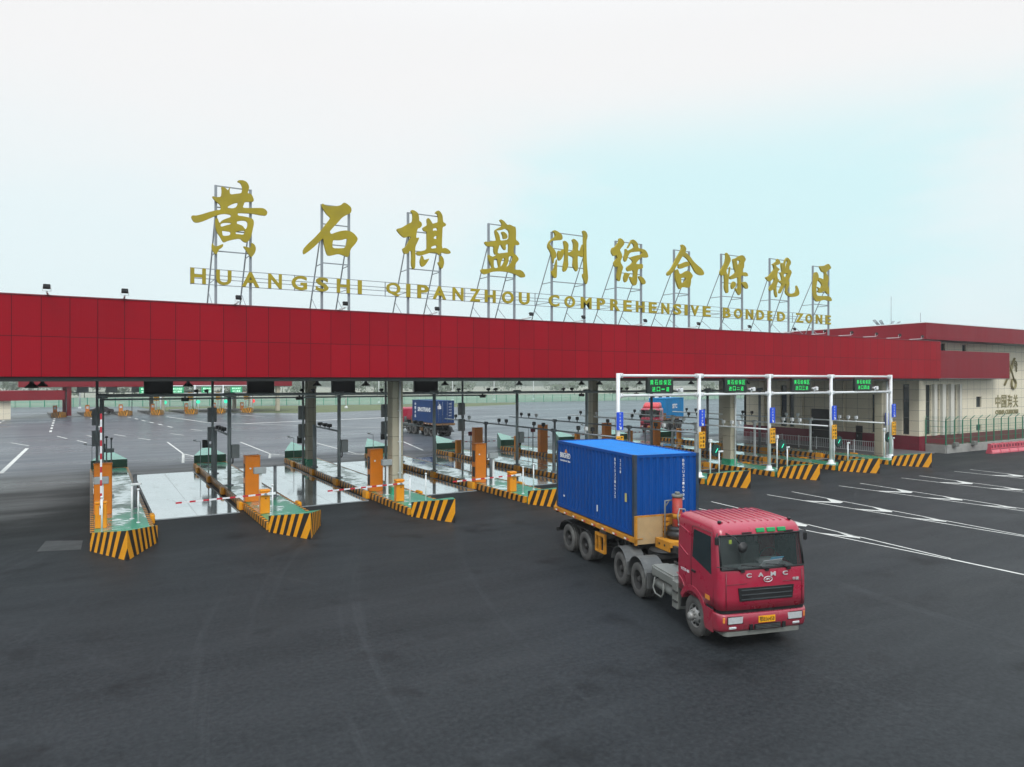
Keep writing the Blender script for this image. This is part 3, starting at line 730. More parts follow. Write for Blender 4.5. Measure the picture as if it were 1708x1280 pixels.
# ================================================================== SETTING
def sheet(name, polys, z, mat, kind='structure'):
    mb = MB()
    for p in polys:
        mb.add([(x, y, z) for x, y in p], [list(range(len(p)))])
    return tag(mb.build(name, mat, normals=False), kind=kind)


g = MB()
g.add([(-5000, -600, 0), (5500, -600, 0), (5500, 6500, 0), (-5000, 6500, 0)], [[0, 1, 2, 3]])
tag(g.build('ground', ASPH, normals=False), kind='structure')

# grass verge in front of the far fence
GRASS = pm('verge_grass', (0.10, 0.125, 0.045), 0.9, 0, 0.3, 0.3)
sheet('grass_verge', [[(37, 141), (66, 150), (100, 163), (106, 175.5), (55, 181), (10, 193), (14, 160)]], 0.006, GRASS)
EARTH = pm('far_ground_haze_pale', (0.24, 0.25, 0.19), 0.95, 0, 0.3, 0.02)  # pale dry ground, its colour kept light to add to the haze
sheet('field', [[(-900, 232), (-12.3, 204.5), (55.3, 182.8), (107.2, 177.5), (160.6, 174.3), (900, 150), (5000, 900), (5000, 6000), (-4500, 6000), (-4500, 600)]], 0.01, EARTH)

# footway between the last lane and the customs building
pv = MB()
pv.box(57.4, 64.8, 34.6, 57, 0.0, 0.15, 0, 0.02)
tag(pv.build('footway', PAVE), kind='structure')


# painted lines
def stripe(a, b, w):
    (x0, y0), (x1, y1) = a, b
    dx, dy = x1 - x0, y1 - y0
    l = math.hypot(dx, dy)
    nx, ny = -dy / l * w / 2, dx / l * w / 2
    return [(x0 + nx, y0 + ny), (x1 + nx, y1 + ny), (x1 - nx, y1 - ny), (x0 - nx, y0 - ny)]


marks = []
# tapering gores in front of the entry islands
for k in range(4, 9):
    x0 = PITCH * k + 0.05 + (0.3 if k > 6 else 0.15)
    xc = x0 + 0.32
    xr = x0 + 2.1
    marks.append(stripe((x0 - 0.05, 27.2), (xc, 14.0), 0.10))
    marks.append(stripe((xr, 27.2), (xc + 0.16, 14.0), 0.10))
    marks.append(stripe((xc + 0.06, 14.05), (xc - 0.1, 3.0), 0.14))
    for j, yy in enumerate((24.3, 21.4, 18.7)):
        t = (27.2 - yy) / 13.2
        xa = x0 + 0.37 * t
        xb = xr + (xc + 0.16 - xr) * t
        xm = xa + (xb - xa) * 0.55
        marks.append([(xa, yy + 0.55), (xm, yy - 0.45), (xm + 0.02, yy - 1.0), (xa + 0.02, yy + 0.05)])
        marks.append([(xm, yy - 0.45), (xb, yy + 0.35), (xb - 0.02, yy - 0.75), (xm + 0.02, yy - 1.0)])
# yard behind the gate
marks.append(stripe((-5.4, 61.2), (-5.2, 82.4), 0.30))
for a, b in (((-7.1, 90.4), (-5.2, 85.3)), ((-0.3, 97.9), (0.6, 93.5)), ((-3.3, 98.4), (-2.2, 93.6)), ((-1.2, 90.3), (-0.3, 86.3)), ((2.5, 97.9), (3.6, 94.0)), ((4.7, 90.4), (5.7, 87.0)),
             ((8.5, 96), (9.6, 92)), ((11.6, 103), (12.5, 99))):
    marks.append(stripe(a, b, 0.16))
# exit gores behind the islands
for k, (ya, yb) in ((1, (83, 60)), (2, (79, 60)), (3, (74, 60))):
    xa = PITCH * k
    L0, L1 = (xa + 0.5, ya - 14), (xa - 0.3, 61.5)
    R0, R1 = (xa + 0.5, ya - 14), (xa + 2.2, 61.5)
    marks.append(stripe((xa + 0.4, ya), L0, 0.16))
    marks.append(stripe(L0, L1, 0.2))
    marks.append(stripe(R0, R1, 0.2))
    for t in (0.25, 0.5, 0.75):
        marks.append(stripe((L0[0] + (L1[0] - L0[0]) * t, L0[1] + (L1[1] - L0[1]) * t), (R0[0] + (R1[0] - R0[0]) * min(1, t + 0.15), R0[1] + (R1[1] - R0[1]) * min(1, t + 0.15)), 0.16))
# dashed guide lines towards the far gate and long edge lines across the yard
def dashed(a, b, n, w, fill=0.5):
    for i in range(n):
        t0, t1 = i / n, (i + fill) / n
        marks.append(stripe((a[0] + (b[0] - a[0]) * t0, a[1] + (b[1] - a[1]) * t0), (a[0] + (b[0] - a[0]) * t1, a[1] + (b[1] - a[1]) * t1), w))


dashed((-5.2, 144), (-4.2, 103), 6, 0.28)
dashed((5.8, 143), (10.2, 105), 6, 0.28)
dashed((-12, 141), (-11.5, 112), 5, 0.28)
dashed((0.2, 142), (1.4, 104), 6, 0.28)
marks.append(stripe((11.8, 141), (15.5, 118), 0.3))
marks.append(stripe((15.5, 118), (36, 90), 0.25))
marks.append(stripe((23, 143), (27, 132), 0.3))
marks.append(stripe((36, 90), (40, 70), 0.2))
marks.append(stripe((28, 146), (34, 134), 0.3))
marks.append(stripe((20, 112), (62, 121), 0.7))
marks.append(stripe((31, 82), (26.8, 61), 0.16))
marks.append(stripe((62, 98), (78, 104), 0.16))
marks.append(stripe((60, 110), (82, 116), 0.16))
sheet('road_marking', marks, 0.004, LINE)

# a worn patch near the first island
sheet('road_patch', [[(-1.75, 32.6), (-0.30, 32.1), (-0.25, 33.9), (-1.55, 34.6)]], 0.004, pm('patch_asphalt', (0.030, 0.032, 0.034), 0.40, 0, 0.35, 1.5))
# weighbridges: a wet steel deck in each lane, flush between kerb strips
for k in range(8):
    x0, x1 = PITCH * k + 2.62, PITCH * (k + 1) - 0.32
    y0, y1 = (37.0, 55.2)
    r = thing('weighbridge', 'wet shiny steel weighbridge deck in the %s lane from the left' % ORD[k], 'weighbridge', (x0, y0, 0), 0, 'weighbridge decks between the islands')
    w_, l_ = x1 - x0, y1 - y0
    p = MB()
    for i in range(6):
        p.box(0.03, w_ / 2 - 0.006, l_ / 6 * i + 0.008, l_ / 6 * (i + 1) - 0.008, 0.002, 0.03)
        p.box(w_ / 2 + 0.006, w_ - 0.03, l_ / 6 * i + 0.008, l_ / 6 * (i + 1) - 0.008, 0.002, 0.03)
    p.build('deck_plate', PLATE, r)
    e = MB()
    e.box(-0.06, 0.0, -0.06, l_ + 0.06, 0.002, 0.045)
    e.box(w_, w_ + 0.06, -0.06, l_ + 0.06, 0.002, 0.045)
    e.box(0.0, w_, -0.06, 0.0, 0.002, 0.044)
    e.box(0.0, w_, l_, l_ + 0.06, 0.002, 0.044)
    e.build('edge_frame', STEELD, r)

# far hills: low ridges beyond the fence
def ridge(name, p0, p1, hmax, depth, seed, mat, base=0.0, n=120):
    rnd = random.Random(seed)
    ph = [(rnd.uniform(0.6, 1.0) / (i + 1), rnd.uniform(0, 6.28), (i + 1) * rnd.uniform(0.8, 1.3)) for i in range(9)]
    loops = []
    for j, (dd, hh) in enumerate(((0, 0), (0.25, 0.5), (0.5, 0.9), (0.7, 1.0), (1, 0))):
        l = []
        for i in range(n):
            t = i / (n - 1)
            h = sum(a * math.sin(q + f * t * 9) for a, q, f in ph) / 2.0
            h = max(0.12, 0.55 + 0.45 * h) * min(1, 6 * t + .2, 6 * (1 - t) + .2)
            jit = 1 + 0.06 * math.sin(i * 1.7 + j * 2.1)
            dx, dy = p1[0] - p0[0], p1[1] - p0[1]
            L = math.hypot(dx, dy)
            l.append((p0[0] + dx * t - dy / L * dd * depth, p0[1] + dy * t + dx / L * dd * depth, base + hmax * h * hh * jit))
        loops.append(l)
    m = MB()
    m.loft(loops, 0, False, False, True, closed=False)
    return tag(m.build(name, mat), kind='structure')


HILLM = pm('wooded_hill', (0.035, 0.06, 0.03), 0.95, 0, 0.4, 0.02)
ridge('hills', (-500, 760), (1500, 420), 17, 120, 3, HILLM)

# far wood behind the fence: reads as one mass of crowns
def leaf_blob(mb, c, r, h, n, rnd, s):
    for _ in range(n):
        while True:
            u, v, w = rnd.uniform(-1, 1), rnd.uniform(-1, 1), rnd.uniform(-1, 1)
            q = u * u + v * v + w * w
            if 0.25 < q < 1:
                break
        p = Vector((c[0] + u * r, c[1] + v * r, c[2] + w * h))
        a = Vector((rnd.uniform(-1, 1), rnd.uniform(-1, 1), rnd.uniform(-1, 1))).normalized()
        b = a.orthogonal().normalized()
        e = s * rnd.uniform(0.6, 1.3)
        mb.add([p - a * e, p + b * e, p + a * e, p - b * e], [[0, 1, 2, 3]])


FOL = pm('haze_pale_foliage', (0.10, 0.13, 0.085), 0.9, 0, 0.45, 0.15)  # foliage colour lightened to put distance haze into it
FOL2 = pm('distant_bare_twigs', (0.12, 0.115, 0.085), 0.9, 0, 0.3, 0.2)
rnd = random.Random(5)
wood = MB()
for i in range(230):
    t = rnd.random()
    dist = 300 + 800 * rnd.random() ** 1.5
    az = R(-6 + 62 * t)
    x, y = math.sin(az) * dist, math.cos(az) * dist
    hh = rnd.uniform(4.0, 9.5)
    for j in range(3):
        leaf_blob(wood, (x + rnd.uniform(-4, 4), y + rnd.uniform(-3, 3), hh * rnd.uniform(0.40, 0.7)), rnd.uniform(2.5, 5.0), hh * 0.34, 34, rnd, 0.6)
    wood.cyl((x, y, 0), (x, y, hh * 0.7), 0.16, 0.06, 5)
tag(wood.build('distant_wood', FOL, normals=False), kind='stuff')

# ================================================================== CANOPY
CX0, CX1, CY0, CY1 = -16.0, 64.62, 34.0, 57.2
cano = thing('gate_canopy', 'long flat gate canopy with deep dark red panelled fascia over the traffic lanes', 'canopy', (0, 0, 0))
m = MB()
m.box(CX0, CX1, CY0, CY0 + 0.14, 6.72, 9.98)
m.box(CX0, CX1, CY1 - 0.14, CY1, 6.72, 9.98)
m.box(CX0, CX0 + 0.14, CY0 + 0.14, CY1 - 0.14, 6.72, 9.98)
m.box(CX1 - 0.14, CX1, CY0 + 0.14, CY1 - 0.14, 6.72, 9.98)
m.build('fascia', REDP, cano)
m = MB()
m.box(CX0 - 0.02, CX1 + 0.02, CY0 - 0.03, CY0 + 0.22, 9.982, 10.03)
m.box(CX0 - 0.02, CX1 + 0.02, CY1 - 0.22, CY1 + 0.03, 9.982, 10.03)
m.build('coping', pm('coping_red', (0.22, 0.02, 0.035), 0.4), cano)
m = MB()
m.box(CX0 + 0.15, CX1 - 0.15, CY0 + 0.15, CY1 - 0.15, 9.2, 9.45)
m.build('roof', CONC, cano)
m = MB()
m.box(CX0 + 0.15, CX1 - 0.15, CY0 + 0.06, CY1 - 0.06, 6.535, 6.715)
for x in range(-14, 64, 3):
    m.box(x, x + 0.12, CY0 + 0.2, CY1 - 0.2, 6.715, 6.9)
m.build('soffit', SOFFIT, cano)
for (x, y) in ((14.15, 36.3), (40.55, 36.3), (13.75, 52.2), (40.35, 52.6), (-12.45, 36.3), (-12.45, 52.4)):
    c = MB()
    c.box(x, x + 0.62, y, y + 0.78, 0.3, 6.54, 0, 0.03)
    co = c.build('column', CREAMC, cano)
    c = MB()
    c.box(x - 0.05, x + 0.67, y - 0.05, y + 0.83, 0.3, 0.75, 0, 0.02)
    c.build('plinth', GREENP, co)
    if y < 40:
        d = MB()
        d.cyl((x + 0.40, y - 0.09, 0.36), (x + 0.40, y - 0.09, 6.53), 0.065, seg=10)
        for z in (1.5, 3.2, 4.9):
            d.box(x + 0.30, x + 0.50, y - 0.11, y - 0.001, z, z + 0.05)
        d.build('downpipe', WHITE, co)
for (x, y) in ((57.6, 35.1), (57.6, 52.5)):
    c = MB()
    c.box(x, x + 0.6, y, y + 0.7, 0.15, 6.54, 0, 0.03)
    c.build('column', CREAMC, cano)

# hanging lane boards at the back edge (their dark backs face us)
for k, (a, b) in enumerate(((3.27, 5.14), (10.23, 12.21), (16.7, 18.63), (23.86, 26.06))):
    r = thing('lane_display', 'black back of the lane display hanging over the %s exit lane from the left' % ORD[k], 'display board', ((a + b) / 2, 56.2, 5.45), 0, 'lane displays hanging from the back of the canopy')
    w_ = (b - a) / 2
    m = MB()
    m.box(-w_, w_, -0.14, 0.14, 0.0, 1.083, 0, 0.01)
    m.build('casing', SOFFIT, r)
    m = MB()
    m.prism([(-w_ - 0.14, -0.05), (w_ + 0.14, -0.05), (w_ + 0.001, 0.22), (-w_ - 0.001, 0.22)], 'y', -0.18, -0.145)
    m.build('lower_flange', SOFFIT, r)

# bell-shaped lamps under the soffit
for i, (x, y) in enumerate(((-2.35, 40), (-2.34, 48.5), (4.92, 45), (12.45, 45), (15.4, 44.2), (21.45, 45), (27.59, 45), (33.38, 45), (35.17, 45), (39.40, 45), (45.32, 45), (52.4, 45))):
    if i == 0:
        lamp0 = thing('pendant_lamp', '', 'lamp', (x, y, 6.53), 0, 'bell lamps hanging under the canopy')
        m = MB()
        m.lathe([(0.05, 0.0), (0.09, -0.03), (0.10, -0.10), (0.17, -0.16), (0.27, -0.26), (0.29, -0.31), (0.27, -0.31), (0.15, -0.20), (0.0, -0.18)], 16)
        m.build('shade', BLACK, lamp0)
        m = MB()
        m.lathe([(0.0, -0.28), (0.13, -0.28), (0.14, -0.25), (0.0, -0.25)], 12)
        m.build('lens', pm('lamp_lens_off', (0.35, 0.36, 0.36), 0.3), lamp0)
    again(lamp0, i == 0, (x, y, 6.53), 0, 'black bell lamp hanging under the canopy, %s from the left' % ('near one at the far left' if i == 0 else ORD[i]))

# floodlights on arms along the roof edge
FL = [-1.45, 1.23, 5.65, 10.48, 15.29, 21.01, 24.61, 29.33, 33.88, 38.71, 43.43, 46.9, 50.2, 53.4, 56.6, 59.9]
for i, x in enumerate(FL):
    if i == 0:
        fl0 = thing('floodlight', '', 'floodlight', (0, 0, 0), 0, 'floodlights along the canopy edge')
        m = MB()
        m.box(-0.03, 0.03, -0.95, 0.10, 0.0, 0.045)
        m.box(-0.12, 0.12, -0.07, 0.10, -0.002, 0.02)
        m.build('arm', WHITE, fl0)
        m = MB()
        Mx = T(0, -1.0, 0.22) @ Matrix.Rotation(R(-32), 4, 'X')
        m.box(-0.125, 0.125, -0.04, 0.05, -0.095, 0.095, 0, 0.015, Mx)
        for q in range(5):
            m.box(-0.11, 0.11, -0.07, -0.04, -0.08 + q * 0.036, -0.068 + q * 0.036, 0, 0, Mx)
        m.build('lamp_head', BLACK, fl0)
        m = MB()
        m.tube([(-0.14, -1.0, 0.22), (-0.14, -0.97, 0.055), (0.14, -0.97, 0.055), (0.14, -1.0, 0.22)], 0.014, 5)
        m.build('bracket', WHITE, fl0)
    place = 'left end of the red canopy roof edge' if i == 0 else ('roof edge left of the golden letters' if i == 1 else ('red roof edge below the golden sign' if i < 11 else 'red roof edge beside the customs building'))
    again(fl0, i == 0, (x, 34.0, 10.03), 0, 'black floodlight on the %s, %s from left' % (place, ORD[i]))

# ------------------------------------------------------------------ roof sign
def chaikin(p):
    o = []
    n = len(p)
    for i in range(n):
        (a, b), (c, d) = p[i], p[(i + 1) % n]
        o += [(a * .78 + c * .22, b * .78 + d * .22), (a * .22 + c * .78, b * .22 + d * .78)]
    return o


def fill_outline(polys, depth):
    c = bpy.data.curves.new('outline', 'CURVE')
    c.dimensions = '2D'
    c.fill_mode = 'BOTH'
    c.extrude = depth
    for p in polys:
        p = chaikin(p)
        s = c.splines.new('POLY')
        s.points.add(len(p) - 1)
        for q, (x, y) in zip(s.points, p):
            q.co = (x, y, 0, 1)
        s.use_cyclic_u = True
    o = bpy.data.objects.new('outline', c)
    me = bpy.data.meshes.new_from_object(o)
    vs = [(v.co.x, -v.co.z, v.co.y) for v in me.vertices]
    fs = [list(p.vertices) for p in me.polygons]
    bpy.data.objects.remove(o); bpy.data.curves.remove(c); bpy.data.meshes.remove(me)
    return vs, fs


WORDS = ['\u9ec4', '\u77f3', '\u68cb', '\u76d8', '\u6d32', '\u7efc', '\u5408', '\u4fdd', '\u7a0e', '\u533a']
HINT = ['tallest looking and leftmost, with a long bar across', 'one slanting stroke over a square', 'narrow tree-like stroke left of a ladder shape', 'boat shape above a wide dish', 'three upright strokes beside water dots', 'twisted thread beside a roof shape', 'peaked roof over a square mouth', 'standing stroke beside a box on a cross', 'long hook curling up at lower right', 'three-sided frame holding a cross, at the right end']
for i, (xc, w_, zt, yb, P) in enumerate(GLYPHS):
    r = thing('sign_character', 'golden rooftop character %s, %s' % (WORDS[i], HINT[i]), 'sign character', (xc, 35.0, 9.45), 0, 'golden characters on the canopy roof')
    m = MB()
    vs, fs = fill_outline([[(x, z - 9.45) for x, z in p] for p in P], 0.06)
    m.add(vs, fs, 0, False, T(0, -0.11, 0))
    m.build('glyph', GOLD, r)
    m = MB()
    zt -= 9.45
    for s in (-1, 1):
        x = s * w_ / 2
        m.box(x - 0.055, x + 0.055, -0.04, 0.07, 0, zt, 0)
        m.cyl((x, 0.08, zt * 0.80), (x, yb - 35.0, 0.0), 0.035, seg=6)
        m.cyl((x, 0.08, zt * 0.50), (x, (yb - 35) * 0.375, zt * 0.50), 0.025, seg=6)
        m.cyl((x, (yb - 35) * 0.70, zt * 0.24), (x, 0.08, zt * 0.02), 0.02, seg=6)
        m.cyl((x, 0.08, zt * 0.30), (x, (yb - 35) * 0.62, zt * 0.30), 0.02, seg=6)
    for t in (1.0, 0.84, 0.67, 0.51):
        m.box(-w_ / 2 + 0.055, w_ / 2 - 0.055, -0.02, 0.03, zt * t - 0.05, zt * t)
    m.build('support_frame', STEEL, r)

r = thing('rooftop_lettering', 'row of golden English capital letters on thin rails across the canopy roof', 'lettering', (0, 34.9, 9.45))
m = MB()
for z in (11.70, 11.42, 11.24, 10.98):
    m.box(3.9, 50.3, 0.0, 0.025, z - 9.45 - 0.02, z - 9.45 + 0.012)
x = 3.92
while x < 50.4:
    m.box(x - 0.02, x + 0.02, 0.027, 0.06, 10.95 - 9.45, 11.72 - 9.45)
    x += 4.65
m.build('rail', STEEL, r)
for ch, x, w_ in LATIN:
    m = MB()
    put_text(m, ch, w_ * 0.97, 0.70, T(x, -0.055, 11.335 - 9.45), 0.04, 0.028)
    m.build('letter', GOLD, r)

# ================================================================== TRAFFIC ISLANDS
TAIL_SHEEN = pm('green_top_sheen', (0.16, 0.58, 0.44), 0.16, 0, 0.1, 1)  # tail green made paler: the wet sheen is put into the colour
TAIL_SHEEN.node_tree.nodes['Principled BSDF'].inputs['IOR'].default_value = 2.0
def clip(poly, L):
    def cut(p, f):
        o = []
        for i in range(len(p)):
            a, b = p[i], p[(i + 1) % len(p)]
            fa, fb = f(a), f(b)
            if fa >= 0:
                o.append(a)
            if (fa >= 0) != (fb >= 0):
                t = fa / (fa - fb)
                o.append((a[0] + (b[0] - a[0]) * t, a[1] + (b[1] - a[1]) * t))
        return o
    p = cut(poly, lambda q: q[0])
    return cut(p, lambda q: L - q[0]) if p else p


def nose_mesh(zb, zt):
    m = MB()
    tip = (1.17, 29.25)
    for c in ((0.0, 31.65), (2.36, 31.95)):
        L = math.hypot(tip[0] - c[0], tip[1] - c[1])
        polys = [([(L - .62, 0), (L - .23, 0), (L, .42), (L, 1), (L - .05, 1)], 0), ([(L - .23, 0), (L, 0), (L, .42)], 1)]
        a, ta, mi, i = .62, .05, 1, 0
        leans = (.45, .40, .37, .35, .33, .32, .31, .31, .31, .31, .31, .31, .31, .31)
        while a < L + .6 and i < len(leans):
            na = a + (.25 if i == 0 else .215)
            nta = na - leans[i]
            polys.append(([(L - na, 0), (L - a, 0), (L - ta, 1), (L - nta, 1)], mi))
            a, ta, mi, i = na, nta, 1 - mi, i + 1
        for p, mi in polys:
            p = clip(p, L)
            if len(p) < 3:
                continue
            vs = []
            for s, t in p:
                u = s / L
                x, y = c[0] + (tip[0] - c[0]) * u, c[1] + (tip[1] - c[1]) * u
                vs.append((x, y, t * (zb + (zt - zb) * u)))
            m.add(vs, [list(range(len(vs)))], mi)
    # green top and back
    A, B, C_ = (0, 31.65), (2.36, 31.95), tip
    m.add([(A[0], A[1], zb), (B[0], B[1], zb), (C_[0], C_[1], zt)], [[0, 1, 2]], 2)
    m.add([(A[0], A[1], 0), (B[0], B[1], 0), (B[0], B[1], zb), (A[0], A[1], zb)], [[0, 1, 2, 3]], 2)
    return m


def make_island(label):
    r = thing('traffic_island', label, 'traffic island', (0, 0, 0), 0, 'striped lane islands under the canopy')
    m = MB()
    for x0, x1 in ((0.0, 0.16), (2.20, 2.36)):
        m.box(x0, x1, 31.99, 57.6, 0, IZ, 0, 0.015)
    m.box(0.162, 2.198, 57.45, 57.6, 0, IZ - 0.002)
    m.build('kerb', KERB, r)
    m = MB()
    m.box(0.161, 2.199, 31.97, 57.44, 0.0, IZ - 0.008)
    m.build('deck', DECK, r)
    nose_mesh(0.70, 1.10).build('striped_nose', [YEL, BLK, GREENP], r, normals=False)
    m = MB()
    m.add([(0.05, 57.62, 0), (2.31, 57.62, 0), (1.18, 60.3, 0), (0.05, 57.62, 0.92), (2.31, 57.62, 0.92), (1.18, 60.3, 1.42)],
          [[0, 1, 4, 3], [1, 2, 5, 4], [2, 0, 3, 5]])
    m.add([(0.05, 57.62, 0.92), (2.31, 57.62, 0.92), (1.18, 60.3, 1.42)], [[0, 1, 2]], 1)
    m.build('green_tail', [pm('green_tail_paint', (0.012, 0.115, 0.06), 0.35, 0, 0.15, 1), TAIL_SHEEN], r)
    return r


m = MB()
m.box(0, 0.195, -0.32, 0.32, 0.0, 0.42, 0, 0.03)
BLOCK = m.build('sensor_block', YEL)
FREE = [BLOCK]


def add_block(parent, x, y):
    o = FREE.pop() if FREE else BLOCK.copy()
    if o is not BLOCK:
        COL.objects.link(o)
    o.parent = parent
    o.location = (x, y, 0)


on = ['with the raised barrier arm at the far left', 'second from the left, carrying the first lowered barrier', 'third from the left, around the near cream column', 'fourth from the left, its nose half behind the blue container', 'fifth from the left, hidden behind the container truck', 'sixth from the left, just right of the blue container', 'seventh from the left, around the right cream column', 'eighth from the left, under the fourth post of the white gantry', 'at the right end of the row, beside the customs building']
isl0 = None
ISL = []
for k in range(9):
    lab = 'striped traffic island %s' % on[k]
    if k == 0:
        isl0 = make_island(lab)
    io = again(isl0, k == 0, (PITCH * k, 0, 0), 0, lab)
    ISL.append(io)
for k, io in enumerate(ISL):
    if k:
        for y in (37.9, 43.5, 49.0, 54.3):
            add_block(io, -0.2, y)
    add_block(io, 2.365, 36.4)


def side(k):
    return ORD[k] + ' island from left'


# ---- tall terminals
def make_terminal():
    r = thing('lane_terminal', '', 'terminal', (0, 0, 0), 0, 'tall orange lane terminals')
    m = MB()
    m.box(-0.37, 0.37, -0.27, 0.27, 0, 2.32, 0, 0.03)
    m.box(-0.39, 0.39, -0.29, 0.29, 2.322, 2.37, 0, 0.015)
    m.build('cabinet', ORANGE, r)
    m = MB()
    m.box(-0.378, -0.372, -0.17, 0.17, 1.25, 1.95)
    m.box(-0.378, -0.372, -0.17, 0.17, 0.35, 0.95)
    sc = m.build('reader_panel', BLACK, r)
    m = MB()
    m.box(-0.384, -0.379, -0.11, 0.11, 1.55, 1.85)
    m.build('screen', pm('screen_off', (0.05, 0.07, 0.08), 0.1), sc)
    m = MB()
    m.cyl((-0.12, -0.272, 1.72), (-0.12, -0.29, 1.72), 0.05, seg=10)
    m.build('lock', WHITE, r)
    return r


t0 = make_terminal()
TERM = [(k, PITCH * k + 0.52, 38.1) for k in range(4)] + [(4, 27.25, 51.0), (5, 33.85, 51.3), (6, 40.2, 50.4), (7, 47.15, 51.5), (8, 53.85, 51.9)]
for i, (k, x, y) in enumerate(TERM):
    again(t0, i == 0, (x, y, IZ - 0.006), 0 if k < 4 else PI,
          'tall %s terminal cabinet on the %s' % ('orange exit' if k < 4 else 'brownish orange entry', side(k)))


# ---- lifting barriers
def make_arm(parent, L=3.9):
    m = MB()
    n = 7
    q = L / n
    for i in range(n):
        m.box(q * i, q * (i + .56), -0.02, 0.02, -0.036, 0.036, 0)
        m.box(q * (i + .56), q * (i + 1), -0.02, 0.02, -0.036, 0.036, 1)
    m.box(-0.35, 0.0, -0.03, 0.03, -0.06, 0.06, 0)
    return m.build('barrier_arm', [SIGNW, REDARM], parent)


def make_barrier():
    r = thing('barrier_gate', '', 'barrier', (0, 0, 0), 0, 'lifting barriers at the lane ends')
    m = MB()
    m.box(-0.22, 0.22, -0.18, 0.18, 0, 1.02, 0, 0.03)
    m.build('cabinet', ORANGEY, r)
    m = MB()
    m.box(-0.235, 0.235, -0.195, 0.195, 1.022, 1.13, 0, 0.03)
    m.build('lid', ORANGEY, r)
    m = MB()
    m.cyl((0.02, -0.181, 0.72), (0.02, -0.195, 0.72), 0.03, seg=8)
    m.build('lock', BLACK, r)
    return r


b0 = make_barrier()
m = MB()
m.cyl((0.0, -0.182, 0.93), (0.0, -0.30, 0.93), 0.06, seg=10)
m.build('pivot', STEEL, b0)
arm0 = make_arm(b0)
arm0.location = (0.1, -0.26, 0.94)
arm0.rotation_euler = (0, R(178.8), 0)
BAR = [(0, 0.4, 34.5, 'raised'), (1, 7.02, 34.3, 'lowered'), (2, 13.7, 34.2, 'lowered'), (3, 20.3, 33.9, 'lowered')]
first = True
protoB = b0
for k, x, y, st in [BAR[1], BAR[2], BAR[3], BAR[0]]:
    o = again(protoB, first, (x, y, IZ - 0.006), 0, 'amber lifting barrier with its red-white arm %s, on the %s' % (st, side(k)))
    first = False
    if k == 0:
        for ch in [c for c in bpy.data.objects if c.parent == o and c.name.startswith('barrier_arm')]:
            ch.rotation_euler = (0, R(-90), 0)
            ch.location = (0.0, -0.26, 0.94)
for k, x, y in ((4, 27.0, 54.0), (5, 33.6, 55.2), (6, 40.3, 55.0), (7, 46.9, 55.0), (8, 53.6, 55.0)):
    again(protoB, False, (x, y, IZ - 0.006), PI, 'orange barrier with lowered arm at the far end of the %s' % side(k))

# ---- card readers: white post with grey box
def make_reader():
    r = thing('card_reader', '', 'card reader', (0, 0, 0), 0, 'grey card reader boxes on white posts')
    m = MB()
    m.box(-0.06, 0.06, -0.05, 0.05, 0, 1.60, 0, 0.01)
    m.box(-0.12, 0.12, -0.10, 0.10, 0, 0.02)
    m.build('post', WHITE, r)
    m = MB()
    m.box(-0.32, 0.26, -0.16, 0.12, 1.602, 1.92, 0, 0.025)
    m.build('reader_box', GREYBOX, r)
    return r


cr0 = make_reader()
for k in range(4):
    again(cr0, k == 0, (PITCH * k + 0.62 + (0 if k else -0.15), 36.5, IZ - 0.006), 0, 'grey reader box on white post by the terminal on the %s' % side(k))


# ---- slim posts
def make_post(name, cat, grp, rad, h, mat, cap=None):
    r = thing(name, '', cat, (0, 0, 0), 0, grp)
    m = MB()
    m.cyl((0, 0, 0.02), (0, 0, h), rad, seg=10)
    m.build('shaft', mat, r)
    m = MB()
    m.cyl((0, 0, 0), (0, 0, 0.03), rad * 2.6, rad * 2.2, seg=10)
    m.build('base_flange', mat, r)
    if cap:
        m = MB()
        m.lathe([(0.0, h), (cap, h + 0.005), (cap, h + 0.06), (0, h + 0.09)], 10)
        m.build('cap', mat, r)
    return r


gp0 = make_post('grey_post', 'post', 'thick grey posts on the exit islands', 0.085, 1.65, STEEL)
for k in range(4):
    again(gp0, k == 0, (PITCH * k + 1.9, 39.1, IZ - 0.006), 0, 'thick grey post beside the weighbridge on the %s' % side(k))
wp0 = make_post('white_post', 'post', 'slim white sensor posts on the islands', 0.035, 1.42, WHITE, 0.06)
WP = [(0, 0.42, 33.4, 'beside the amber barrier on the'), (0, 1.82, 34.9, 'by the right kerb of the'), (1, 7.15, 33.2, 'beside the amber barrier on the'), (2, 13.75, 32.9, 'by the left kerb of the'), (2, 14.75, 33.2, 'near the nose of the'), (3, 20.42, 32.9, 'by the left kerb of the'), (3, 21.75, 33.9, 'by the right kerb of the'),
      (4, 27.1, 33.9, 'by the left kerb of the')]
for i, (k, x, y, wh) in enumerate(WP):
    again(wp0, i == 0, (x, y, IZ - 0.006), 0, 'slim white sensor post %s %s' % (wh, side(k)))
cp0 = make_post('camera_post', 'camera post', 'low white camera posts on the islands', 0.045, 1.45, WHITE)
m = MB()
m.box(-0.05, 0.36, -0.05, 0.05, 1.50, 1.60, 0, 0.015)
m.box(-0.03, 0.03, -0.03, 0.03, 1.44, 1.50)
cam_ = m.build('camera_body', WHITE, cp0)
m = MB()
m.cyl((0.361, 0, 1.55), (0.38, 0, 1.55), 0.035, seg=8)
m.build('lens', BLACK, cam_)
for i, (k, x, y, rz) in enumerate(((0, 1.62, 36.0, 0), (5, 35.45, 32.7, 0), (6, 41.75, 32.3, 0.3), (7, 48.5, 32.2, 0.3), (8, 55.6, 33.0, 0.2))):
    again(cp0, i == 0, (x, y, IZ - 0.006), rz, 'low white camera post with a small camera on the %s' % side(k))


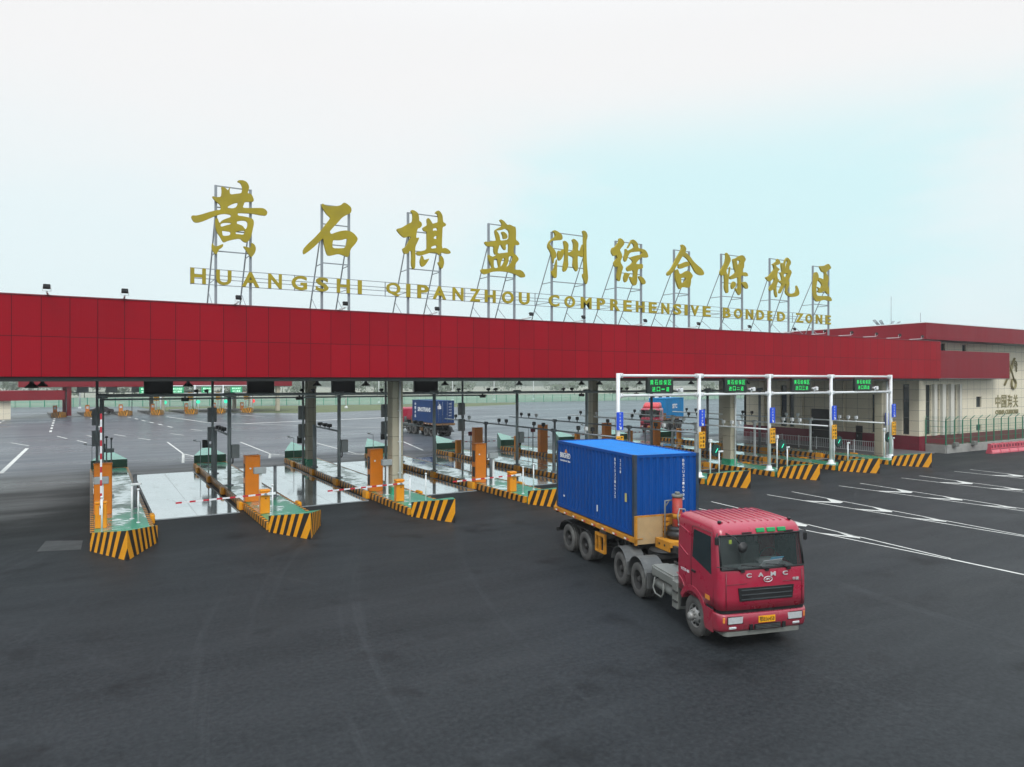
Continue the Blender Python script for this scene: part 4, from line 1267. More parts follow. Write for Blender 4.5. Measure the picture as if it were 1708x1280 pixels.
# ---- lane signals with a dark round board and a green slash
def make_signal():
    r = thing('lane_signal', '', 'lane signal', (0, 0, 0), 0, 'lane signals at the entry island fronts')
    m = MB()
    m.cyl((0, 0, 0), (0, 0, 2.15), 0.05, seg=10)
    m.cyl((0, 0, 0), (0, 0, 0.04), 0.12, seg=10)
    m.build('post', WHITE, r)
    m = MB()
    m.box(-0.12, 0.12, -0.08, 0.08, 2.151, 2.38, 0, 0.02)
    m.build('detector_head', WHITE, r)
    m = MB()
    m.cyl((0.48, -0.10, 1.62), (0.48, 0.02, 1.62), 0.42, seg=8, smooth=False)
    m.box(0.05, 0.12, -0.05, 0.0, 1.58, 1.66)
    bd = m.build('signal_board', pm('signal_dark_green', (0.012, 0.045, 0.04), 0.35), r)
    m = MB()
    Mx = T(0.48, -0.108, 1.62) @ Matrix.Rotation(R(38), 4, 'Y')
    m.box(-0.03, 0.03, -0.004, 0.004, -0.17, 0.17, 0, 0, Mx)
    m.build('green_slash', TEALLED, bd)
    return r


ls0 = make_signal()
for i, (k, x, y) in enumerate(((5, 34.85, 32.9), (6, 41.3, 32.8), (7, 48.0, 33.0), (8, 54.95, 33.3))):
    again(ls0, i == 0, (x, y, IZ - 0.006), 0, 'white post with dark signal board and green slash on the %s' % side(k))


# ---- warning-light poles standing up to the soffit, two boxes each
def make_lightpole():
    r = thing('signal_pole', '', 'signal pole', (0, 0, 0), 0, 'tall grey signal poles reaching the canopy')
    m = MB()
    m.cyl((0, 0, 0), (0, 0, 6.18), 0.085, seg=12)
    m.cyl((0, 0, 0), (0, 0, 0.04), 0.2, seg=12)
    m.build('pole', STEELD, r)
    for z in (3.30, 1.95):
        m = MB()
        m.box(-0.30, 0.30, 0.09, 0.33, z, z + 1.02, 0, 0.03)
        m.build('signal_box', GREYBOX, r)
    return r


sp0 = make_lightpole()
for i, x in enumerate((0.40, 7.35, 13.62, 20.1, 26.9)):
    again(sp0, i == 0, (x, 53.0, IZ - 0.006), 0, 'tall grey signal pole with two boxes at back of %s' % side(i))


# ---- cluster at the exit back end: dark board, two poles, small boxes
def make_cluster():
    r = thing('sensor_mast', '', 'sensor mast', (0, 0, 0), 0, 'sensor masts at the back of the exit islands')
    m = MB()
    m.cyl((0.0, 0, 0), (0.0, 0, 2.35), 0.045, seg=8)
    m.cyl((0.28, 0.1, 0), (0.28, 0.1, 2.25), 0.045, seg=8)
    m.box(-0.1, 0.4, -0.1, 0.2, 0, 0.03)
    m.build('mast', STEELD, r)
    m = MB()
    m.box(-0.42, -0.06, -0.08, 0.04, 1.42, 2.0, 0, 0.02)
    m.build('dark_board', BLACK, r)
    m = MB()
    m.box(-0.06, 0.44, -0.14, -0.05, 1.40, 1.68, 0, 0.02)
    m.build('control_box', GREYBOX, r)
    m = MB()
    m.lathe([(0.0, 2.36), (0.09, 2.38), (0.10, 2.48), (0.0, 2.52)], 10)
    m.box(0.22, 0.36, -0.06, 0.16, 2.26, 2.38, 0, 0.02)
    m.build('camera_head', BLACK, r)
    return r


sm0 = make_cluster()
for k in range(4):
    again(sm0, k == 0, (PITCH * k + (0.62 if k else 0.95), 54.3, IZ - 0.006), 0, 'sensor mast with dark board and cameras at back of %s' % side(k))


def make_tallcam():
    r = thing('camera_pole', '', 'camera pole', (0, 0, 0), 0, 'thin poles with a side camera at the island backs')
    m = MB()
    m.tube([(0, 0, 0), (0, 0, 1.75), (-0.06, 0, 1.80), (-0.34, 0, 1.80)], 0.022, 6)
    m.build('pole', STEELD, r)
    m = MB()
    m.box(-0.50, -0.30, -0.05, 0.05, 1.83, 1.93, 0, 0.015)
    m.build('camera_body', WHITE, r)
    return r


tc0 = make_tallcam()
for i, (k, x, y) in enumerate(((0, 0.12, 56.2), (1, 6.9, 55.6), (2, 13.5, 55.3), (3, 20.0, 55.6), (4, 29.0 - 0.35, 56.2), (5, 35.3, 55.9), (6, 41.9, 55.9))):
    again(tc0, i == 0, (x, y, IZ - 0.006), 0, 'thin pole with small side camera at the back of the %s' % side(k))


# ---- little maroon lane boards on posts (entry islands)
def make_maroon():
    r = thing('maroon_sign', '', 'sign', (0, 0, 0), 0, 'small maroon boards on posts')
    m = MB()
    m.cyl((0, 0, 0), (0, 0, 1.50), 0.05, seg=8)
    m.build('post', STEEL, r)
    m = MB()
    m.box(-0.24, 0.24, -0.06, 0.05, 1.501, 1.85, 0, 0.02)
    m.build('board', MAROON, r)
    return r


ms0 = make_maroon()
for i, (k, x, y) in enumerate(((4, 27.9, 53.4), (5, 34.7, 54.2), (6, 41.4, 54.2), (7, 48.0, 54.0))):
    again(ms0, i == 0, (x, y, IZ - 0.006), 0, 'small maroon board on grey post at the back of %s' % side(k))


# ---- portal of grey pipe over the lanes
r = thing('camera_portal', 'long grey pipe portal carrying small cameras across all lanes under the canopy', 'portal', (0, 44.5, 0))
m = MB()
m.cyl((0.55, 0, 5.74), (53.6, 0, 5.62), 0.09, seg=10)
m.cyl((0.55, 0, 5.52), (24.5, 0, 5.50), 0.05, seg=8)
m.build('crossbar', STEELD, r)
for i, x in enumerate((0.56, 7.10, 13.72, 20.40, 27.10, 33.5, 40.25, 46.80, 53.6)):
    m = MB()
    m.cyl((x, 0, IZ - 0.006), (x, 0, 5.86), 0.11, seg=12)
    m.cyl((x, 0, IZ - 0.006), (x, 0, IZ + 0.04), 0.24, seg=12)
    m.cyl((x - 0.28, 0, 5.72), (x + 0.28, 0, 5.72), 0.14, seg=10)
    m.build('upright', STEELD if i < 6 else STEEL, r)
    if i in (1, 2, 4):
        m = MB()
        m.box(x + 0.115, x + 0.55, -0.17, 0.17, 1.95, 2.75, 0, 0.03)
        cb = m.build('control_box', GREYBOX, r)
        m = MB()
        m.tube([(x + 0.2, 0, 1.95), (x + 0.2, 0, 1.70), (x + 0.13, 0, 1.62)], 0.04, 6)
        m.build('cable', BLACK, cb)
for i, (x, up) in enumerate(((4.7, 0), (5.35, 1), (5.9, 1), (11.2, 0), (11.4, 1), (12.1, 1), (16.6, 1), (17.3, 1), (22.3, 1), (24.2, 0), (24.7, 1), (25.3, 1), (31.3, 1), (32.1, 1), (33.0, 0), (37.0, 1), (37.6, 1), (38.6, 0), (43.6, 1))):
    m = MB()
    z = 5.74 - 0.12 * x / 53
    if up:
        m.box(x - 0.11, x + 0.11, -0.2, 0.08, z + 0.17, z + 0.33, 0, 0.03, T(x, 0, z) @ Matrix.Rotation(R(-14), 4, 'Y') @ T(-x, 0, -z))
        m.box(x - 0.04, x + 0.04, -0.04, 0.04, z + 0.085, z + 0.18)
    else:
        m.box(x - 0.2, x + 0.2, -0.15, 0.12, z - 0.36, z - 0.14, 0, 0.03)
        m.box(x - 0.04, x + 0.04, -0.04, 0.04, z - 0.15, z - 0.085)
    m.build('camera', BLACK, r)

# ---- camera rails running along the islands
for k in range(1, 9):
    if k < 4:
        x = PITCH * k + 0.52
        r = thing('camera_rail', 'short grey camera rail between two posts on the %s' % side(k), 'camera rail', (x, 0, 0), 0, 'camera rails along the islands')
        m = MB()
        m.cyl((0, 44.62, 3.28), (0, 51.0, 3.28), 0.06, seg=8)
        m.build('rail', STEELD, r)
        m = MB()
        m.cyl((0, 50.6, IZ - 0.006), (0, 50.6, 3.40), 0.13, seg=12)
        m.cyl((0, 50.6, IZ - 0.006), (0, 50.6, IZ + 0.04), 0.25, seg=12)
        m.build('upright', STEELD, r)
        for y in (47.0, 48.0, 49.2):
            m = MB()
            m.box(-0.16, 0.14, y - 0.2, y + 0.12, 3.42, 3.64, 0, 0.03)
            m.box(-0.03, 0.03, y - 0.03, y + 0.03, 3.33, 3.43)
            m.build('camera', BLACK, r)
    else:
        x = [27.1, 33.75, 40.45, 47.2, 54.4][k - 4]
        r = thing('camera_rail', 'long camera rail running back from white gantry along the %s' % side(k), 'camera rail', (x, 0, 0), 0, 'camera rails along the islands')
        m = MB()
        m.cyl((0, 32.95, 3.16), (0, 56.8, 3.16), 0.055, seg=8)
        m.build('rail', STEEL if k < 6 else WHITE, r)
        for y in (39.7, 49.3):
            m = MB()
            m.cyl((0, y, IZ - 0.006), (0, y, 3.24), 0.10, seg=12)
            m.cyl((0, y, IZ - 0.006), (0, y, IZ + 0.04), 0.2, seg=12)
            m.cyl((0, y - 0.22, 3.16), (0, y + 0.22, 3.16), 0.12, seg=10)
            m.build('upright', STEEL if k < 6 else WHITE, r)
        for j, y in enumerate((54.7, 53.4, 52.2, 47.2, 46.1, 42.2, 41.0, 36.9, 36.1, 35.4)):
            m = MB()
            m.box(-0.10, 0.10, y - 0.14, y + 0.1, 3.36, 3.62, 0, 0.03)
            m.box(-0.03, 0.03, y - 0.03, y + 0.03, 3.21, 3.37)
            m.build('camera', WHITE if (k > 5 and j > 4) or j in (2, 8) else BLACK, r)

# ================================================================== WHITE ENTRY GANTRY
GX = [27.03, 33.73, 40.48, 47.35, 55.0]
r = thing('entry_gantry', 'white pipe gantry with two beams carrying green lane displays at the entry lanes', 'gantry', (0, 32.8, 0))
for i, x in enumerate(GX):
    m = MB()
    m.cyl((x, 0, IZ - 0.006), (x, 0, 7.0), 0.12, seg=16)
    m.lathe([(0.36, IZ - 0.005), (0.36, IZ + 0.03), (0.2, IZ + 0.10), (0.17, IZ + 0.3), (0.0, IZ + 0.3)], 16, c=(x, 0, 0))
    m.build('upright', WHITE, r)
for z in (6.86, 5.66):
    for i in range(4):
        m = MB()
        m.cyl((GX[i] + 0.12, 0, z), (GX[i + 1] - 0.12, 0, z), 0.085, seg=14)
        for e, s in ((GX[i], 1), (GX[i + 1], -1)):
            m.cyl((e + s * 0.125, 0, z), (e + s * 0.19, 0, z), 0.15, seg=14)
            m.cyl((e + s * 0.27, 0, z), (e + s * 0.32, 0, z), 0.15, seg=14)
        m.build('beam', WHITE, r)

NUM = ['\u4e00', '\u4e8c', '\u4e09', '\u56db']
for i, (a, b) in enumerate(((29.25, 31.38), (36.0, 38.1), (42.8, 44.85), (50.14, 52.3))):
    xc, w_ = (a + b) / 2, (b - a) / 2
    q = thing('led_display', 'dark LED display with green characters ending %s between gantry posts %s' % ((NUM[i] + '\u9053'), ['one and two', 'two and three', 'three and four', 'four and five'][i]), 'LED display', (xc, 32.8, 5.775), 0, 'green LED displays on the white gantry')
    m = MB()
    m.box(-w_, w_, -0.12, 0.10, 0.0, 0.975, 0, 0.02)
    m.build('casing', LEDBACK, q)
    m = MB()
    for j, ch in enumerate('\u9ec4\u77f3\u7efc\u4fdd\u533a'):
        put_text(m, ch, 0.265, 0.30, T((j - 2) * w_ * 0.345, -0.126, 0.67), 0.003, 0)
    for j, ch in enumerate('\u8fdb\u53e3%s\u9053' % NUM[i]):
        put_text(m, ch, 0.265, 0.28 if ch not in NUM[:2] else 0.05 + 0.11 * NUM.index(ch), T((j - 1.5) * w_ * 0.36, -0.126, 0.25), 0.003, 0)
    m.build('lettering', GRNLED, q)
    c = thing('beam_camera', 'small white camera on the lower gantry beam right of display %s' % NUM[i], 'camera', (b + 0.55, 32.8, 5.765), 0, 'white cameras on the gantry beam')
    m = MB()
    m.box(-0.04, 0.04, -0.04, 0.04, 0, 0.14)
    m.box(-0.24, 0.05, -0.12, 0.1, 0.14, 0.28, 0, 0.03)
    m.box(0.08, 0.30, -0.14, 0.1, 0.06, 0.34, 0, 0.03)
    m.build('camera_body', WHITE, c)
    m = MB()
    m.cyl((-0.1, -0.121, 0.21), (-0.1, -0.14, 0.21), 0.05, seg=10)
    m.build('lens', BLACK, c)


def make_bluesign():
    q = thing('blue_sign', '', 'sign', (0, 0, 0), 0, 'blue lane signs on the white posts')
    m = MB()
    m.box(-0.25, 0.25, -0.02, 0.02, 0, 1.06, 0, 0.008)
    m.build('plate', BLUE, q)
    m = MB()
    for j, ch in enumerate('\u8d27\u8f66\u901a\u9053'):
        put_text(m, ch, 0.13, 0.125, T(0, -0.026, 0.94 - j * 0.195), 0.002, 0)
    m.add([(x, -0.027, z) for x, z in ((-0.09, 0.22), (-0.04, 0.25), (0.05, 0.13), (0.05, 0.19), (0.11, 0.19), (0.11, 0.04), (-0.04, 0.04), (-0.04, 0.09), (0.01, 0.09))], [list(range(9))])
    m.build('lettering', SIGNW, q)
    return q


def make_yellowsign():
    q = thing('yellow_sign', '', 'sign', (0, 0, 0), 0, 'yellow warning signs on the white posts')
    m = MB()
    m.box(-0.27, 0.27, -0.02, 0.02, 0, 1.06, 0, 0.008)
    m.build('plate', SIGNY, q)
    m = MB()
    for s, word in ((-0.12, '\u4e00\u8f66\u4e00\u6746'), (0.12, '\u4e25\u7981\u8ddf\u8f66')):
        for j, ch in enumerate(word):
            put_text(m, ch, 0.17, 0.17 if ch != '\u4e00' else 0.03, T(s, -0.026, 0.92 - j * 0.25), 0.002, 0.014)
    m.build('lettering', BLK, q)
    return q


bs0, ys0 = make_bluesign(), make_yellowsign()
for i, x in enumerate(GX):
    dx = [0.0, 0.09, 0.14, 0.16, 0.16][i]
    again(bs0, i == 0, (x + dx, 32.63, 3.62), 0, 'blue lane sign with white arrow on the %s gantry post from the left' % ORD[i])
    again(ys0, i == 0, (x + dx, 32.63, 2.20), 0, 'yellow sign with black characters on the %s gantry post from the left' % ORD[i])
again(bs0, False, (57.98, 34.9, 2.75), 0, 'blue lane sign with white arrow on the white pipe by the customs building')
m = MB()
m.cyl((0, 0, 0), (0, 0, 6.35), 0.10, seg=12)
m.cyl((0, 0, 0), (0, 0, 0.05), 0.2, seg=12)
pw = m.build('white_pipe', WHITE)
pw.location = (57.75, 34.75, 0.15)
tag(pw, 'tall white pipe standing beside the cream column near the customs building', 'pipe')

# ================================================================== TRUCKS
def wheel(parent, x, y, r, w, dual=False, name='wheel', dish=1, rim=None):
    """axle along Y; outer side at +Y*sign(y)"""
    s = 1 if y > 0 else -1
    h = bpy.data.objects.new(name, None)
    h.empty_display_size = 0.2
    COL.objects.link(h)
    h.parent = parent
    h.location = (x, y, r)
    m = MB()

    def tyre(y0, y1):
        k = (y1 - y0)
        prof = [(r * 0.58, y0 + k * .06), (r * 0.66, y0), (r * 0.90, y0 + k * .02), (r * 0.985, y0 + k * .12), (r, y0 + k * .2), (r, y0 + k * .33), (r * .98, y0 + k * .335), (r * .98, y0 + k * .36), (r, y0 + k * .365), (r, y0 + k * .63), (r * .98, y0 + k * .635), (r * .98, y0 + k * .66), (r, y0 + k * .665), (r, y0 + k * .8),
                (r * 0.985, y0 + k * .88), (r * 0.90, y1 - k * .02), (r * 0.66, y1), (r * 0.58, y1 - k * .06)]
        prof += [(r * .56, y0 + k * .5)]
        m.lathe(prof + prof[:1], 28, 'y', caps=False)
        # tread blocks
        for i in range(28):
            a = 2 * PI * (i + .5) / 28
            for q in (.13, .70):
                Mx = Matrix.Rotation(-a, 4, 'Y')
                m.box(r * 0.985, r * 1.008, y0 + k * q, y0 + k * (q + .17), -r * .06, r * .06, 0, 0, Mx)
    if dual:
        tyre(-0.30, -0.02) if s > 0 else tyre(0.02, 0.30)
        tyre(0.02, 0.30) if s > 0 else tyre(-0.30, -0.02)
        e = 0.30
    else:
        tyre(-w / 2, w / 2)
        e = w / 2
    m.build('tyre', RUBBER, h)
    m = MB()
    o = s * e
    d = -0.17 if dish < 0 else 0.02
    m.lathe([(r * .575, o - s * .27), (r * .60, o - s * .03), (r * .56, o - s * .02), (r * .50, o - s * .10 + 0 * d), (r * .34, o + s * (d - .04)), (r * .30, o + s * d), (r * .0, o + s * d)], 24, 'y')
    m.lathe([(r * .21, o + s * (d - .02)), (r * .20, o + s * (d + .11)), (r * .15, o + s * (d + .14)), (0, o + s * (d + .14))], 14, 'y')
    if dish > 0:
        for i in range(8):
            a = 2 * PI * (i + .5) / 8
            c, q = math.cos(a) * r * .43, math.sin(a) * r * .43
            m.cyl((c, o - s * .065, q), (c, o - s * .03, q), 0.045, seg=10, mi=1)
    for i in range(10):
        a = 2 * PI * i / 10
        m.cyl((math.cos(a) * r * .265, o + s * (d - .01), math.sin(a) * r * .265), (math.cos(a) * r * .265, o + s * (d + .045), math.sin(a) * r * .265), 0.018, seg=6)
    m.build('rim', [rim or (RIM if dish > 0 else RIMD), BLACK], h)
    return h


def rrect(x0, x1, hw, cf, cb, z, n=5, front_bow=0.0):
    """rounded footprint, front at x1; returns loop and index ranges"""
    pts = []
    NF = 10
    for i in range(n + 1):                      # right front corner (y=-hw) from side to front
        a = -PI / 2 + (PI / 2) * i / n
        pts.append((x1 - cf + cf * math.cos(a), -hw + cf + cf * math.sin(a), z))
    for i in range(1, NF):                      # across the front
        t = i / NF
        y = (-hw + cf) + (2 * hw - 2 * cf) * t
        pts.append((x1 + front_bow * (1 - (2 * t - 1) ** 2), y, z))
    for i in range(n + 1):
        a = (PI / 2) * i / n
        pts.append((x1 - cf + cf * math.cos(a), hw - cf + cf * math.sin(a), z))
    for i in range(n + 1):
        a = PI / 2 + (PI / 2) * i / n
        pts.append((x0 + cb + cb * math.cos(a), hw - cb + cb * math.sin(a), z))
    for i in range(n + 1):
        a = PI + (PI / 2) * i / n
        pts.append((x0 + cb + cb * math.cos(a), -hw + cb + cb * math.sin(a), z))
    return pts


def make_tractor(label, paint, main=True):
    r = thing('truck', label, 'truck', (0, 0, 0))
    WR = 0.52
    for y in (-1.03, 1.03):
        wheel(r, 0, y, WR, 0.30, name='front_wheel', dish=1)
        for x in (-3.36, -4.71):
            wheel(r, x, y * 0.90, WR, 0, True, 'drive_wheel', -1)
    # chassis
    m = MB()
    for y in (-0.42, 0.42):
        m.box(-5.45, 1.0, y - 0.04, y + 0.04, 0.72, 0.98)
    for x in (-5.4, -4.0, -2.7, -1.3, 0.6):
        m.box(x, x + 0.12, -0.38, 0.38, 0.74, 0.94)
    for x in (-3.36, -4.71):
        m.cyl((x, -1.0, WR), (x, 1.0, WR), 0.10, seg=10)
        m.lathe([(0.0, -0.3), (0.24, -0.2), (0.27, 0), (0.24, 0.2), (0, 0.3)], 12, 'y', (x, 0, WR))
    m.cyl((0, -1.0, WR), (0, 1.0, WR), 0.07, seg=8)
    m.box(-1.0, 0.9, -0.45, 0.45, 0.55, 1.05)
    m.build('chassis', CHASS, r)
    # catwalk grating, steps and cross pipes between cab and drive axles
    m = MB()
    for i in range(9):
        m.box(-2.45, -0.9, -0.36 + i * .085, -0.33 + i * .085, 0.99, 1.02)
    for x in (-2.45, -1.7, -0.95):
        m.box(x, x + .05, -0.40, 0.40, 0.983, 1.025)
    m.build('catwalk', DUSTG, r)
    m = MB()
    for s in (-1, 1):
        m.tube([(-2.35, s * .5, 1.27), (-2.0, s * .62, 1.33), (-1.5, s * .58, 1.30), (-1.0, s * .66, 1.34)], .035, 6)
        m.box(-1.02, -0.78, s * 1.25 - .02, s * 1.25 + .02, 0.60, 0.64)
        m.box(-1.02, -0.78, s * 1.25 - .02, s * 1.25 + .02, 0.86, 0.90)
    m.build('side_fitting', CHASS, r)
    # fifth wheel
    m = MB()
    m.lathe([(0.0, 1.16), (0.44, 1.16), (0.47, 1.20), (0.44, 1.24), (0, 1.24)], 20, c=(-4.03, 0, 0))
    m.box(-4.35, -3.7, -0.40, 0.40, 1.0, 1.159)
    m.build('fifth_wheel', CHASS, r)
    # rear fenders, four arches
    for x in (-3.36, -4.71):
        for s in (-1, 1):
            m = MB()
            y0, y1 = (0.60, 1.25) if s > 0 else (-1.25, -0.60)
            for ra, rb, ya, yb in ((0.63, 0.65, y0, y1),):
                loops = []
                for i in range(13):
                    a = R(12) + R(156) * i / 12
                    c, q = math.cos(a), math.sin(a)
                    loops.append([(x + c * ra, ya, WR + 0.06 + q * ra), (x + c * rb, ya, WR + 0.06 + q * rb), (x + c * rb, yb, WR + 0.06 + q * rb), (x + c * ra, yb, WR + 0.06 + q * ra)])
                m.loft(loops)
            m.build('fender', DUSTG, r)
    for s in (-1, 1):                             # mud flap plates between the arches
        for x0, x1, z0 in ((-4.07, -4.00, 0.50), (-2.70, -2.64, 0.45)):
            m = MB()
            m.box(x0, x1, s * 0.93 - 0.30, s * 0.93 + 0.30, z0, 0.92)
            m.build('mud_flap', DUSTG, r)
    # boxes and tanks along both sides
    for s in (-1, 1):
        m = MB()
        m.box(-2.35, -1.05, s * 0.86 - 0.36, s * 0.86 + 0.36, 0.95, 1.20, 0, 0.03)
        m.box(-2.30, -1.10, s * 0.86 - 0.33, s * 0.86 + 0.33, 1.201, 1.235, 0, 0.01)
        m.box(-2.62, -2.36, s * 0.84 - 0.28, s * 0.84 + 0.28, 0.85, 1.18, 0, 0.04)
        m.build('battery_box', DUSTL, r)
        m = MB()
        m.lathe([(0.0, -2.35), (0.12, -2.34), (0.15, -2.28), (0.15, -1.35), (0.12, -1.29), (0, -1.28)], 14, 'x', (0, s * 1.02, 0.72))
        m.tube([(-2.2, s * 1.20, 0.92), (-2.25, s * 1.24, 0.62), (-2.1, s * 1.24, 0.48), (-1.72, s * 1.24, 0.48), (-1.62, s * 1.24, 0.60), (-1.66, s * 1.20, 0.88)], 0.025, 6)
        m.build('air_tank', DUSTL, r)
        m = MB()
        m.box(-1.12, -0.80, s * 1.02 - 0.22, s * 1.02 + 0.22, 0.40, 1.16, 0, 0.03)
        m.build('tool_box', DUSTL, r)
        m = MB()                                  # front inner mudguard, behind the wheel
        loops = []
        for i in range(9):
            a = R(60) + R(120) * i / 8
            c, q = math.cos(a), math.sin(a)
            y0, y1 = s * 1.03 - 0.19, s * 1.03 + 0.17
            loops.append([(c * 0.62, y0, WR + 0.04 + q * 0.62), (c * 0.65, y0, WR + 0.04 + q * 0.65), (c * 0.65, y1, WR + 0.04 + q * 0.65), (c * 0.62, y1, WR + 0.04 + q * 0.62)])
        m.loft(loops)
        m.build('front_mudguard', CHASS, r)
    # hoses and frame stack behind the cab
    m = MB()
    for i, y in enumerate((-0.25, -0.1, 0.1, 0.25)):
        pts = [(-0.95, y, 1.95 - 0.05 * i)]
        for j in range(1, 9):
            t = j / 9
            pts.append((-0.95 - 1.35 * t, y + 0.05 * math.sin(9 * t), 1.95 - 0.55 * t - 0.45 * math.sin(PI * t)))
        pts.append((-2.35, y, 1.45))
        m.tube(pts, 0.022, 6)
    m.build('air_hose', CHASS, r)
    m = MB()
    m.box(-1.0, -0.86, -0.9, 0.9, 0.98, 1.25)
    m.lathe([(0.0, 1.0), (0.2, 1.0), (0.2, 1.9), (0.16, 1.98), (0, 1.98)], 14, c=(-1.02, 0.55, 0))
    m.build('engine_stack', DUSTG, r)

    # ---------------- cab
    FX = 1.30
    HW = 1.22
    lv = [(1.03, -0.86, FX, 0.17), (1.30, -0.86, FX, 0.17), (1.60, -0.86, FX, 0.17), (1.92, -0.86, FX - .015, 0.17), (2.00, -0.86, FX - .03, 0.17), (2.80, -0.86, FX - .16, 0.17), (2.90, -0.85, FX - .19, 0.18), (3.00, -0.82, FX - .27, 0.2), (3.07, -0.74, FX - .42, 0.2), (3.09, -0.60, FX - .6, 0.2)]
    loops = []
    for i, (z, xb, xf, c) in enumerate(lv):
        hw = HW - (0.0 if z < 2 else 0.03 * (z - 2)) - (0.02 if z > 2.95 else 0) - (0.09 if z > 3.05 else 0) - (0.1 if z > 3.08 else 0)
        loops.append(rrect(xb, xf, hw, c, 0.12, z, 5, 0.035))
    skip = set()
    lo = 4
    for j in range(3, 17):                        # windscreen opening
        skip.add((lo, j))
    m = MB()
    m.loft(loops, 0, True, True, True, skip=skip)
    # front wheel arch flare
    cab = m.build('cab', paint, r)
    for s in (-1, 1):
        m = MB()
        lp = []
        for i in range(13):
            a = R(2) + R(150) * i / 12
            c, q = math.cos(a), math.sin(a)
            y0, y1 = s * 1.02, s * 1.235
            lp.append([(c * 0.60, y0, WR + 0.03 + q * 0.60), (c * 0.74, y0, WR + 0.05 + q * 0.74), (c * 0.72, y1, WR + 0.05 + q * 0.72), (c * 0.60, y1, WR + 0.03 + q * 0.60)])
        m.loft(lp)
        m.build('wheel_arch', paint, cab)
        # rocker / step panel between arch and bumper
        m = MB()
        m.prism([(0.60, 0.98), (1.02, 0.98), (1.02, 0.44), (0.66, 0.44), (0.60, 0.60)], 'y', s * 1.222 - 0.03, s * 1.222)
        st = m.build('step_panel', paint, cab)
        m = MB()
        m.box(0.72, 0.98, s * 1.226 - 0.004, s * 1.226 + 0.004, 0.66, 0.84)
        m.box(0.68, 1.02, s * 1.226 - 0.004, s * 1.226 + 0.004, 0.985, 1.045)
        m.build('step_shade_plate', BLACK, st)  # flat black plates painting the shade of a recess on the panel
        # door outline, window, handle
        m = MB()
        wz = [(-0.02, 2.05), (0.92, 1.82), (0.86, 2.74), (0.02, 2.76)]
        m.add([(x, s * (HW + 0.006 - 0.03 * max(0, z - 2)), z) for x, z in wz] + [(x, s * (HW - 0.012 - 0.03 * max(0, z - 2)), z) for x, z in wz],
              [[0, 1, 2, 3], [4, 5, 6, 7], [0, 1, 5, 4], [1, 2, 6, 5], [2, 3, 7, 6], [3, 0, 4, 7]])
        m.build('side_window', GLASS, cab)
        m = MB()
        m.tube([(-0.06, s * (HW + .002), 1.12), (-0.08, s * (HW + .002), 2.0), (-0.05, s * (HW - .022), 2.80), (0.0, s * (HW - .024), 2.84), (0.90, s * (HW - .024), 2.84), (1.0, s * (HW - 0.02), 2.0), (1.0, s * (HW + .002), 1.1)], 0.012, 4)
        m.build('door_seam', CABDARK, cab)
        m = MB()
        m.box(-0.02, 0.16, s * (HW + .001), s * (HW + .035), 1.66, 1.72, 0, 0.01) if s > 0 else m.box(-0.02, 0.16, s * (HW + .035), s * (HW + .001), 1.66, 1.72, 0, 0.01)
        m.build('door_handle', BLACK, cab)
        m = MB()
        m.box(0.62, 0.84, min(s * (HW + .001), s * (HW + .006)), max(s * (HW + .001), s * (HW + .006)), 1.16, 1.27)
        m.build('side_marker', AMBER, cab)
        # mirrors, folded close to the pillar
        m = MB()
        yy = s * (HW + 0.02)
        m.tube([(FX - .20, s * (HW - .05), 2.86), (FX - .10, yy, 2.84), (FX - .10, yy, 2.62)], 0.014, 6)
        m.box(FX - .14, FX - .08, yy - 0.05, yy + 0.05, 2.60, 2.80, 0, 0.02)
        m.build('mirror', BLACK, cab)
    # back-panel moulding lines on the sleeper side
    m = MB()
    for s in (-1, 1):
        m.tube([(-0.72, s * (HW + .003), 2.75), (-0.20, s * (HW - .014), 2.62)], 0.014, 5)
        m.tube([(-0.76, s * (HW + .003), 2.22), (-0.24, s * (HW + .002), 2.02)], 0.014, 5)
        m.tube([(-0.84, s * (HW + .003), 1.42), (-0.55, s * (HW + .003), 1.30), (-0.32, s * (HW + .003), 1.02)], 0.014, 5)
    m.build('side_moulding', paint, cab)
    # glazing
    def frontx(z, y):
        t = (z - 2.0) / 0.8
        x = (FX - .03) + (-.13) * t
        return x
    l0 = loops[4][3:18]
    l1 = loops[5][3:18]
    m = MB()
    m.add([(p[0] - .012, p[1] * .998, p[2] - .004) for p in l0] + [(p[0] - .012, p[1] * .998, p[2] + .004) for p in l1], [[i, i + 1, 15 + i + 1, 15 + i] for i in range(14)], 0, True)
    m.build('windscreen', SCREEN, cab)
    m = MB()
    m.tube([(p[0] + .006, p[1] * 1.003, p[2] - 0.0) for p in l0], 0.022, 6)
    m.tube([(p[0] + .006, p[1] * 1.003, p[2] + 0.0) for p in l1], 0.022, 6)
    for q in (0, 14):
        m.tube([l0[q], l1[q]], 0.026, 6)
    m.build('windscreen_seal', BLACK, cab)
    # interior
    m = MB()
    m.box(0.55, FX - .1, -1.1, 1.1, 1.70, 1.94, 0, 0.05)
    m.box(0.45, 0.75, 0.25, 0.95, 1.75, 2.06, 0, 0.06)
    m.build('dashboard', INTER, cab)
    m = MB()
    for y in (-0.62, 0.62):
        m.box(-0.30, 0.25, y - .28, y + .28, 1.35, 1.58, 0, 0.06)
        m.box(-0.36, -0.18, y - .27, y + .27, 1.58, 2.25, 0, 0.06)
        m.box(-0.34, -0.22, y - .14, y + .14, 2.251, 2.45, 0, 0.04)
    m.build('seat', INTER, cab)
    m = MB()
    m.box(-0.66, -0.62, -1.1, 1.1, 1.3, 2.9)
    m.build('rear_curtain', INTERL, cab)
    m = MB()
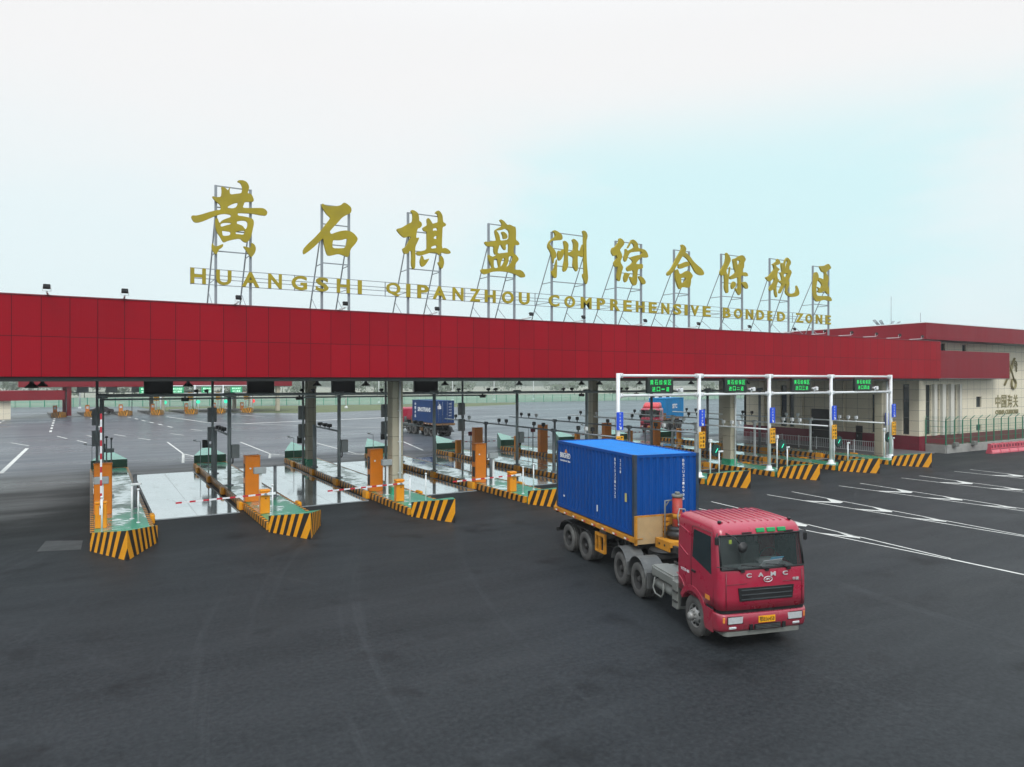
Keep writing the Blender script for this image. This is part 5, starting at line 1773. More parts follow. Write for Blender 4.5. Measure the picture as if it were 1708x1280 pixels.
    m.tube([(0.52 + 0.09 * math.sin(a), 0.62 + 0.23 * math.cos(a), 2.10 + 0.21 * math.sin(a)) for a in [2 * PI * i / 16 for i in range(17)]], 0.018, 6)
    m.build('steering_wheel', BLACK, cab)
    if main:
        m = MB()
        Mx = T(1.12, 0.30, 2.06) @ RZ(0.15) @ Matrix.Rotation(R(-48), 4, 'Y')
        m.box(-0.13, 0.13, -0.30, 0.30, 0, 0.006, 0, 0, Mx)
        m.build('paper', SIGNW, cab)
        m = MB()
        Mx = T(1.11, 0.46, 2.12) @ RZ(0.1) @ Matrix.Rotation(R(-50), 4, 'Y')
        m.box(-0.12, 0.12, -0.20, 0.18, 0, 0.006, 0, 0, Mx)
        m.build('blue_card', pm('pale_blue_card', (0.12, 0.48, 0.72), 0.5), cab)
        m = MB()
        m.box(FX - .16, FX - .15, -0.88, -0.80, 2.60, 2.70)
        m.build('sticker', pm('yellow_green_sticker', (0.55, 0.72, 0.1), 0.5), cab)
    m = MB()                                       # round kerb mirror ahead of the glass
    m.tube([(FX - .18, -0.95, 2.86), (FX + .10, -0.86, 2.80), (FX + .16, -0.78, 2.66)], 0.015, 6)
    m.lathe([(0.0, 0.0), (0.10, 0.01), (0.135, 0.05), (0.12, 0.07), (0, 0.085)], 16, 'x', (FX + .11, -0.70, 2.58))
    m.build('kerb_mirror', BLACK, cab)
    m = MB()
    for y, d in ((-0.62, 0.42), (0.05, 0.42), (0.66, 0.36)):
        m.tube([(FX + .03, y, 1.97), (FX + .045, y - d * .5, 2.05), (FX + .035, y - d, 2.07)], 0.012, 5)
        m.box(FX + .01, FX + .06, y - .05, y + .05, 1.94, 1.985)
        m.tube([(FX + .03, y - d - .28, 2.11), (FX + .03, y - d + .28, 2.045)], 0.012, 5)
    m.build('wiper', BLACK, cab)
    # roof: ribs and marker lamps
    m = MB()
    for i in range(11):
        y = -0.92 + 1.84 * i / 10
        m.tube([(-0.66, y, 3.082), (0.2, y, 3.09), (0.66, y, 3.085), (0.90, y, 3.062)], 0.03, 6)
    m.build('roof_rib', paint, cab)
    for y in (-0.02, 0.28, 0.58):
        m = MB()
        Mx = T(FX - .155, y, 2.895) @ Matrix.Rotation(R(75), 4, 'Y')
        m.box(-0.055, 0.055, -0.115, 0.115, -0.02, 0.04, 0, 0.015, Mx)
        m.build('roof_marker', GREENL, cab)
    m = MB()
    for y in (-0.98, 1.0):
        m.lathe([(0.0, 0.0), (0.05, 0.0), (0.05, 0.05), (0.0, 0.07)], 8, c=(FX - .42, y, 3.06))
    for y in (-0.40, 0.78):
        m.box(FX - .20, FX - .12, y - .13, y + .13, 2.835, 2.865)
    m.build('roof_fitting', BLACK, cab)
    # corner deflector seams
    m = MB()
    for s in (-1, 1):
        m.tube([(FX + .012, s * 1.055, 1.06), (FX + .012, s * 1.055, 1.93)], 0.009, 4)
        m.tube([(FX + .02, s * 1.055, 1.65), (FX + .036, s * 0.5, 1.66)], 0.006, 4)
    m.build('front_seam', CABDARK, cab)
    # grille, badge letters
    m = MB()
    m.prism([(-0.74, 1.56), (0.80, 1.56), (0.76, 1.24), (-0.70, 1.24)], 'x', FX + .022, FX + .047)
    gr = m.build('grille', BLACK, cab)
    m = MB()
    for z in (1.275, 1.385, 1.50):
        m.box(FX + .048, FX + .07, -0.66, 0.73, z, z + 0.02)
    m.build('grille_slat', STEELK, gr)
    FM = T(FX + .036, 0, 0) @ RZ(PI / 2)
    m = MB()
    for ch, y in zip('CAMC', (-0.45, -0.12, 0.22, 0.56)):
        put_text(m, ch, 0.14, 0.10, FM @ T(y, 0, 1.855), 0.012, 0.02)
    m.build('lettering', CHROME, cab)
    m = MB()
    pts = [(FX + .05, 0.07 + 0.115 * math.cos(a), 1.735 + 0.065 * math.sin(a)) for a in [2 * PI * i / 20 for i in range(21)]]
    m.tube(pts, 0.011, 5)
    m.tube([(FX + .05, 0.00, 1.725), (FX + .05, 0.06, 1.755), (FX + .05, 0.14, 1.755)], 0.009, 5)
    m.tube([(FX + .05, 0.03, 1.705), (FX + .05, 0.07, 1.75), (FX + .05, 0.12, 1.71)], 0.009, 5)
    m.build('badge', CHROME, cab)
    m = MB()
    put_text(m, '\u534e\u83f1', 0.18, 0.075, FM @ T(0.86, 0.004, 1.70), 0.006, 0.01)
    m.build('side_badge', CHROME, cab)
    # black strip put in for the shade in the gap under the cab front
    m = MB()
    m.loft([rrect(0.7, FX - .02, HW - .03, 0.15, 0.05, z, 4) for z in (0.90, 1.045)])
    m.build('gap_shade_strip', BLACK, r)
    # bumper
    m = MB()
    L = []
    for z, o in ((0.50, -0.05), (0.56, -0.01), (0.74, 0.03), (0.90, 0.03), (0.94, 0.0)):
        L.append(rrect(0.62, FX + o, HW + .02, 0.20, 0.05, z, 6, 0.03))
    m.loft(L, 0, True, True, True)
    bp = m.build('bumper', paint, r)
    m = MB()
    m.loft([rrect(0.70, FX - .04, HW - .16, 0.12, 0.05, z, 4) for z in (0.385, 0.495)])
    m.build('lower_valance', DUSTL, bp)
    for s in (-1, 1):
        m = MB()
        pts = []
        m.prism([(s * 0.64, 0.72), (s * 1.02, 0.72), (s * 1.02, 0.875), (s * 0.62, 0.875)], 'x', FX + .02, FX + .055)
        hl = m.build('headlight', LAMP, bp)
        m = MB()
        m.prism([(s * 0.61, 0.705), (s * 1.035, 0.705), (s * 1.035, 0.89), (s * 0.605, 0.89)], 'x', FX + .018, FX + .048)
        m.build('lamp_frame', BLACK, hl)
        m = MB()
        Mx = T(FX - .03, s * 1.135, 0.805) @ RZ(s * R(50))
        m.box(-0.02, 0.025, -0.07, 0.07, -0.07, 0.07, 0, 0.01, Mx)
        m.build('indicator', AMBER, hl)
        m = MB()
        m.box(FX - .01, FX + .03, s * 0.88 - .10, s * 0.88 + .10, 0.575, 0.635, 0, .012)
        m.build('fog_lamp', LAMP, bp)
    m = MB()
    m.box(FX + .02, FX + .058, -0.30, 0.42, 0.54, 0.67)
    m.box(FX + .02, FX + .058, -0.44, -0.35, 0.53, 0.67)
    m.box(FX + .02, FX + .058, 0.47, 0.56, 0.53, 0.67)
    lg = m.build('lower_grille', BLACK, bp)
    m = MB()
    for z in (0.56, 0.595, 0.63):
        m.box(FX + .059, FX + .068, -0.28, 0.40, z, z + .012)
    m.build('grille_slat', DUSTG, lg)
    m = MB()
    m.box(FX + .045, FX + .068, -0.20, 0.26, 0.70, 0.86)
    pl = m.build('number_plate', SIGNY, bp)
    if main:
        m = MB()
        put_text(m, '\u9102B56458', 0.41, 0.115, T(FX + .070, 0.03, 0.78) @ RZ(PI / 2), 0.003, 0.0)
        m.build('plate_lettering', BLK, pl)
        m = MB()
        put_text(m, 'VIT3.0 400', 0.44, 0.075, T(-0.40, -HW - .004, 1.60), 0.002, 0.01)
        m.build('door_lettering', SIGNW, cab)
    return r


def corr(m, x0, x1, z0, z1, y, depth, n, axis='x', mi=0):
    """corrugated panel along x at y (or along y at x), ribs pointing inwards"""
    loops = []
    prof = []
    p = (x1 - x0) / n
    for i in range(n):
        a = x0 + p * i
        prof += [(a, 0), (a + p * .34, 0), (a + p * .5, depth), (a + p * .84, depth)]
    prof.append((x1, 0))
    for z in (z0, z1):
        loops.append([((u, y + d, z) if axis == 'x' else (y + d, u, z)) for u, d in prof])
    m.loft(loops, mi, False, False, closed=False)


def make_container(label, paint, roofp, kind):
    L, Wd, H_ = 6.06, 2.44, 2.59
    r = thing('shipping_container', label, 'shipping container', (0, 0, 0))
    hx, hy = L / 2, Wd / 2
    m = MB()
    corr(m, -hx + .09, hx - .09, 0.13, H_ - 0.10, -hy + .012, 0.036, 22)
    corr(m, -hx + .09, hx - .09, 0.13, H_ - 0.10, hy - .012, -0.036, 22)
    corr(m, -hy + .09, hy - .09, 0.13, H_ - 0.10, hx - .012, -0.045, 9, 'y')
    m.build('corrugated_wall', paint, r, normals=False)
    m = MB()
    corr(m, -hx + .06, hx - .06, -hy + .05, hy - .05, 0, 0.022, 30)
    # roof lies flat: swap axes so that ribs run across
    m.v = [(x, z, H_ - 0.045 + y) for x, y, z in m.v]
    m.build('roof', roofp, r, normals=False)
    m = MB()
    for y in (-hy, hy - .09):
        m.box(-hx + .09, hx - .09, y, y + .09, 0, 0.13)
        m.box(-hx + .09, hx - .09, y, y + .09, H_ - 0.10, H_ - .005)
    for x in (-hx, hx - .09):
        m.box(x, x + .09, -hy + .09, hy - .09, 0, 0.13)
        m.box(x, x + .09, -hy + .09, hy - .09, H_ - 0.10, H_ - .006)
    m.build('rail', paint, r)
    for x in (-hx, hx - .14):
        for y in (-hy, hy - .10):
            m = MB()
            m.box(x, x + .14, y, y + .10, 0.118, H_ - .118)
            m.box(x - .004, x + .144, y - .004, y + .104, 0, 0.118)
            m.box(x - .004, x + .144, y - .004, y + .104, H_ - .118, H_)
            m.build('corner_post', CPOST if kind == 'blue' else paint, r)
    for s in (-1, 1):                              # doors at the rear end (-X)
        m = MB()
        y0, y1 = (0.01, hy - .10) if s > 0 else (-hy + .10, -0.01)
        m.box(-hx + .02, -hx + .05, y0, y1, 0.13, H_ - .10)
        for q in range(4):
            m.box(-hx - .0, -hx + .02, y0 + .08, y1 - .08, 0.25 + q * .56, 0.62 + q * .56)
        d = m.build('door', paint, r)
        m = MB()
        for f in (0.28, 0.74):
            y = y0 + (y1 - y0) * f
            m.cyl((-hx - .03, y, 0.15), (-hx - .03, y, H_ - .12), 0.018, seg=6)
            m.box(-hx - .05, -hx - .005, y - .05, y + .05, 0.95, 1.02)
        m.build('locking_bar', STEEL, d)
    W1 = SIGNW
    if kind == 'blue':
        m = MB()                                   # right-hand side (-Y): viewer sees it facing -Y
        put_text(m, 'BRIGHED', 0.92, 0.20, T(-2.20, -hy - .006, 2.06), 0.004, 0.02)
        put_text(m, 'container line', 0.92, 0.08, T(-2.20, -hy - .006, 1.86), 0.003, 0.01)
        m.box(-2.36, -2.24, -hy - .009, -hy - .003, 0.45, 0.52)
        m.box(0.45, 0.52, -hy - .009, -hy - .003, 0.36, 0.58)
        m.build('lettering', W1, r)
        m = MB()
        for j, ch in enumerate('BBCU3216935'):
            if ch != ' ':
                put_text(m, ch, 0.075, 0.095, T(1.78, -hy - .006, 2.33 - j * 0.125), 0.003, 0)
        for j, ch in enumerate('22G1'):
            put_text(m, ch, 0.06, 0.085, T(2.14, -hy - .006, 2.33 - j * 0.125), 0.003, 0)
        m.build('side_number', W1, r)
        m = MB()
        E = T(hx + .004, 0, 0) @ RZ(PI / 2)
        for j, ch in enumerate('BBCU3216935'):
            if ch != ' ':
                put_text(m, ch, 0.075, 0.085, E @ T(0.62, 0, 2.36 - j * 0.125), 0.003, 0)
        m.build('end_number', W1, r)
        m = MB()
        m.box(2.44, 2.56, -hy - .010, -hy - .004, 1.02, 1.30)
        m.build('placard', pm('worn_yellow_label', (0.55, 0.48, 0.16), 0.6), r)
        m = MB()
        put_text(m, '\u25b2', 0.26, 0.14, T(-2.13, -hy - .006, 2.245), 0.003, 0)
        m.build('logo_mark', AMBER, r)
    elif kind == 'navy':
        m = MB()                                   # left-hand side (+Y)
        E = T(0, hy + .006, 0) @ RZ(PI)
        put_text(m, 'SINOTRANS', 3.3, 0.52, E @ T(0.1, 0, 1.5), 0.004, 0.03)
        for j, ch in enumerate('\u4e2d\u56fd\u5916\u8fd0'):
            put_text(m, ch, 0.36, 0.36, E @ T(-2.2, 0, 2.1 - j * 0.48), 0.004, 0.03)
        m.build('lettering', W1, r)
        m = MB()                                   # rear doors
        E = T(-hx - .06, 0, 0) @ RZ(-PI / 2)
        put_text(m, '\u25b2', 0.26, 0.22, E @ T(-0.72, 0, 2.14), 0.003)
        m.build('door_emblem', W1, r)
        m = MB()
        m.box(-hx - .012, -hx - .004, 0.50, 0.95, 1.62, 2.0)
        m.build('placard', W1, r)
        m = MB()
        for j, ch in enumerate(('SNBU', '2216', '22G1', '30480', '2230')):
            put_text(m, ch, 0.36, 0.10, E @ T(0.66, 0, 2.2 - j * 0.34), 0.003, 0.01)
        m.build('door_lettering', W1, r)
    else:
        m = MB()
        E = T(0, hy + .006, 0) @ RZ(PI)
        put_text(m, 'SITC', 1.7, 0.62, E @ T(-0.1, 0, 1.5), 0.004, 0.05)
        m.build('lettering', W1, r)
    return r


def make_trailer(label, main=True):
    r = thing('semi_trailer', label, 'trailer', (0, 0, 0))
    WR = 0.52
    for y in (-0.93, 0.93):
        for x in (-1.92, -0.50):
            wheel(r, x, y, WR, 0, True, 'wheel', -1, RIMD)
    m = MB()
    for y in (-0.42, 0.42):
        m.box(-3.25, 3.05, y - .05, y + .05, 1.02, 1.46)
        m.box(3.05, 4.55, y - .05, y + .05, 1.27, 1.47)
    for x in (-3.2, -2.6, -1.3, 0.1, 1.4, 2.6):
        m.box(x, x + .12, -1.18, 1.18, 1.30, 1.44)
    for x in (-1.92, -0.50):
        m.cyl((x, -1.0, WR), (x, 1.0, WR), 0.09, seg=10)
        m.box(x - .5, x + .5, -0.50, -0.43, 0.62, 0.72)
        m.box(x - .5, x + .5, 0.43, 0.50, 0.62, 0.72)
    m.box(-1.5, -0.9, -0.55, 0.55, 0.62, 1.02)
    m.box(-3.2, -3.1, -1.15, 1.15, 0.55, 0.70)
    m.build('frame', CHASS, r)
    m = MB()
    for s in (-1, 1):
        m.box(-3.20, 3.20, s * 1.235 - .035, s * 1.235 + .035, 1.40, 1.545)
        m.box(-3.20, 3.20, min(s * 1.20, s * 1.0), max(s * 1.20, s * 1.0), 1.53, 1.555)
    m.box(-3.235, -3.205, -1.25, 1.25, 1.36, 1.545)
    sr = m.build('side_rail', TYEL, r)
    m = MB()
    for s in (-1, 1):
        x = -3.0
        i = 0
        while x < 3.1:
            m.box(x, x + .15, min(s * 1.271, s * 1.275), max(s * 1.271, s * 1.275), 1.42, 1.475, 0)
            m.box(x + .15, x + .30, min(s * 1.271, s * 1.275), max(s * 1.271, s * 1.275), 1.42, 1.475, 1)
            x += 0.78
    m.build('reflective_tape', [SIGNW, REDARM], sr)
    # container shoes
    m = MB()
    for x in (-2.9, 0.4, 2.8):
        for s in (-1, 1):
            m.box(x - .15, x + .15, s * 1.06 - .12, s * 1.06 + .12, 1.556, 1.60)
    m.box(-3.0, 3.0, -0.5, 0.5, 1.47, 1.598)
    m.build('container_shoe', CHASS, r)
    for s in (-1, 1):                              # mudguards over the axles
        m = MB()
        pts = [(-2.75, 0.72), (-2.55, 1.02), (-2.2, 1.16), (-0.2, 1.16), (0.08, 1.02), (0.22, 0.74)]
        loops = [[(x, s * 0.62, z), (x, s * 1.24, z), (x, s * 1.24, z - .03), (x, s * 0.62, z - .03)] for x, z in pts]
        m.loft(loops)
        m.build('mudguard', BLACK, r)
        m = MB()                                   # yellow guard frame, box, legs
        y0, y1 = (1.12, 1.22) if s > 0 else (-1.22, -1.12)
        for a, b, c, d in ((0.30, 0.36, 0.55, 1.22), (0.92, 0.98, 0.55, 1.22), (0.361, 0.919, 0.55, 0.62), (0.361, 0.919, 1.12, 1.22), (0.56, 0.61, 0.621, 1.119)):
            m.box(a, b, y0, y1, c, d)
        m.build('side_guard', TYEL, r)
        m = MB()
        m.box(0.40, 0.88, min(s * .70, s * 1.1), max(s * .70, s * 1.1), 1.03, 1.38, 0, .02)
        m.build('locker', DUSTG, r)
        m = MB()
        m.box(2.05, 2.17, s * .95 - .06, s * .95 + .06, 0.42, 1.35)
        m.box(2.0, 2.22, s * .95 - .13, s * .95 + .13, 0.36, 0.42)
        m.tube([(2.1, s * .9, 0.6), (1.1, s * .55, 1.1)], .03, 6)
        m.tube([(2.6, s * 1.15, 1.3), (2.62, s * 1.16, 0.62), (2.2, s * 1.16, 0.60), (1.8, s * 1.16, 1.3)], .02, 5)
        m.build('landing_leg', CHASS, r)
    # headboard, two beige plates with yellow uprights
    m = MB()
    m.box(3.12, 3.18, 0.42, 1.20, 1.36, 2.22)
    m.build('headboard', TBEIGE, r)
    m = MB()
    m.box(3.12, 3.18, -1.20, -0.26, 1.36, 2.22)
    hb = m.build('headboard', TBEIGE, r)
    m = MB()
    m.box(3.10, 3.20, -1.27, -1.205, 1.34, 2.26)
    m.box(3.10, 3.20, 1.205, 1.27, 1.34, 2.26)
    m.box(3.121, 3.179, -1.20, 1.20, 2.222, 2.27)
    m.build('headboard_upright', TYEL, hb)
    m = MB()
    for i in range(5):
        m.box(3.10, 3.22, -0.25, -0.02, 1.42 + i * .16, 1.52 + i * .16)
    m.box(3.08, 3.11, -0.255, 0.415, 1.4, 2.22)
    m.build('ladder_plate', TYEL, hb)
    # tipping ram on its platform
    m = MB()
    m.box(3.22, 4.02, -0.52, 0.52, 1.475, 1.56, 0, 0.01)
    m.box(3.22, 4.02, -0.56, -0.521, 1.26, 1.565)
    m.box(3.22, 4.02, 0.521, 0.56, 1.26, 1.565)
    m.box(4.021, 4.06, -0.56, 0.56, 1.40, 1.565)
    pf = m.build('platform', TYEL, r)
    m = MB()
    for x in (3.45, 3.75):
        m.cyl((x, -0.561, 1.42), (x, -0.566, 1.42), 0.04, seg=10)
    m.build('hole_shade_disc', BLACK, pf)  # black discs laid on for the darkness inside the holes
    m = MB()
    m.cyl((3.52, 0.06, 1.56), (3.52, 0.06, 2.86), 0.16, seg=18)
    m.cyl((3.52, 0.06, 2.35), (3.52, 0.06, 2.37), 0.172, seg=18)
    ra = m.build('tipping_ram', REDCYL, r)
    m = MB()
    m.cyl((3.52, 0.06, 2.862), (3.52, 0.06, 2.95), 0.18, seg=18)
    m.cyl((3.52, 0.06, 2.952), (3.52, 0.06, 3.03), 0.08, seg=12)
    m.build('ram_cap', DUSTL, ra)
    m = MB()
    m.cyl((3.52, 0.06, 2.18), (3.52, 0.06, 2.36), 0.166, seg=18)
    m.build('ram_label', TYEL, ra)
    m = MB()
    m.lathe([(0.2, 1.562), (0.34, 1.57), (0.36, 1.68), (0.33, 1.78), (0.30, 1.80), (0.32, 1.84), (0.30, 1.93), (0.2, 1.94)], 20, c=(3.52, 0.06, 0))
    m.build('rubber_coil', BLACK, r)
    m = MB()
    m.tube([(3.40, -0.32, 1.56), (3.40, -0.32, 2.74), (3.40, 0.10, 2.76)], 0.028, 6)
    m.tube([(3.40, -0.32, 2.55), (3.40, -0.18, 2.72)], 0.02, 6)
    m.build('hose_stand', DUSTL, r)
    m = MB()
    m.tube([(3.70, 0.02, 1.95), (3.72, -0.06, 2.3), (3.70, 0.02, 2.52), (3.72, 0.2, 2.5), (3.74, 0.34, 2.2), (3.78, 0.42, 1.6)], 0.022, 6)
    m.tube([(3.72, -0.04, 2.05), (3.74, 0.1, 1.82), (3.80, 0.3, 1.6)], 0.018, 6)
    m.build('ram_hose', HOSE, r)
    return r


tk = make_tractor('red flat-roofed truck cab with three green roof lamps, pulling the blue container out', CABRED)
tk.location = (14.52, 12.86, 0)
tk.rotation_euler = (0, 0, math.atan2(-0.96, -0.281))
tr = make_trailer('dirty yellow tipping trailer with red ram, carrying the bright blue container in front')
TRR = math.atan2(-0.977, -0.215) + R(2.0)
tr.location = (16.66, 20.05, 0)
tr.rotation_euler = (0, 0, TRR)
ct = make_container('bright blue container with white vertical numbers, riding the yellow trailer in front', CBLUE, CBLUE_LIT, 'blue')
ct.location = (16.66, 20.05, 1.601)
ct.rotation_euler = (0, 0, TRR)

# truck driving away across the yard
def place(o, p, rz, off=0.0):
    o.location = (p[0] + off * math.cos(rz), p[1] + off * math.sin(rz), p[2])
    o.rotation_euler = (0, 0, rz)


rz1 = R(93)
tk2 = copy_tree(tk)
tk2['label'] = 'dark red truck driving away across the yard with a navy container'
tr2 = copy_tree(tr)
tr2['label'] = 'brown-edged trailer under the navy container driving away in the yard'
ct2 = make_container('navy container with white lettering and rear doors, on the truck driving away', CNAVY, CNAVY, 'navy')
P1 = (35.2, 77.2)
place(tr2, (P1[0], P1[1], 0), rz1)
place(ct2, (P1[0], P1[1], 1.601), rz1)
place(tk2, (P1[0], P1[1], 0), rz1, 7.43)

rz2 = R(204)
tk3 = copy_tree(tk)
tk3['label'] = 'red truck with a roof fairing coming across the yard with a light blue container'
tr3 = copy_tree(tr)
tr3['label'] = 'trailer under the light blue container in the yard'
ct3 = make_container('light blue container with white lettering on its side, in the yard beyond the gate', CSKY, CSKY, 'sky')
P3 = (66.9, 71.0)
place(tr3, (P3[0], P3[1], 0), rz2)
place(ct3, (P3[0], P3[1], 1.601), rz2)
place(tk3, (P3[0], P3[1], 0), rz2 + R(9), 7.35)
fa = MB()
L = []
for z, x0, x1, hw in ((3.05, -0.7, 0.85, 1.05), (3.4, -0.7, 0.65, 1.02), (3.7, -0.7, 0.2, 0.95), (3.76, -0.6, 0.0, 0.85)):
    L.append(rrect(x0, x1, hw, 0.2, 0.1, z, 4))
fa.loft(L, 0, True, True, True)
fa.build('roof_fairing', pm('fairing_red', (0.62, 0.06, 0.07), 0.3), [c for c in bpy.data.objects if c.parent == tk3 and c.name.startswith('cab')][0])

BROWN = pm('trailer_brown', (0.22, 0.12, 0.05), 0.6, 0, 0.2, 2.5)
for root in (tr2, tr3):
    for c in [o for o in bpy.data.objects if o.parent == root or (o.parent and o.parent.parent == root)]:
        if c.type == 'MESH' and len(c.data.materials) == 1 and c.data.materials[0] in (TYEL, TBEIGE):
            c.data = c.data.copy()
            c.data.materials[0] = BROWN

# ================================================================== CUSTOMS BUILDING
BX, BY, BX1, BY1 = 64.8, 36.0, 100.0, 56.0
ROOFRED = REDPS
bd = thing('customs_building', 'cream tiled customs building with dark red flat roof edge and maroon base at the right', 'building', (0, 0, 0))


def wall_with_holes(u0, u1, z0, z1, holes, axis, at, th, name, mat, parent):
    """wall as a grid of blocks around rectangular openings (real holes)"""
    us = sorted({u0, u1, *[h[0] for h in holes], *[h[1] for h in holes]})
    zs = sorted({z0, z1, *[h[2] for h in holes], *[h[3] for h in holes]})
    m = MB()
    for i in range(len(us) - 1):
        for j in range(len(zs) - 1):
            cu, cz = (us[i] + us[i + 1]) / 2, (zs[j] + zs[j + 1]) / 2
            if any(h[0] < cu < h[1] and h[2] < cz < h[3] for h in holes):
                continue
            if axis == 'x':
                m.box(us[i], us[i + 1], at, at + th, zs[j], zs[j + 1])
            else:
                m.box(at, at + th, us[i], us[i + 1], zs[j], zs[j + 1])
    # drop coincident inner faces
    o = m.build(name, mat, parent, normals=False)
    bm = bmesh.new()
    bm.from_mesh(o.data)
    bmesh.ops.remove_doubles(bm, verts=bm.verts, dist=1e-5)
    seen = {}
    for f in bm.faces:
        seen.setdefault(tuple(sorted(v.index for v in f.verts)), []).append(f)
    kill = [f for l in seen.values() if len(l) > 1 for f in l]
    bmesh.ops.delete(bm, geom=kill, context='FACES')
    bmesh.ops.recalc_face_normals(bm, faces=bm.faces)
    bm.to_mesh(o.data)
    bm.free()
    return o


FW = [(65.9, 66.75), (67.45, 68.15), (68.95, 69.6), (70.4, 71.2), (71.75, 72.25)]
front_holes = [(a, b, 1.55, 6.15) for a, b in FW] + [(74.85, 75.85, 3.9, 4.95), (74.85, 75.85, 1.6, 2.2)] + [(66.5, 69.2, 9.2, 10.0), (72.2, 73.0, 9.35, 10.0)]
front_holes += [(86, 87.2, 1.6, 5.5), (88.6, 89.8, 1.6, 5.5)]
side_holes = [(36.9, 37.55, 1.55, 6.2), (39.55, 40.55, 1.55, 5.2), (41.45, 42.3, 0.15, 2.1), (45.0, 47.3, 0.15, 3.6), (49.3, 49.9, 1.55, 6.0), (50.2, 51.0, 1.55, 6.0)]
base_f = [(BX, BX1, 0, 1.45)]
wall_with_holes(BX, BX1, 1.45, 10.15, front_holes, 'x', BY, 0.3, 'wall', CREAM, bd)
wall_with_holes(BY + 0.3, BY1, 1.45, 10.15, [h for h in side_holes if h[2] > 1] + [(41.45, 42.3, 1.4501, 2.1), (45.0, 47.3, 1.4501, 3.6)], 'y', BX, 0.3, 'wall', CREAM, bd)
wall_with_holes(BX - 0.05, BX1, 0, 1.45, [], 'x', BY - 0.05, 0.34, 'base_course', REDBASE, bd)
wall_with_holes(BY + 0.29, BY1, 0.0, 1.45, [(41.45, 42.3, 0.15, 1.4501), (45.0, 47.3, 0.15, 1.4501)], 'y', BX - 0.05, 0.34, 'base_course', REDBASE, bd)
m = MB()
m.box(BX, BX1, BY1 - 0.3, BY1, 0, 10.15)
m.box(BX1 - 0.3, BX1, BY + 0.3, BY1 - 0.3, 0, 10.15)
m.build('rear_wall', CONC, bd)
FRAME = pm('window_frame_dark', (0.07, 0.08, 0.08), 0.4)
for (a, b, z0, z1) in front_holes:
    m = MB()
    m.box(a + 0.001, b - 0.001, BY + 0.19, BY + 0.22, z0 + .001, z1 - .001)
    wn = m.build('window', GLASS, bd)
    m = MB()
    for u in (a + .001, b - .061):
        m.box(u, u + .06, BY + 0.14, BY + 0.189, z0 + .001, z1 - .001)
    n_ = max(1, int((z1 - z0) / 1.4))
    for j in range(n_ + 1):
        z = z0 + .001 + (z1 - z0 - .062) * j / n_
        m.box(a + .062, b - .062, BY + 0.14, BY + 0.188, z, z + .06)
    m.build('frame', FRAME, wn)
for (a, b, z0, z1) in side_holes:
    if z0 < 1:
        m = MB()
        m.box(BX + 0.20, BX + 0.24, a + .001, b - .001, z0, z1 - .001)
        dr = m.build('door', pm('door_dark', (0.03, 0.028, 0.027), 0.5), bd)
        m = MB()
        m.box(BX + 0.15, BX + 0.199, b - .22, b - .16, 1.0, 1.2)
        m.build('handle', STEEL, dr)
    else:
        m = MB()
        m.box(BX + 0.19, BX + 0.22, a + .001, b - .001, z0 + .001, z1 - .001)
        wn = m.build('window', GLASS, bd)
        m = MB()
        for j in range(4):
            z = z0 + .001 + (z1 - z0 - .062) * j / 3
            m.box(BX + 0.14, BX + 0.188, a + .001, b - .001, z, z + .06)
        m.build('frame', FRAME, wn)
# projecting fins between the tall front windows, and piers along the side
for a, b in ((66.85, 67.35), (68.25, 68.85), (69.7, 70.3), (71.3, 71.65)):
    m = MB()
    m.box(a, b, BY - 0.28, BY - 0.001, 1.46, 6.2)
    m.build('fin', pm('fin_pale_stone', (0.72, 0.70, 0.62), 0.5, 0, 0.05, 1), bd)
for a in (38.4, 43.4, 48.1, 53.0):
    m = MB()
    m.box(BX - 0.25, BX - 0.001, a, a + 0.5, 1.46, 6.4)
    m.build('pier', CREAM, bd)
# roof slab with deep red edge
RX0, RY0 = 62.33, 34.0
m = MB()
m.box(RX0, BX1 + 2, RY0, RY0 + 0.25, 10.15, 11.58)
m.box(RX0, RX0 + 0.25, RY0 + 0.25, BY1 + 2, 10.15, 11.58)
m.box(BX1 + 1.75, BX1 + 2, RY0 + 0.25, BY1 + 2, 10.15, 11.58)
m.box(RX0 + .25, BX1 + 1.75, BY1 + 1.75, BY1 + 2, 10.15, 11.58)
rf = m.build('roof_fascia', ROOFRED, bd)
m = MB()
m.box(RX0 + 0.26, BX1 + 1.74, RY0 + 0.26, BY1 + 1.74, 10.16, 10.4)
m.build('eaves_soffit', pm('eaves_pale', (0.30, 0.34, 0.36), 0.6), bd)
m = MB()
m.box(RX0 - 0.03, BX1 + 2.03, RY0 - 0.03, RY0 + 0.3, 11.582, 11.66)
m.box(RX0 - 0.03, RX0 + 0.3, RY0 + 0.3, BY1 + 2.03, 11.582, 11.66)
m.build('roof_coping', WHITE, rf)
# small red entrance canopy
m = MB()
m.box(65.3, 77.95, 34.45, 35.98, 6.75, 9.25)
ec = m.build('entrance_canopy', ROOFRED, bd)
m = MB()
m.box(65.32, 77.93, 34.47, 35.97, 6.70, 6.748)
m.build('canopy_soffit', pm('canopy_soffit_grey', (0.22, 0.23, 0.23), 0.6), ec)
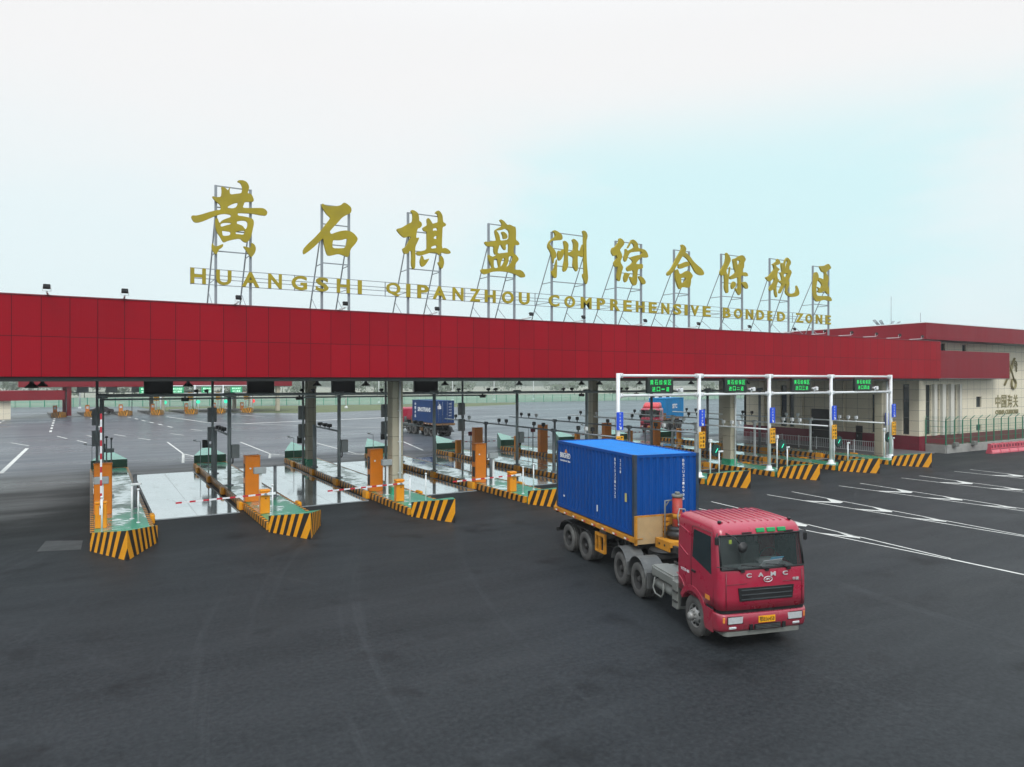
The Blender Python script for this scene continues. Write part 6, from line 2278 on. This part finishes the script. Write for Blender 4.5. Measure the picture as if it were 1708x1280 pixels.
# lettering and emblem
EMB = pm('bronze_letter', (0.30, 0.265, 0.13), 0.42, 0.2, 0.10)
m = MB()
for j, ch in enumerate('\u4e2d\u56fd\u6d77\u5173'):
    put_text(m, ch, 0.98, 1.30, T(79.05 + j * 1.22, BY - 0.02, 4.42), 0.03, 0.012)
m.build('lettering', EMB, bd)
m = MB()
put_text(m, 'CHINA CUSTOMS', 4.7, 0.46, T(80.9, BY - 0.02, 3.32), 0.03, 0.05)
m.build('small_lettering', EMB, bd)
m = MB()                                      # crossed key and winged staff
ex, ez = 81.6, 7.35
yy = BY - 0.10
m.tube([(ex - 1.35, yy, ez - 1.3), (ex + 0.75, yy, ez + 1.5)], 0.09, 8)
m.tube([(ex + 0.55 + 0.45 * math.cos(a), yy, ez - 1.15 + 0.5 * math.sin(a)) for a in [2 * PI * i / 18 for i in range(19)]], 0.10, 8)
m.tube([(ex + 0.3, yy - .12, ez - 0.75), (ex - 0.75, yy - .12, ez + 1.15)], 0.085, 8)
m.tube([(ex - 0.62, yy - .12, ez + 0.9), (ex - 0.98, yy - .12, ez + 0.72), (ex - 0.90, yy - .12, ez + 0.55)], 0.06, 6)
pts = []
for i in range(25):
    t = i / 24
    a = math.sin(t * 4 * PI) * 0.26 * (1 - 0.3 * t)
    pts.append((ex - 0.9 + 1.5 * t + a * 0.8, yy - .02, ez - 0.7 + 2.0 * t - a * 0.6))
m.tube(pts, 0.06, 6)
for s, q in ((1, 0.0), (1, 0.22), (1, 0.44)):
    m.tube([(ex + 0.65, yy, ez + 1.25 - q), (ex + 1.05, yy, ez + 1.15 - q * 1.2), (ex + 1.25 - q * .3, yy, ez + 0.75 - q * 1.5)], 0.06, 6)
m.build('emblem', EMB, bd)
# roof-top spread frames
for i, (x, a) in enumerate(((65.6, -1), (66.2, -0.6), (67.0, 0.6), (67.6, 1))):
    m = MB()
    y = 40.0
    lean = 1.1 * a
    m.cyl((x, y, 10.4), (x, y, 11.7), 0.05, seg=6)
    P = [(x, y, 11.7), (x + 0.5, y + 0.5, 11.7), (x + 0.5 + lean, y + 0.5, 12.35), (x + lean, y, 12.35)]
    P = [Vector(p) for p in P]
    for j in range(4):
        m.cyl(P[j], P[(j + 1) % 4], 0.05, seg=6)
    m.cyl(P[0], P[2], 0.04, seg=6)
    m.cyl(P[1], P[3], 0.04, seg=6)
    o = tag(m.build('roof_frame', STEELD), 'thin slanting metal frame on the customs building roof, %s from the left' % ORD[i], 'frame', 'slanting frames on the customs roof')
m = MB()
m.cyl((65.8, 39.2, 10.4), (65.8, 39.2, 14.6), 0.025, seg=6)
tag(m.build('lightning_rod', STEEL), 'tall thin lightning rod among the slanting frames on the customs building roof', 'lightning rod', 'lightning rods on the customs roof')
m = MB()
m.cyl((63.6, 35.2, 10.4), (63.6, 35.2, 12.6), 0.025, seg=6)
tag(m.build('lightning_rod', STEEL), 'short thin lightning rod near the front corner of the customs building roof', 'lightning rod', 'lightning rods on the customs roof')

# ---- white railing along the building
r = thing('white_railing', 'long white tubular railing in front of the maroon base of the customs building', 'railing', (58.3, 36.2, 0.15))
m = MB()
for z in (0.22, 1.05):
    m.box(-0.02, 0.02, 0, 15.2, z, z + 0.04)
m.build('rail', WHITE, r)
m = MB()
y = 0.19
while y < 15.2:
    m.box(-0.010, 0.010, y - 0.01, y + 0.01, 0.261, 1.049)
    y += 0.19
m.build('baluster', WHITE, r)
for i in range(9):
    m = MB()
    m.box(-0.035, 0.035, i * 1.9 - 0.035, i * 1.9 + 0.035, 0, 1.16)
    m.build('post', WHITE, r)

# ---- green mesh fence on a low concrete wall
def mesh_fence(name, label, pts, base, h, parent_loc, grp=None, spacing=1.35, wire=0.13, lean=1):
    r = thing(name, label, 'fence', (0, 0, 0), 0, grp)
    mw = MB()
    mr = MB()
    mb = MB()
    for (x0, y0), (x1, y1) in zip(pts[:-1], pts[1:]):
        L = math.hypot(x1 - x0, y1 - y0)
        ux, uy = (x1 - x0) / L, (y1 - y0) / L
        nx, ny = uy, -ux
        M = Matrix(((ux, -uy, 0, x0), (uy, ux, 0, y0), (0, 0, 1, 0), (0, 0, 0, 1)))
        if base:
            mb.box(0, L, -0.10, 0.10, 0, base, 0, 0.01, M)
        n = int(L / wire)
        for i in range(n):
            s = (i + .5) * L / n
            mw.box(s - .005, s + .005, -.005, .005, base + .05, base + h, 0, 0, M)
        for z in (0.05, h * .25, h * .5, h * .75, h - .03):
            mr.box(0, L, -0.018, 0.018, base + z, base + z + .03, 0, 0, M)
        k = max(1, round(L / spacing))
        for i in range(k + 1):
            s = L * i / k
            p = MB()
            p.box(s - .035, s + .035, -.055, .02, base - .02, base + h + .05, 0, 0, M)
            p.tube([M @ Vector((s, 0, base + h)), M @ Vector((s, -0.05, base + h + .12)), M @ Vector((s + .18 * lean, -0.28, base + h + .42))], 0.03, 6)
            p.build('post', GREENF, r)
        for j in range(3):
            mw.box(0, L, -0.14 - .07 * j, -0.13 - .07 * j, base + h + .2 + .09 * j, base + h + .21 + .09 * j, 0, 0, M)
    mw.build('wire_mesh', GREENF, r)
    mr.build('rail', GREENF, r)
    if base:
        mb.build('base_wall', CONC, r)
    return r


mesh_fence('mesh_fence', 'green wire mesh fence with bent post tops on a low concrete wall at the right', [(65.75, 35.9), (65.75, 34.15), (88.0, 34.0)], 0.75, 2.15, None)
# kerb-side vent boxes on the fence wall
for i, x in enumerate((66.9, 70.1)):
    m = MB()
    m.box(-0.3, 0.3, -0.15, 0.15, 0, 0.36, 0, .02)
    for q in range(4):
        m.box(-0.24, 0.24, -0.16, -0.151, 0.06 + q * .07, 0.09 + q * .07)
    o = m.build('vent_box', DUSTL)
    o.location = (x, 33.88, 0.60)
    tag(o, 'small pale vent box on the low wall under the green fence, %s one' % ('left' if i == 0 else 'right'), 'vent box', 'vent boxes on the fence wall')

# ---- pink water-filled barriers
PINK = pm('pink_plastic', (0.62, 0.09, 0.13), 0.35, 0, 0.12, 2, dirt=(0.7, 0.35, 0.36), dirt_amt=0.4)
pb0 = None
for i in range(6):
    if i == 0:
        pb0 = thing('plastic_barrier', '', 'plastic barrier', (0, 0, 0), 0, 'pink plastic barriers in front of the green fence')
        m = MB()
        prof = [(-0.28, 0.0), (0.28, 0.0), (0.28, 0.12), (0.15, 0.42), (0.13, 0.88), (-0.13, 0.88), (-0.15, 0.42), (-0.28, 0.12)]
        m.prism(prof, 'x', 0.02, 1.44)
        m.build('body', PINK, pb0)
        m = MB()
        for a in (0.12, 0.62, 1.12):
            m.box(a, a + 0.22, -0.165, -0.13, 0.52, 0.76)
        m.box(0.1, 1.36, -0.185, -0.15, 0.36, 0.41)
        m.build('recess_shade', pm('pink_recess_shade', (0.20, 0.02, 0.04), 0.5), pb0)  # raised plates in darker pink, painting the shade of recesses
        m = MB()
        m.cyl((0.73, 0, 0.881), (0.73, 0, 0.93), 0.09, seg=12)
        m.build('filler_cap', PINK, pb0)
    again(pb0, i == 0, (69.05 + 1.5 * i, 32.15 - 0.05 * i, 0), R(-2), 'pink plastic road barrier before the green fence, %s from the left' % ORD[i])

# ================================================================== FAR SIDE OF THE YARD
# translucent green mesh panels far away are still built as bars
r = thing('far_fence', 'long pale green mesh fence closing the far side of the yard', 'fence', (0, 0, 0))
FP = [(-80, 219), (-12.3, 203.9), (55.3, 182.1), (107.2, 176.8), (160.6, 173.6), (260, 168)]
mw, mp_ = MB(), MB()
for (x0, y0), (x1, y1) in zip(FP[:-1], FP[1:]):
    L = math.hypot(x1 - x0, y1 - y0)
    ux, uy = (x1 - x0) / L, (y1 - y0) / L
    M = Matrix(((ux, -uy, 0, x0), (uy, ux, 0, y0), (0, 0, 1, 0), (0, 0, 0, 1)))
    n = int(L / 0.22)
    for i in range(n):
        s = (i + .5) * L / n
        mw.box(s - .045, s + .045, -.01, .01, .1, 2.2, 0, 0, M)
    for z in (0.15, 1.2, 2.15):
        mw.box(0, L, -.02, .02, z, z + .06, 0, 0, M)
    k = int(L / 3)
    for i in range(k + 1):
        s = L * i / k
        mp_.box(s - .05, s + .05, -.05, .05, 0, 2.3, 0, 0, M)
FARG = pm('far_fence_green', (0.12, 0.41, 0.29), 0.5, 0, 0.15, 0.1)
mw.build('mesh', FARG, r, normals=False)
mp_.build('posts', GREENF, r, normals=False).name = 'post_row'

# tall white masts near and behind that fence
lm0 = None
for i, (x, y, h) in enumerate(((43, 168, 12), (51, 160, 11), (70, 190, 14), (85, 196, 14), (98, 200, 14), (113, 200, 14), (127, 198, 13), (150, 196, 13), (-2, 190, 9), (176, 190, 13))):
    if i == 0:
        lm0 = thing('light_mast', '', 'light mast', (0, 0, 0), 0, 'white masts along the far fence')
        m = MB()
        m.cyl((0, 0, 0), (0, 0, 12), 0.16, 0.09, 8)
        m.box(-0.3, 0.3, -0.3, 0.3, 0, 0.5, 0, .05)
        m.build('pole', WHITE, lm0)
        m = MB()
        m.box(-0.9, 0.9, -0.2, 0.2, 11.9, 12.15, 0, .05)
        m.build('lamp_bar', GREYBOX, lm0)
    again(lm0, i == 0, (x, y, 0), 0, 'white light mast by the far fence, %s' % ('standing on the grass verge' if i < 2 else ('at the far left' if i == 8 else '%s from the left beyond the verge' % ORD[min(i - 2, 6) if i < 8 else 6])), (1, 1, h / 12))

# small white site office far right
r = thing('site_cabin', 'small white flat-roofed cabin far away beyond the yard', 'cabin', (148, 160, 0), R(-35))
m = MB()
m.box(-3.2, 3.2, -1.4, 1.4, 0.1, 2.7)
m.build('wall', WHITE, r)
m = MB()
m.box(-3.35, 3.35, -1.55, 1.55, 2.701, 2.85)
m.build('roof', GREYBOX, r)
for x in (-2.2, 0.0, 2.2):
    m = MB()
    m.box(x - .5, x + .5, -1.43, -1.401, 1.0, 2.0)
    m.build('window', GLASS, r)

# the second gate across the yard
FG = R(4.5)
fg = thing('far_gate_canopy', 'distant red gate canopy across the yard, seen under the near one', 'canopy', (-4.5, 146, 0), FG)
m = MB()
m.box(-5.9, 41.2, 1.6, 1.8, 5.35, 8.6)
m.box(-5.9, 41.2, 17.0, 17.2, 5.35, 8.6)
m.box(-5.9, -5.7, 1.8, 17.0, 5.35, 8.6)
m.box(41.0, 41.2, 1.8, 17.0, 5.35, 8.6)
m.box(-5.7, 41.0, 1.8, 17.0, 8.2, 8.4)
m.build('fascia', REDPS, fg)
m = MB()
m.box(-5.7, 41.0, 1.85, 16.95, 5.30, 5.5)
m.build('soffit', SOFFIT, fg)
for x, y in ((1.5, 2.6), (16.6, 2.6), (33.0, 2.6), (1.5, 15.5), (16.6, 15.5), (33.0, 15.5), (38.5, 2.6)):
    m = MB()
    m.box(x - .35, x + .35, y - .4, y + .4, 0.2, 5.3)
    m.build('column', CREAMC if x > 2 else REDPS, fg)
# low wing roof at its left
fw = thing('low_wing_roof', 'low red-edged roof on cream piers left of the distant gate', 'roof', (-4.5, 146, 0), FG)
m = MB()
m.box(-40, 0.6, -2.5, 6, 3.15, 4.75)
m.build('fascia', REDPS, fw)
for x in (-13.5, -9.0, -20.0):
    m = MB()
    m.box(x, x + 2.0, -1.6, 3.5, 0, 3.15)
    m.build('pier', CREAM, fw)
ni0 = None
FIX = [0, 5.0, 10.4, 15.8, 21.8, 27.0, 32.4]
fn = thing('far_island', '', 'traffic island', (0, 0, 0), 0, 'striped islands of the distant gate')
m = nose_mesh(0.75, 1.1)
m.v = [(x - 1.17, y - 29.25, z) for x, y, z in m.v]
m.build('striped_nose', [YEL, BLK, GREENP], fn, normals=False)
m = MB()
m.box(-1.17, 1.17, 2.75, 20, 0, 0.32)
m.build('kerb', CONC, fn)
CS, SN = math.cos(FG), math.sin(FG)
for i, x in enumerate(FIX):
    px, py = -4.5 + x * CS, 146 + x * SN
    again(fn, i == 0, (px, py, 0), FG, 'striped island of the distant gate, %s from the left' % ORD[i])


def far_xy(x, y):
    return (-4.5 + x * CS - y * SN, 146 + x * SN + y * CS)


# distant terminals, signals, barriers
ft = thing('far_terminal', '', 'terminal', (0, 0, 0), 0, 'terminals of the distant gate')
m = MB()
m.box(-0.32, 0.32, -0.25, 0.25, 0.3, 2.0, 0, .03)
m.build('cabinet', ORANGE, ft)
m = MB()
m.box(-0.2, 0.2, -0.256, -0.251, 1.3, 1.75)
m.build('screen', SIGNW, ft)
for i, x in enumerate(FIX):
    a = far_xy(x - .5, 5.0)
    again(ft, i == 0, (*a, 0), FG, 'small orange terminal on the %s distant island from the left' % ORD[i])
fs = thing('far_signal', '', 'lane signal', (0, 0, 0), 0, 'yellow signs and lamps of the distant gate')
m = MB()
m.cyl((0, 0, 0.3), (0, 0, 4.6), 0.12, seg=8)
m.build('post', WHITE, fs)
m = MB()
m.box(-0.45, 0.45, -0.2, -0.13, 2.6, 4.2)
m.build('yellow_sign', SIGNY, fs)
m = MB()
m.cyl((1.5, 0, 0.3), (1.5, 0, 2.0), 0.05, seg=6)
m.build('lamp_post', WHITE, fs)
m = MB()
m.cyl((1.5, -0.12, 2.25), (1.5, 0.12, 2.25), 0.36, seg=10)
lampg = m.build('lamp', TEALLED, fs)
for i, x in enumerate(FIX[3:]):
    a = far_xy(x, 4.0)
    again(fs, i == 0, (*a, 0), FG, 'yellow sign and %s lamp on the %s distant island from the left' % ('red' if i == 3 else 'green', ORD[i + 3]))
    if i == 3:
        o = [c for c in bpy.data.objects if c.parent and c.parent.name.startswith('far_signal') and c.name.startswith('lamp') and not c.name.startswith('lamp_post') and c.parent['label'].startswith('yellow sign and red')]
        for c in o:
            c.data = c.data.copy()
            c.data.materials.clear()
            c.data.materials.append(REDLED)
# white gantry with green boards in front of the distant gate
gr = thing('far_gantry', 'distant white pipe gantry carrying green lane boards', 'gantry', (0, 0, 0))
m = MB()
for z in (3.95, 5.45):
    a, b = far_xy(15.8, 1.0), far_xy(33.5, 1.0)
    m.cyl((*a, z), (*b, z), 0.1, seg=8)
m.build('beam', WHITE, gr)
for i, x in enumerate(FIX[3:]):
    a = far_xy(x + .3, 1.0)
    m = MB()
    m.cyl((*a, 0.3), (*a, 5.6), 0.13, seg=8)
    m.build('upright', WHITE, gr)
gb = thing('far_lane_board', '', 'LED display', (0, 0, 0), 0, 'green lane boards of the distant gate')
m = MB()
m.box(-1.1, 1.1, -0.12, 0.12, 0, 1.15)
m.build('casing', pm('far_board_green', (0.01, 0.25, 0.10), 0.4, emit=(0.01, 0.5, 0.2), es=0.35), gb)
m = MB()
put_text(m, '\u9ec4\u77f3\u7efc\u4fdd\u533a', 1.7, 0.36, T(0, -0.126, 0.8), 0.003, 0.01)
put_text(m, '\u51fa\u53e3\u901a\u9053', 1.5, 0.36, T(0, -0.126, 0.3), 0.003, 0.01)
m.build('lettering', pm('far_board_white', (0.6, 0.9, 0.7), 0.4, emit=(0.6, 1, 0.75), es=0.8), gb)
for i, x in enumerate((13.6, 19.0, 24.4, 29.8)):
    a = far_xy(x, 1.0)
    again(gb, i == 0, (*a, 4.1), FG, 'green lit lane board over the distant gate, %s from the left' % ORD[i])
fh = thing('far_hanging_board', '', 'display board', (0, 0, 0), 0, 'grey boards hanging under the distant canopy')
m = MB()
m.box(-1.0, 1.0, -0.1, 0.1, 0, 1.0, 0, .03)
m.build('casing', STEELD, fh)
m = MB()
for s in (-.6, .6):
    m.cyl((s, 0, 1.0), (s, 0, 1.12), .04, seg=6)
m.build('hanger', STEELD, fh)
for i, x in enumerate((4.6, 9.6, 14.2)):
    a = far_xy(x, 16.6)
    again(fh, i == 0, (*a, 4.2), FG, 'grey board hanging under the distant canopy, %s from the left' % ORD[i])
m = MB()
a, b = far_xy(1.5, 10), far_xy(34, 10)
m.cyl((*a, 4.25), (*b, 4.25), 0.09, seg=8)
for x in (1.5, 7, 12.4, 18, 23.5, 29, 34):
    a = far_xy(x, 10)
    m.cyl((*a, 0.1), (*a, 4.25), 0.07, seg=6)
tag(m.build('far_portal', STEELD), 'thin grey pipe portal under the distant gate canopy', 'portal')

# parked car beyond the distant gate
r = thing('parked_car', 'mauve grey saloon car standing beyond the distant gate', 'car', (1.7, 159, 0), R(184))
m = MB()
prof = [(-2.25, .35), (-2.3, .7), (-2.1, .92), (-1.5, .98), (-1.0, 1.38), (-0.2, 1.46), (0.5, 1.38), (1.15, .98), (1.95, .86), (2.25, .68), (2.28, .35)]
loops = []
for y, k in ((-.86, .9), (-.84, 1), (-.6, 1.02), (.6, 1.02), (.84, 1), (.86, .9)):
    loops.append([(x, y * (1 if z < 1 else .86), .35 + (z - .35) * k) for x, z in prof])
m.loft(loops, 0, True, True, True)
bdy = m.build('body', pm('car_mauve_grey', (0.24, 0.19, 0.21), 0.3), r)
m = MB()
for s in (-1, 1):
    m.add([(-1.35, s * .76, 1.0), (0.95, s * .76, 1.0), (0.42, s * .765, 1.33), (-0.9, s * .765, 1.33)], [[0, 1, 2, 3]])
m.build('window', GLASS, r, normals=False)
for x in (-1.4, 1.4):
    for y in (-.8, .8):
        m = MB()
        m.lathe([(0, -.1), (.31, -.1), (.33, 0), (.31, .1), (0, .1)], 16, 'y', (x, y, .33))
        m.build('wheel', RUBBER, r)

# ------------------------------------------------------------------ damp air
hz = MB()
hz.box(-4800, 5300, -500, 6300, -1.0, 24)
ho = hz.build('haze', None)
ho.data.materials.clear()
hm = bpy.data.materials.new('haze_air')
hm.use_nodes = True
hn = hm.node_tree
for n_ in list(hn.nodes):
    if n_.type == 'BSDF_PRINCIPLED':
        hn.nodes.remove(n_)
pv_ = hn.nodes.new('ShaderNodeVolumePrincipled')
pv_.inputs['Color'].default_value = (0.97, 0.985, 0.99, 1)
pv_.inputs['Density'].default_value = HAZE
pv_.inputs['Anisotropy'].default_value = 0.35
hn.links.new(pv_.outputs[0], [n_ for n_ in hn.nodes if n_.type == 'OUTPUT_MATERIAL'][0].inputs['Volume'])
ho.data.materials.append(hm)
ho['kind'] = 'stuff'
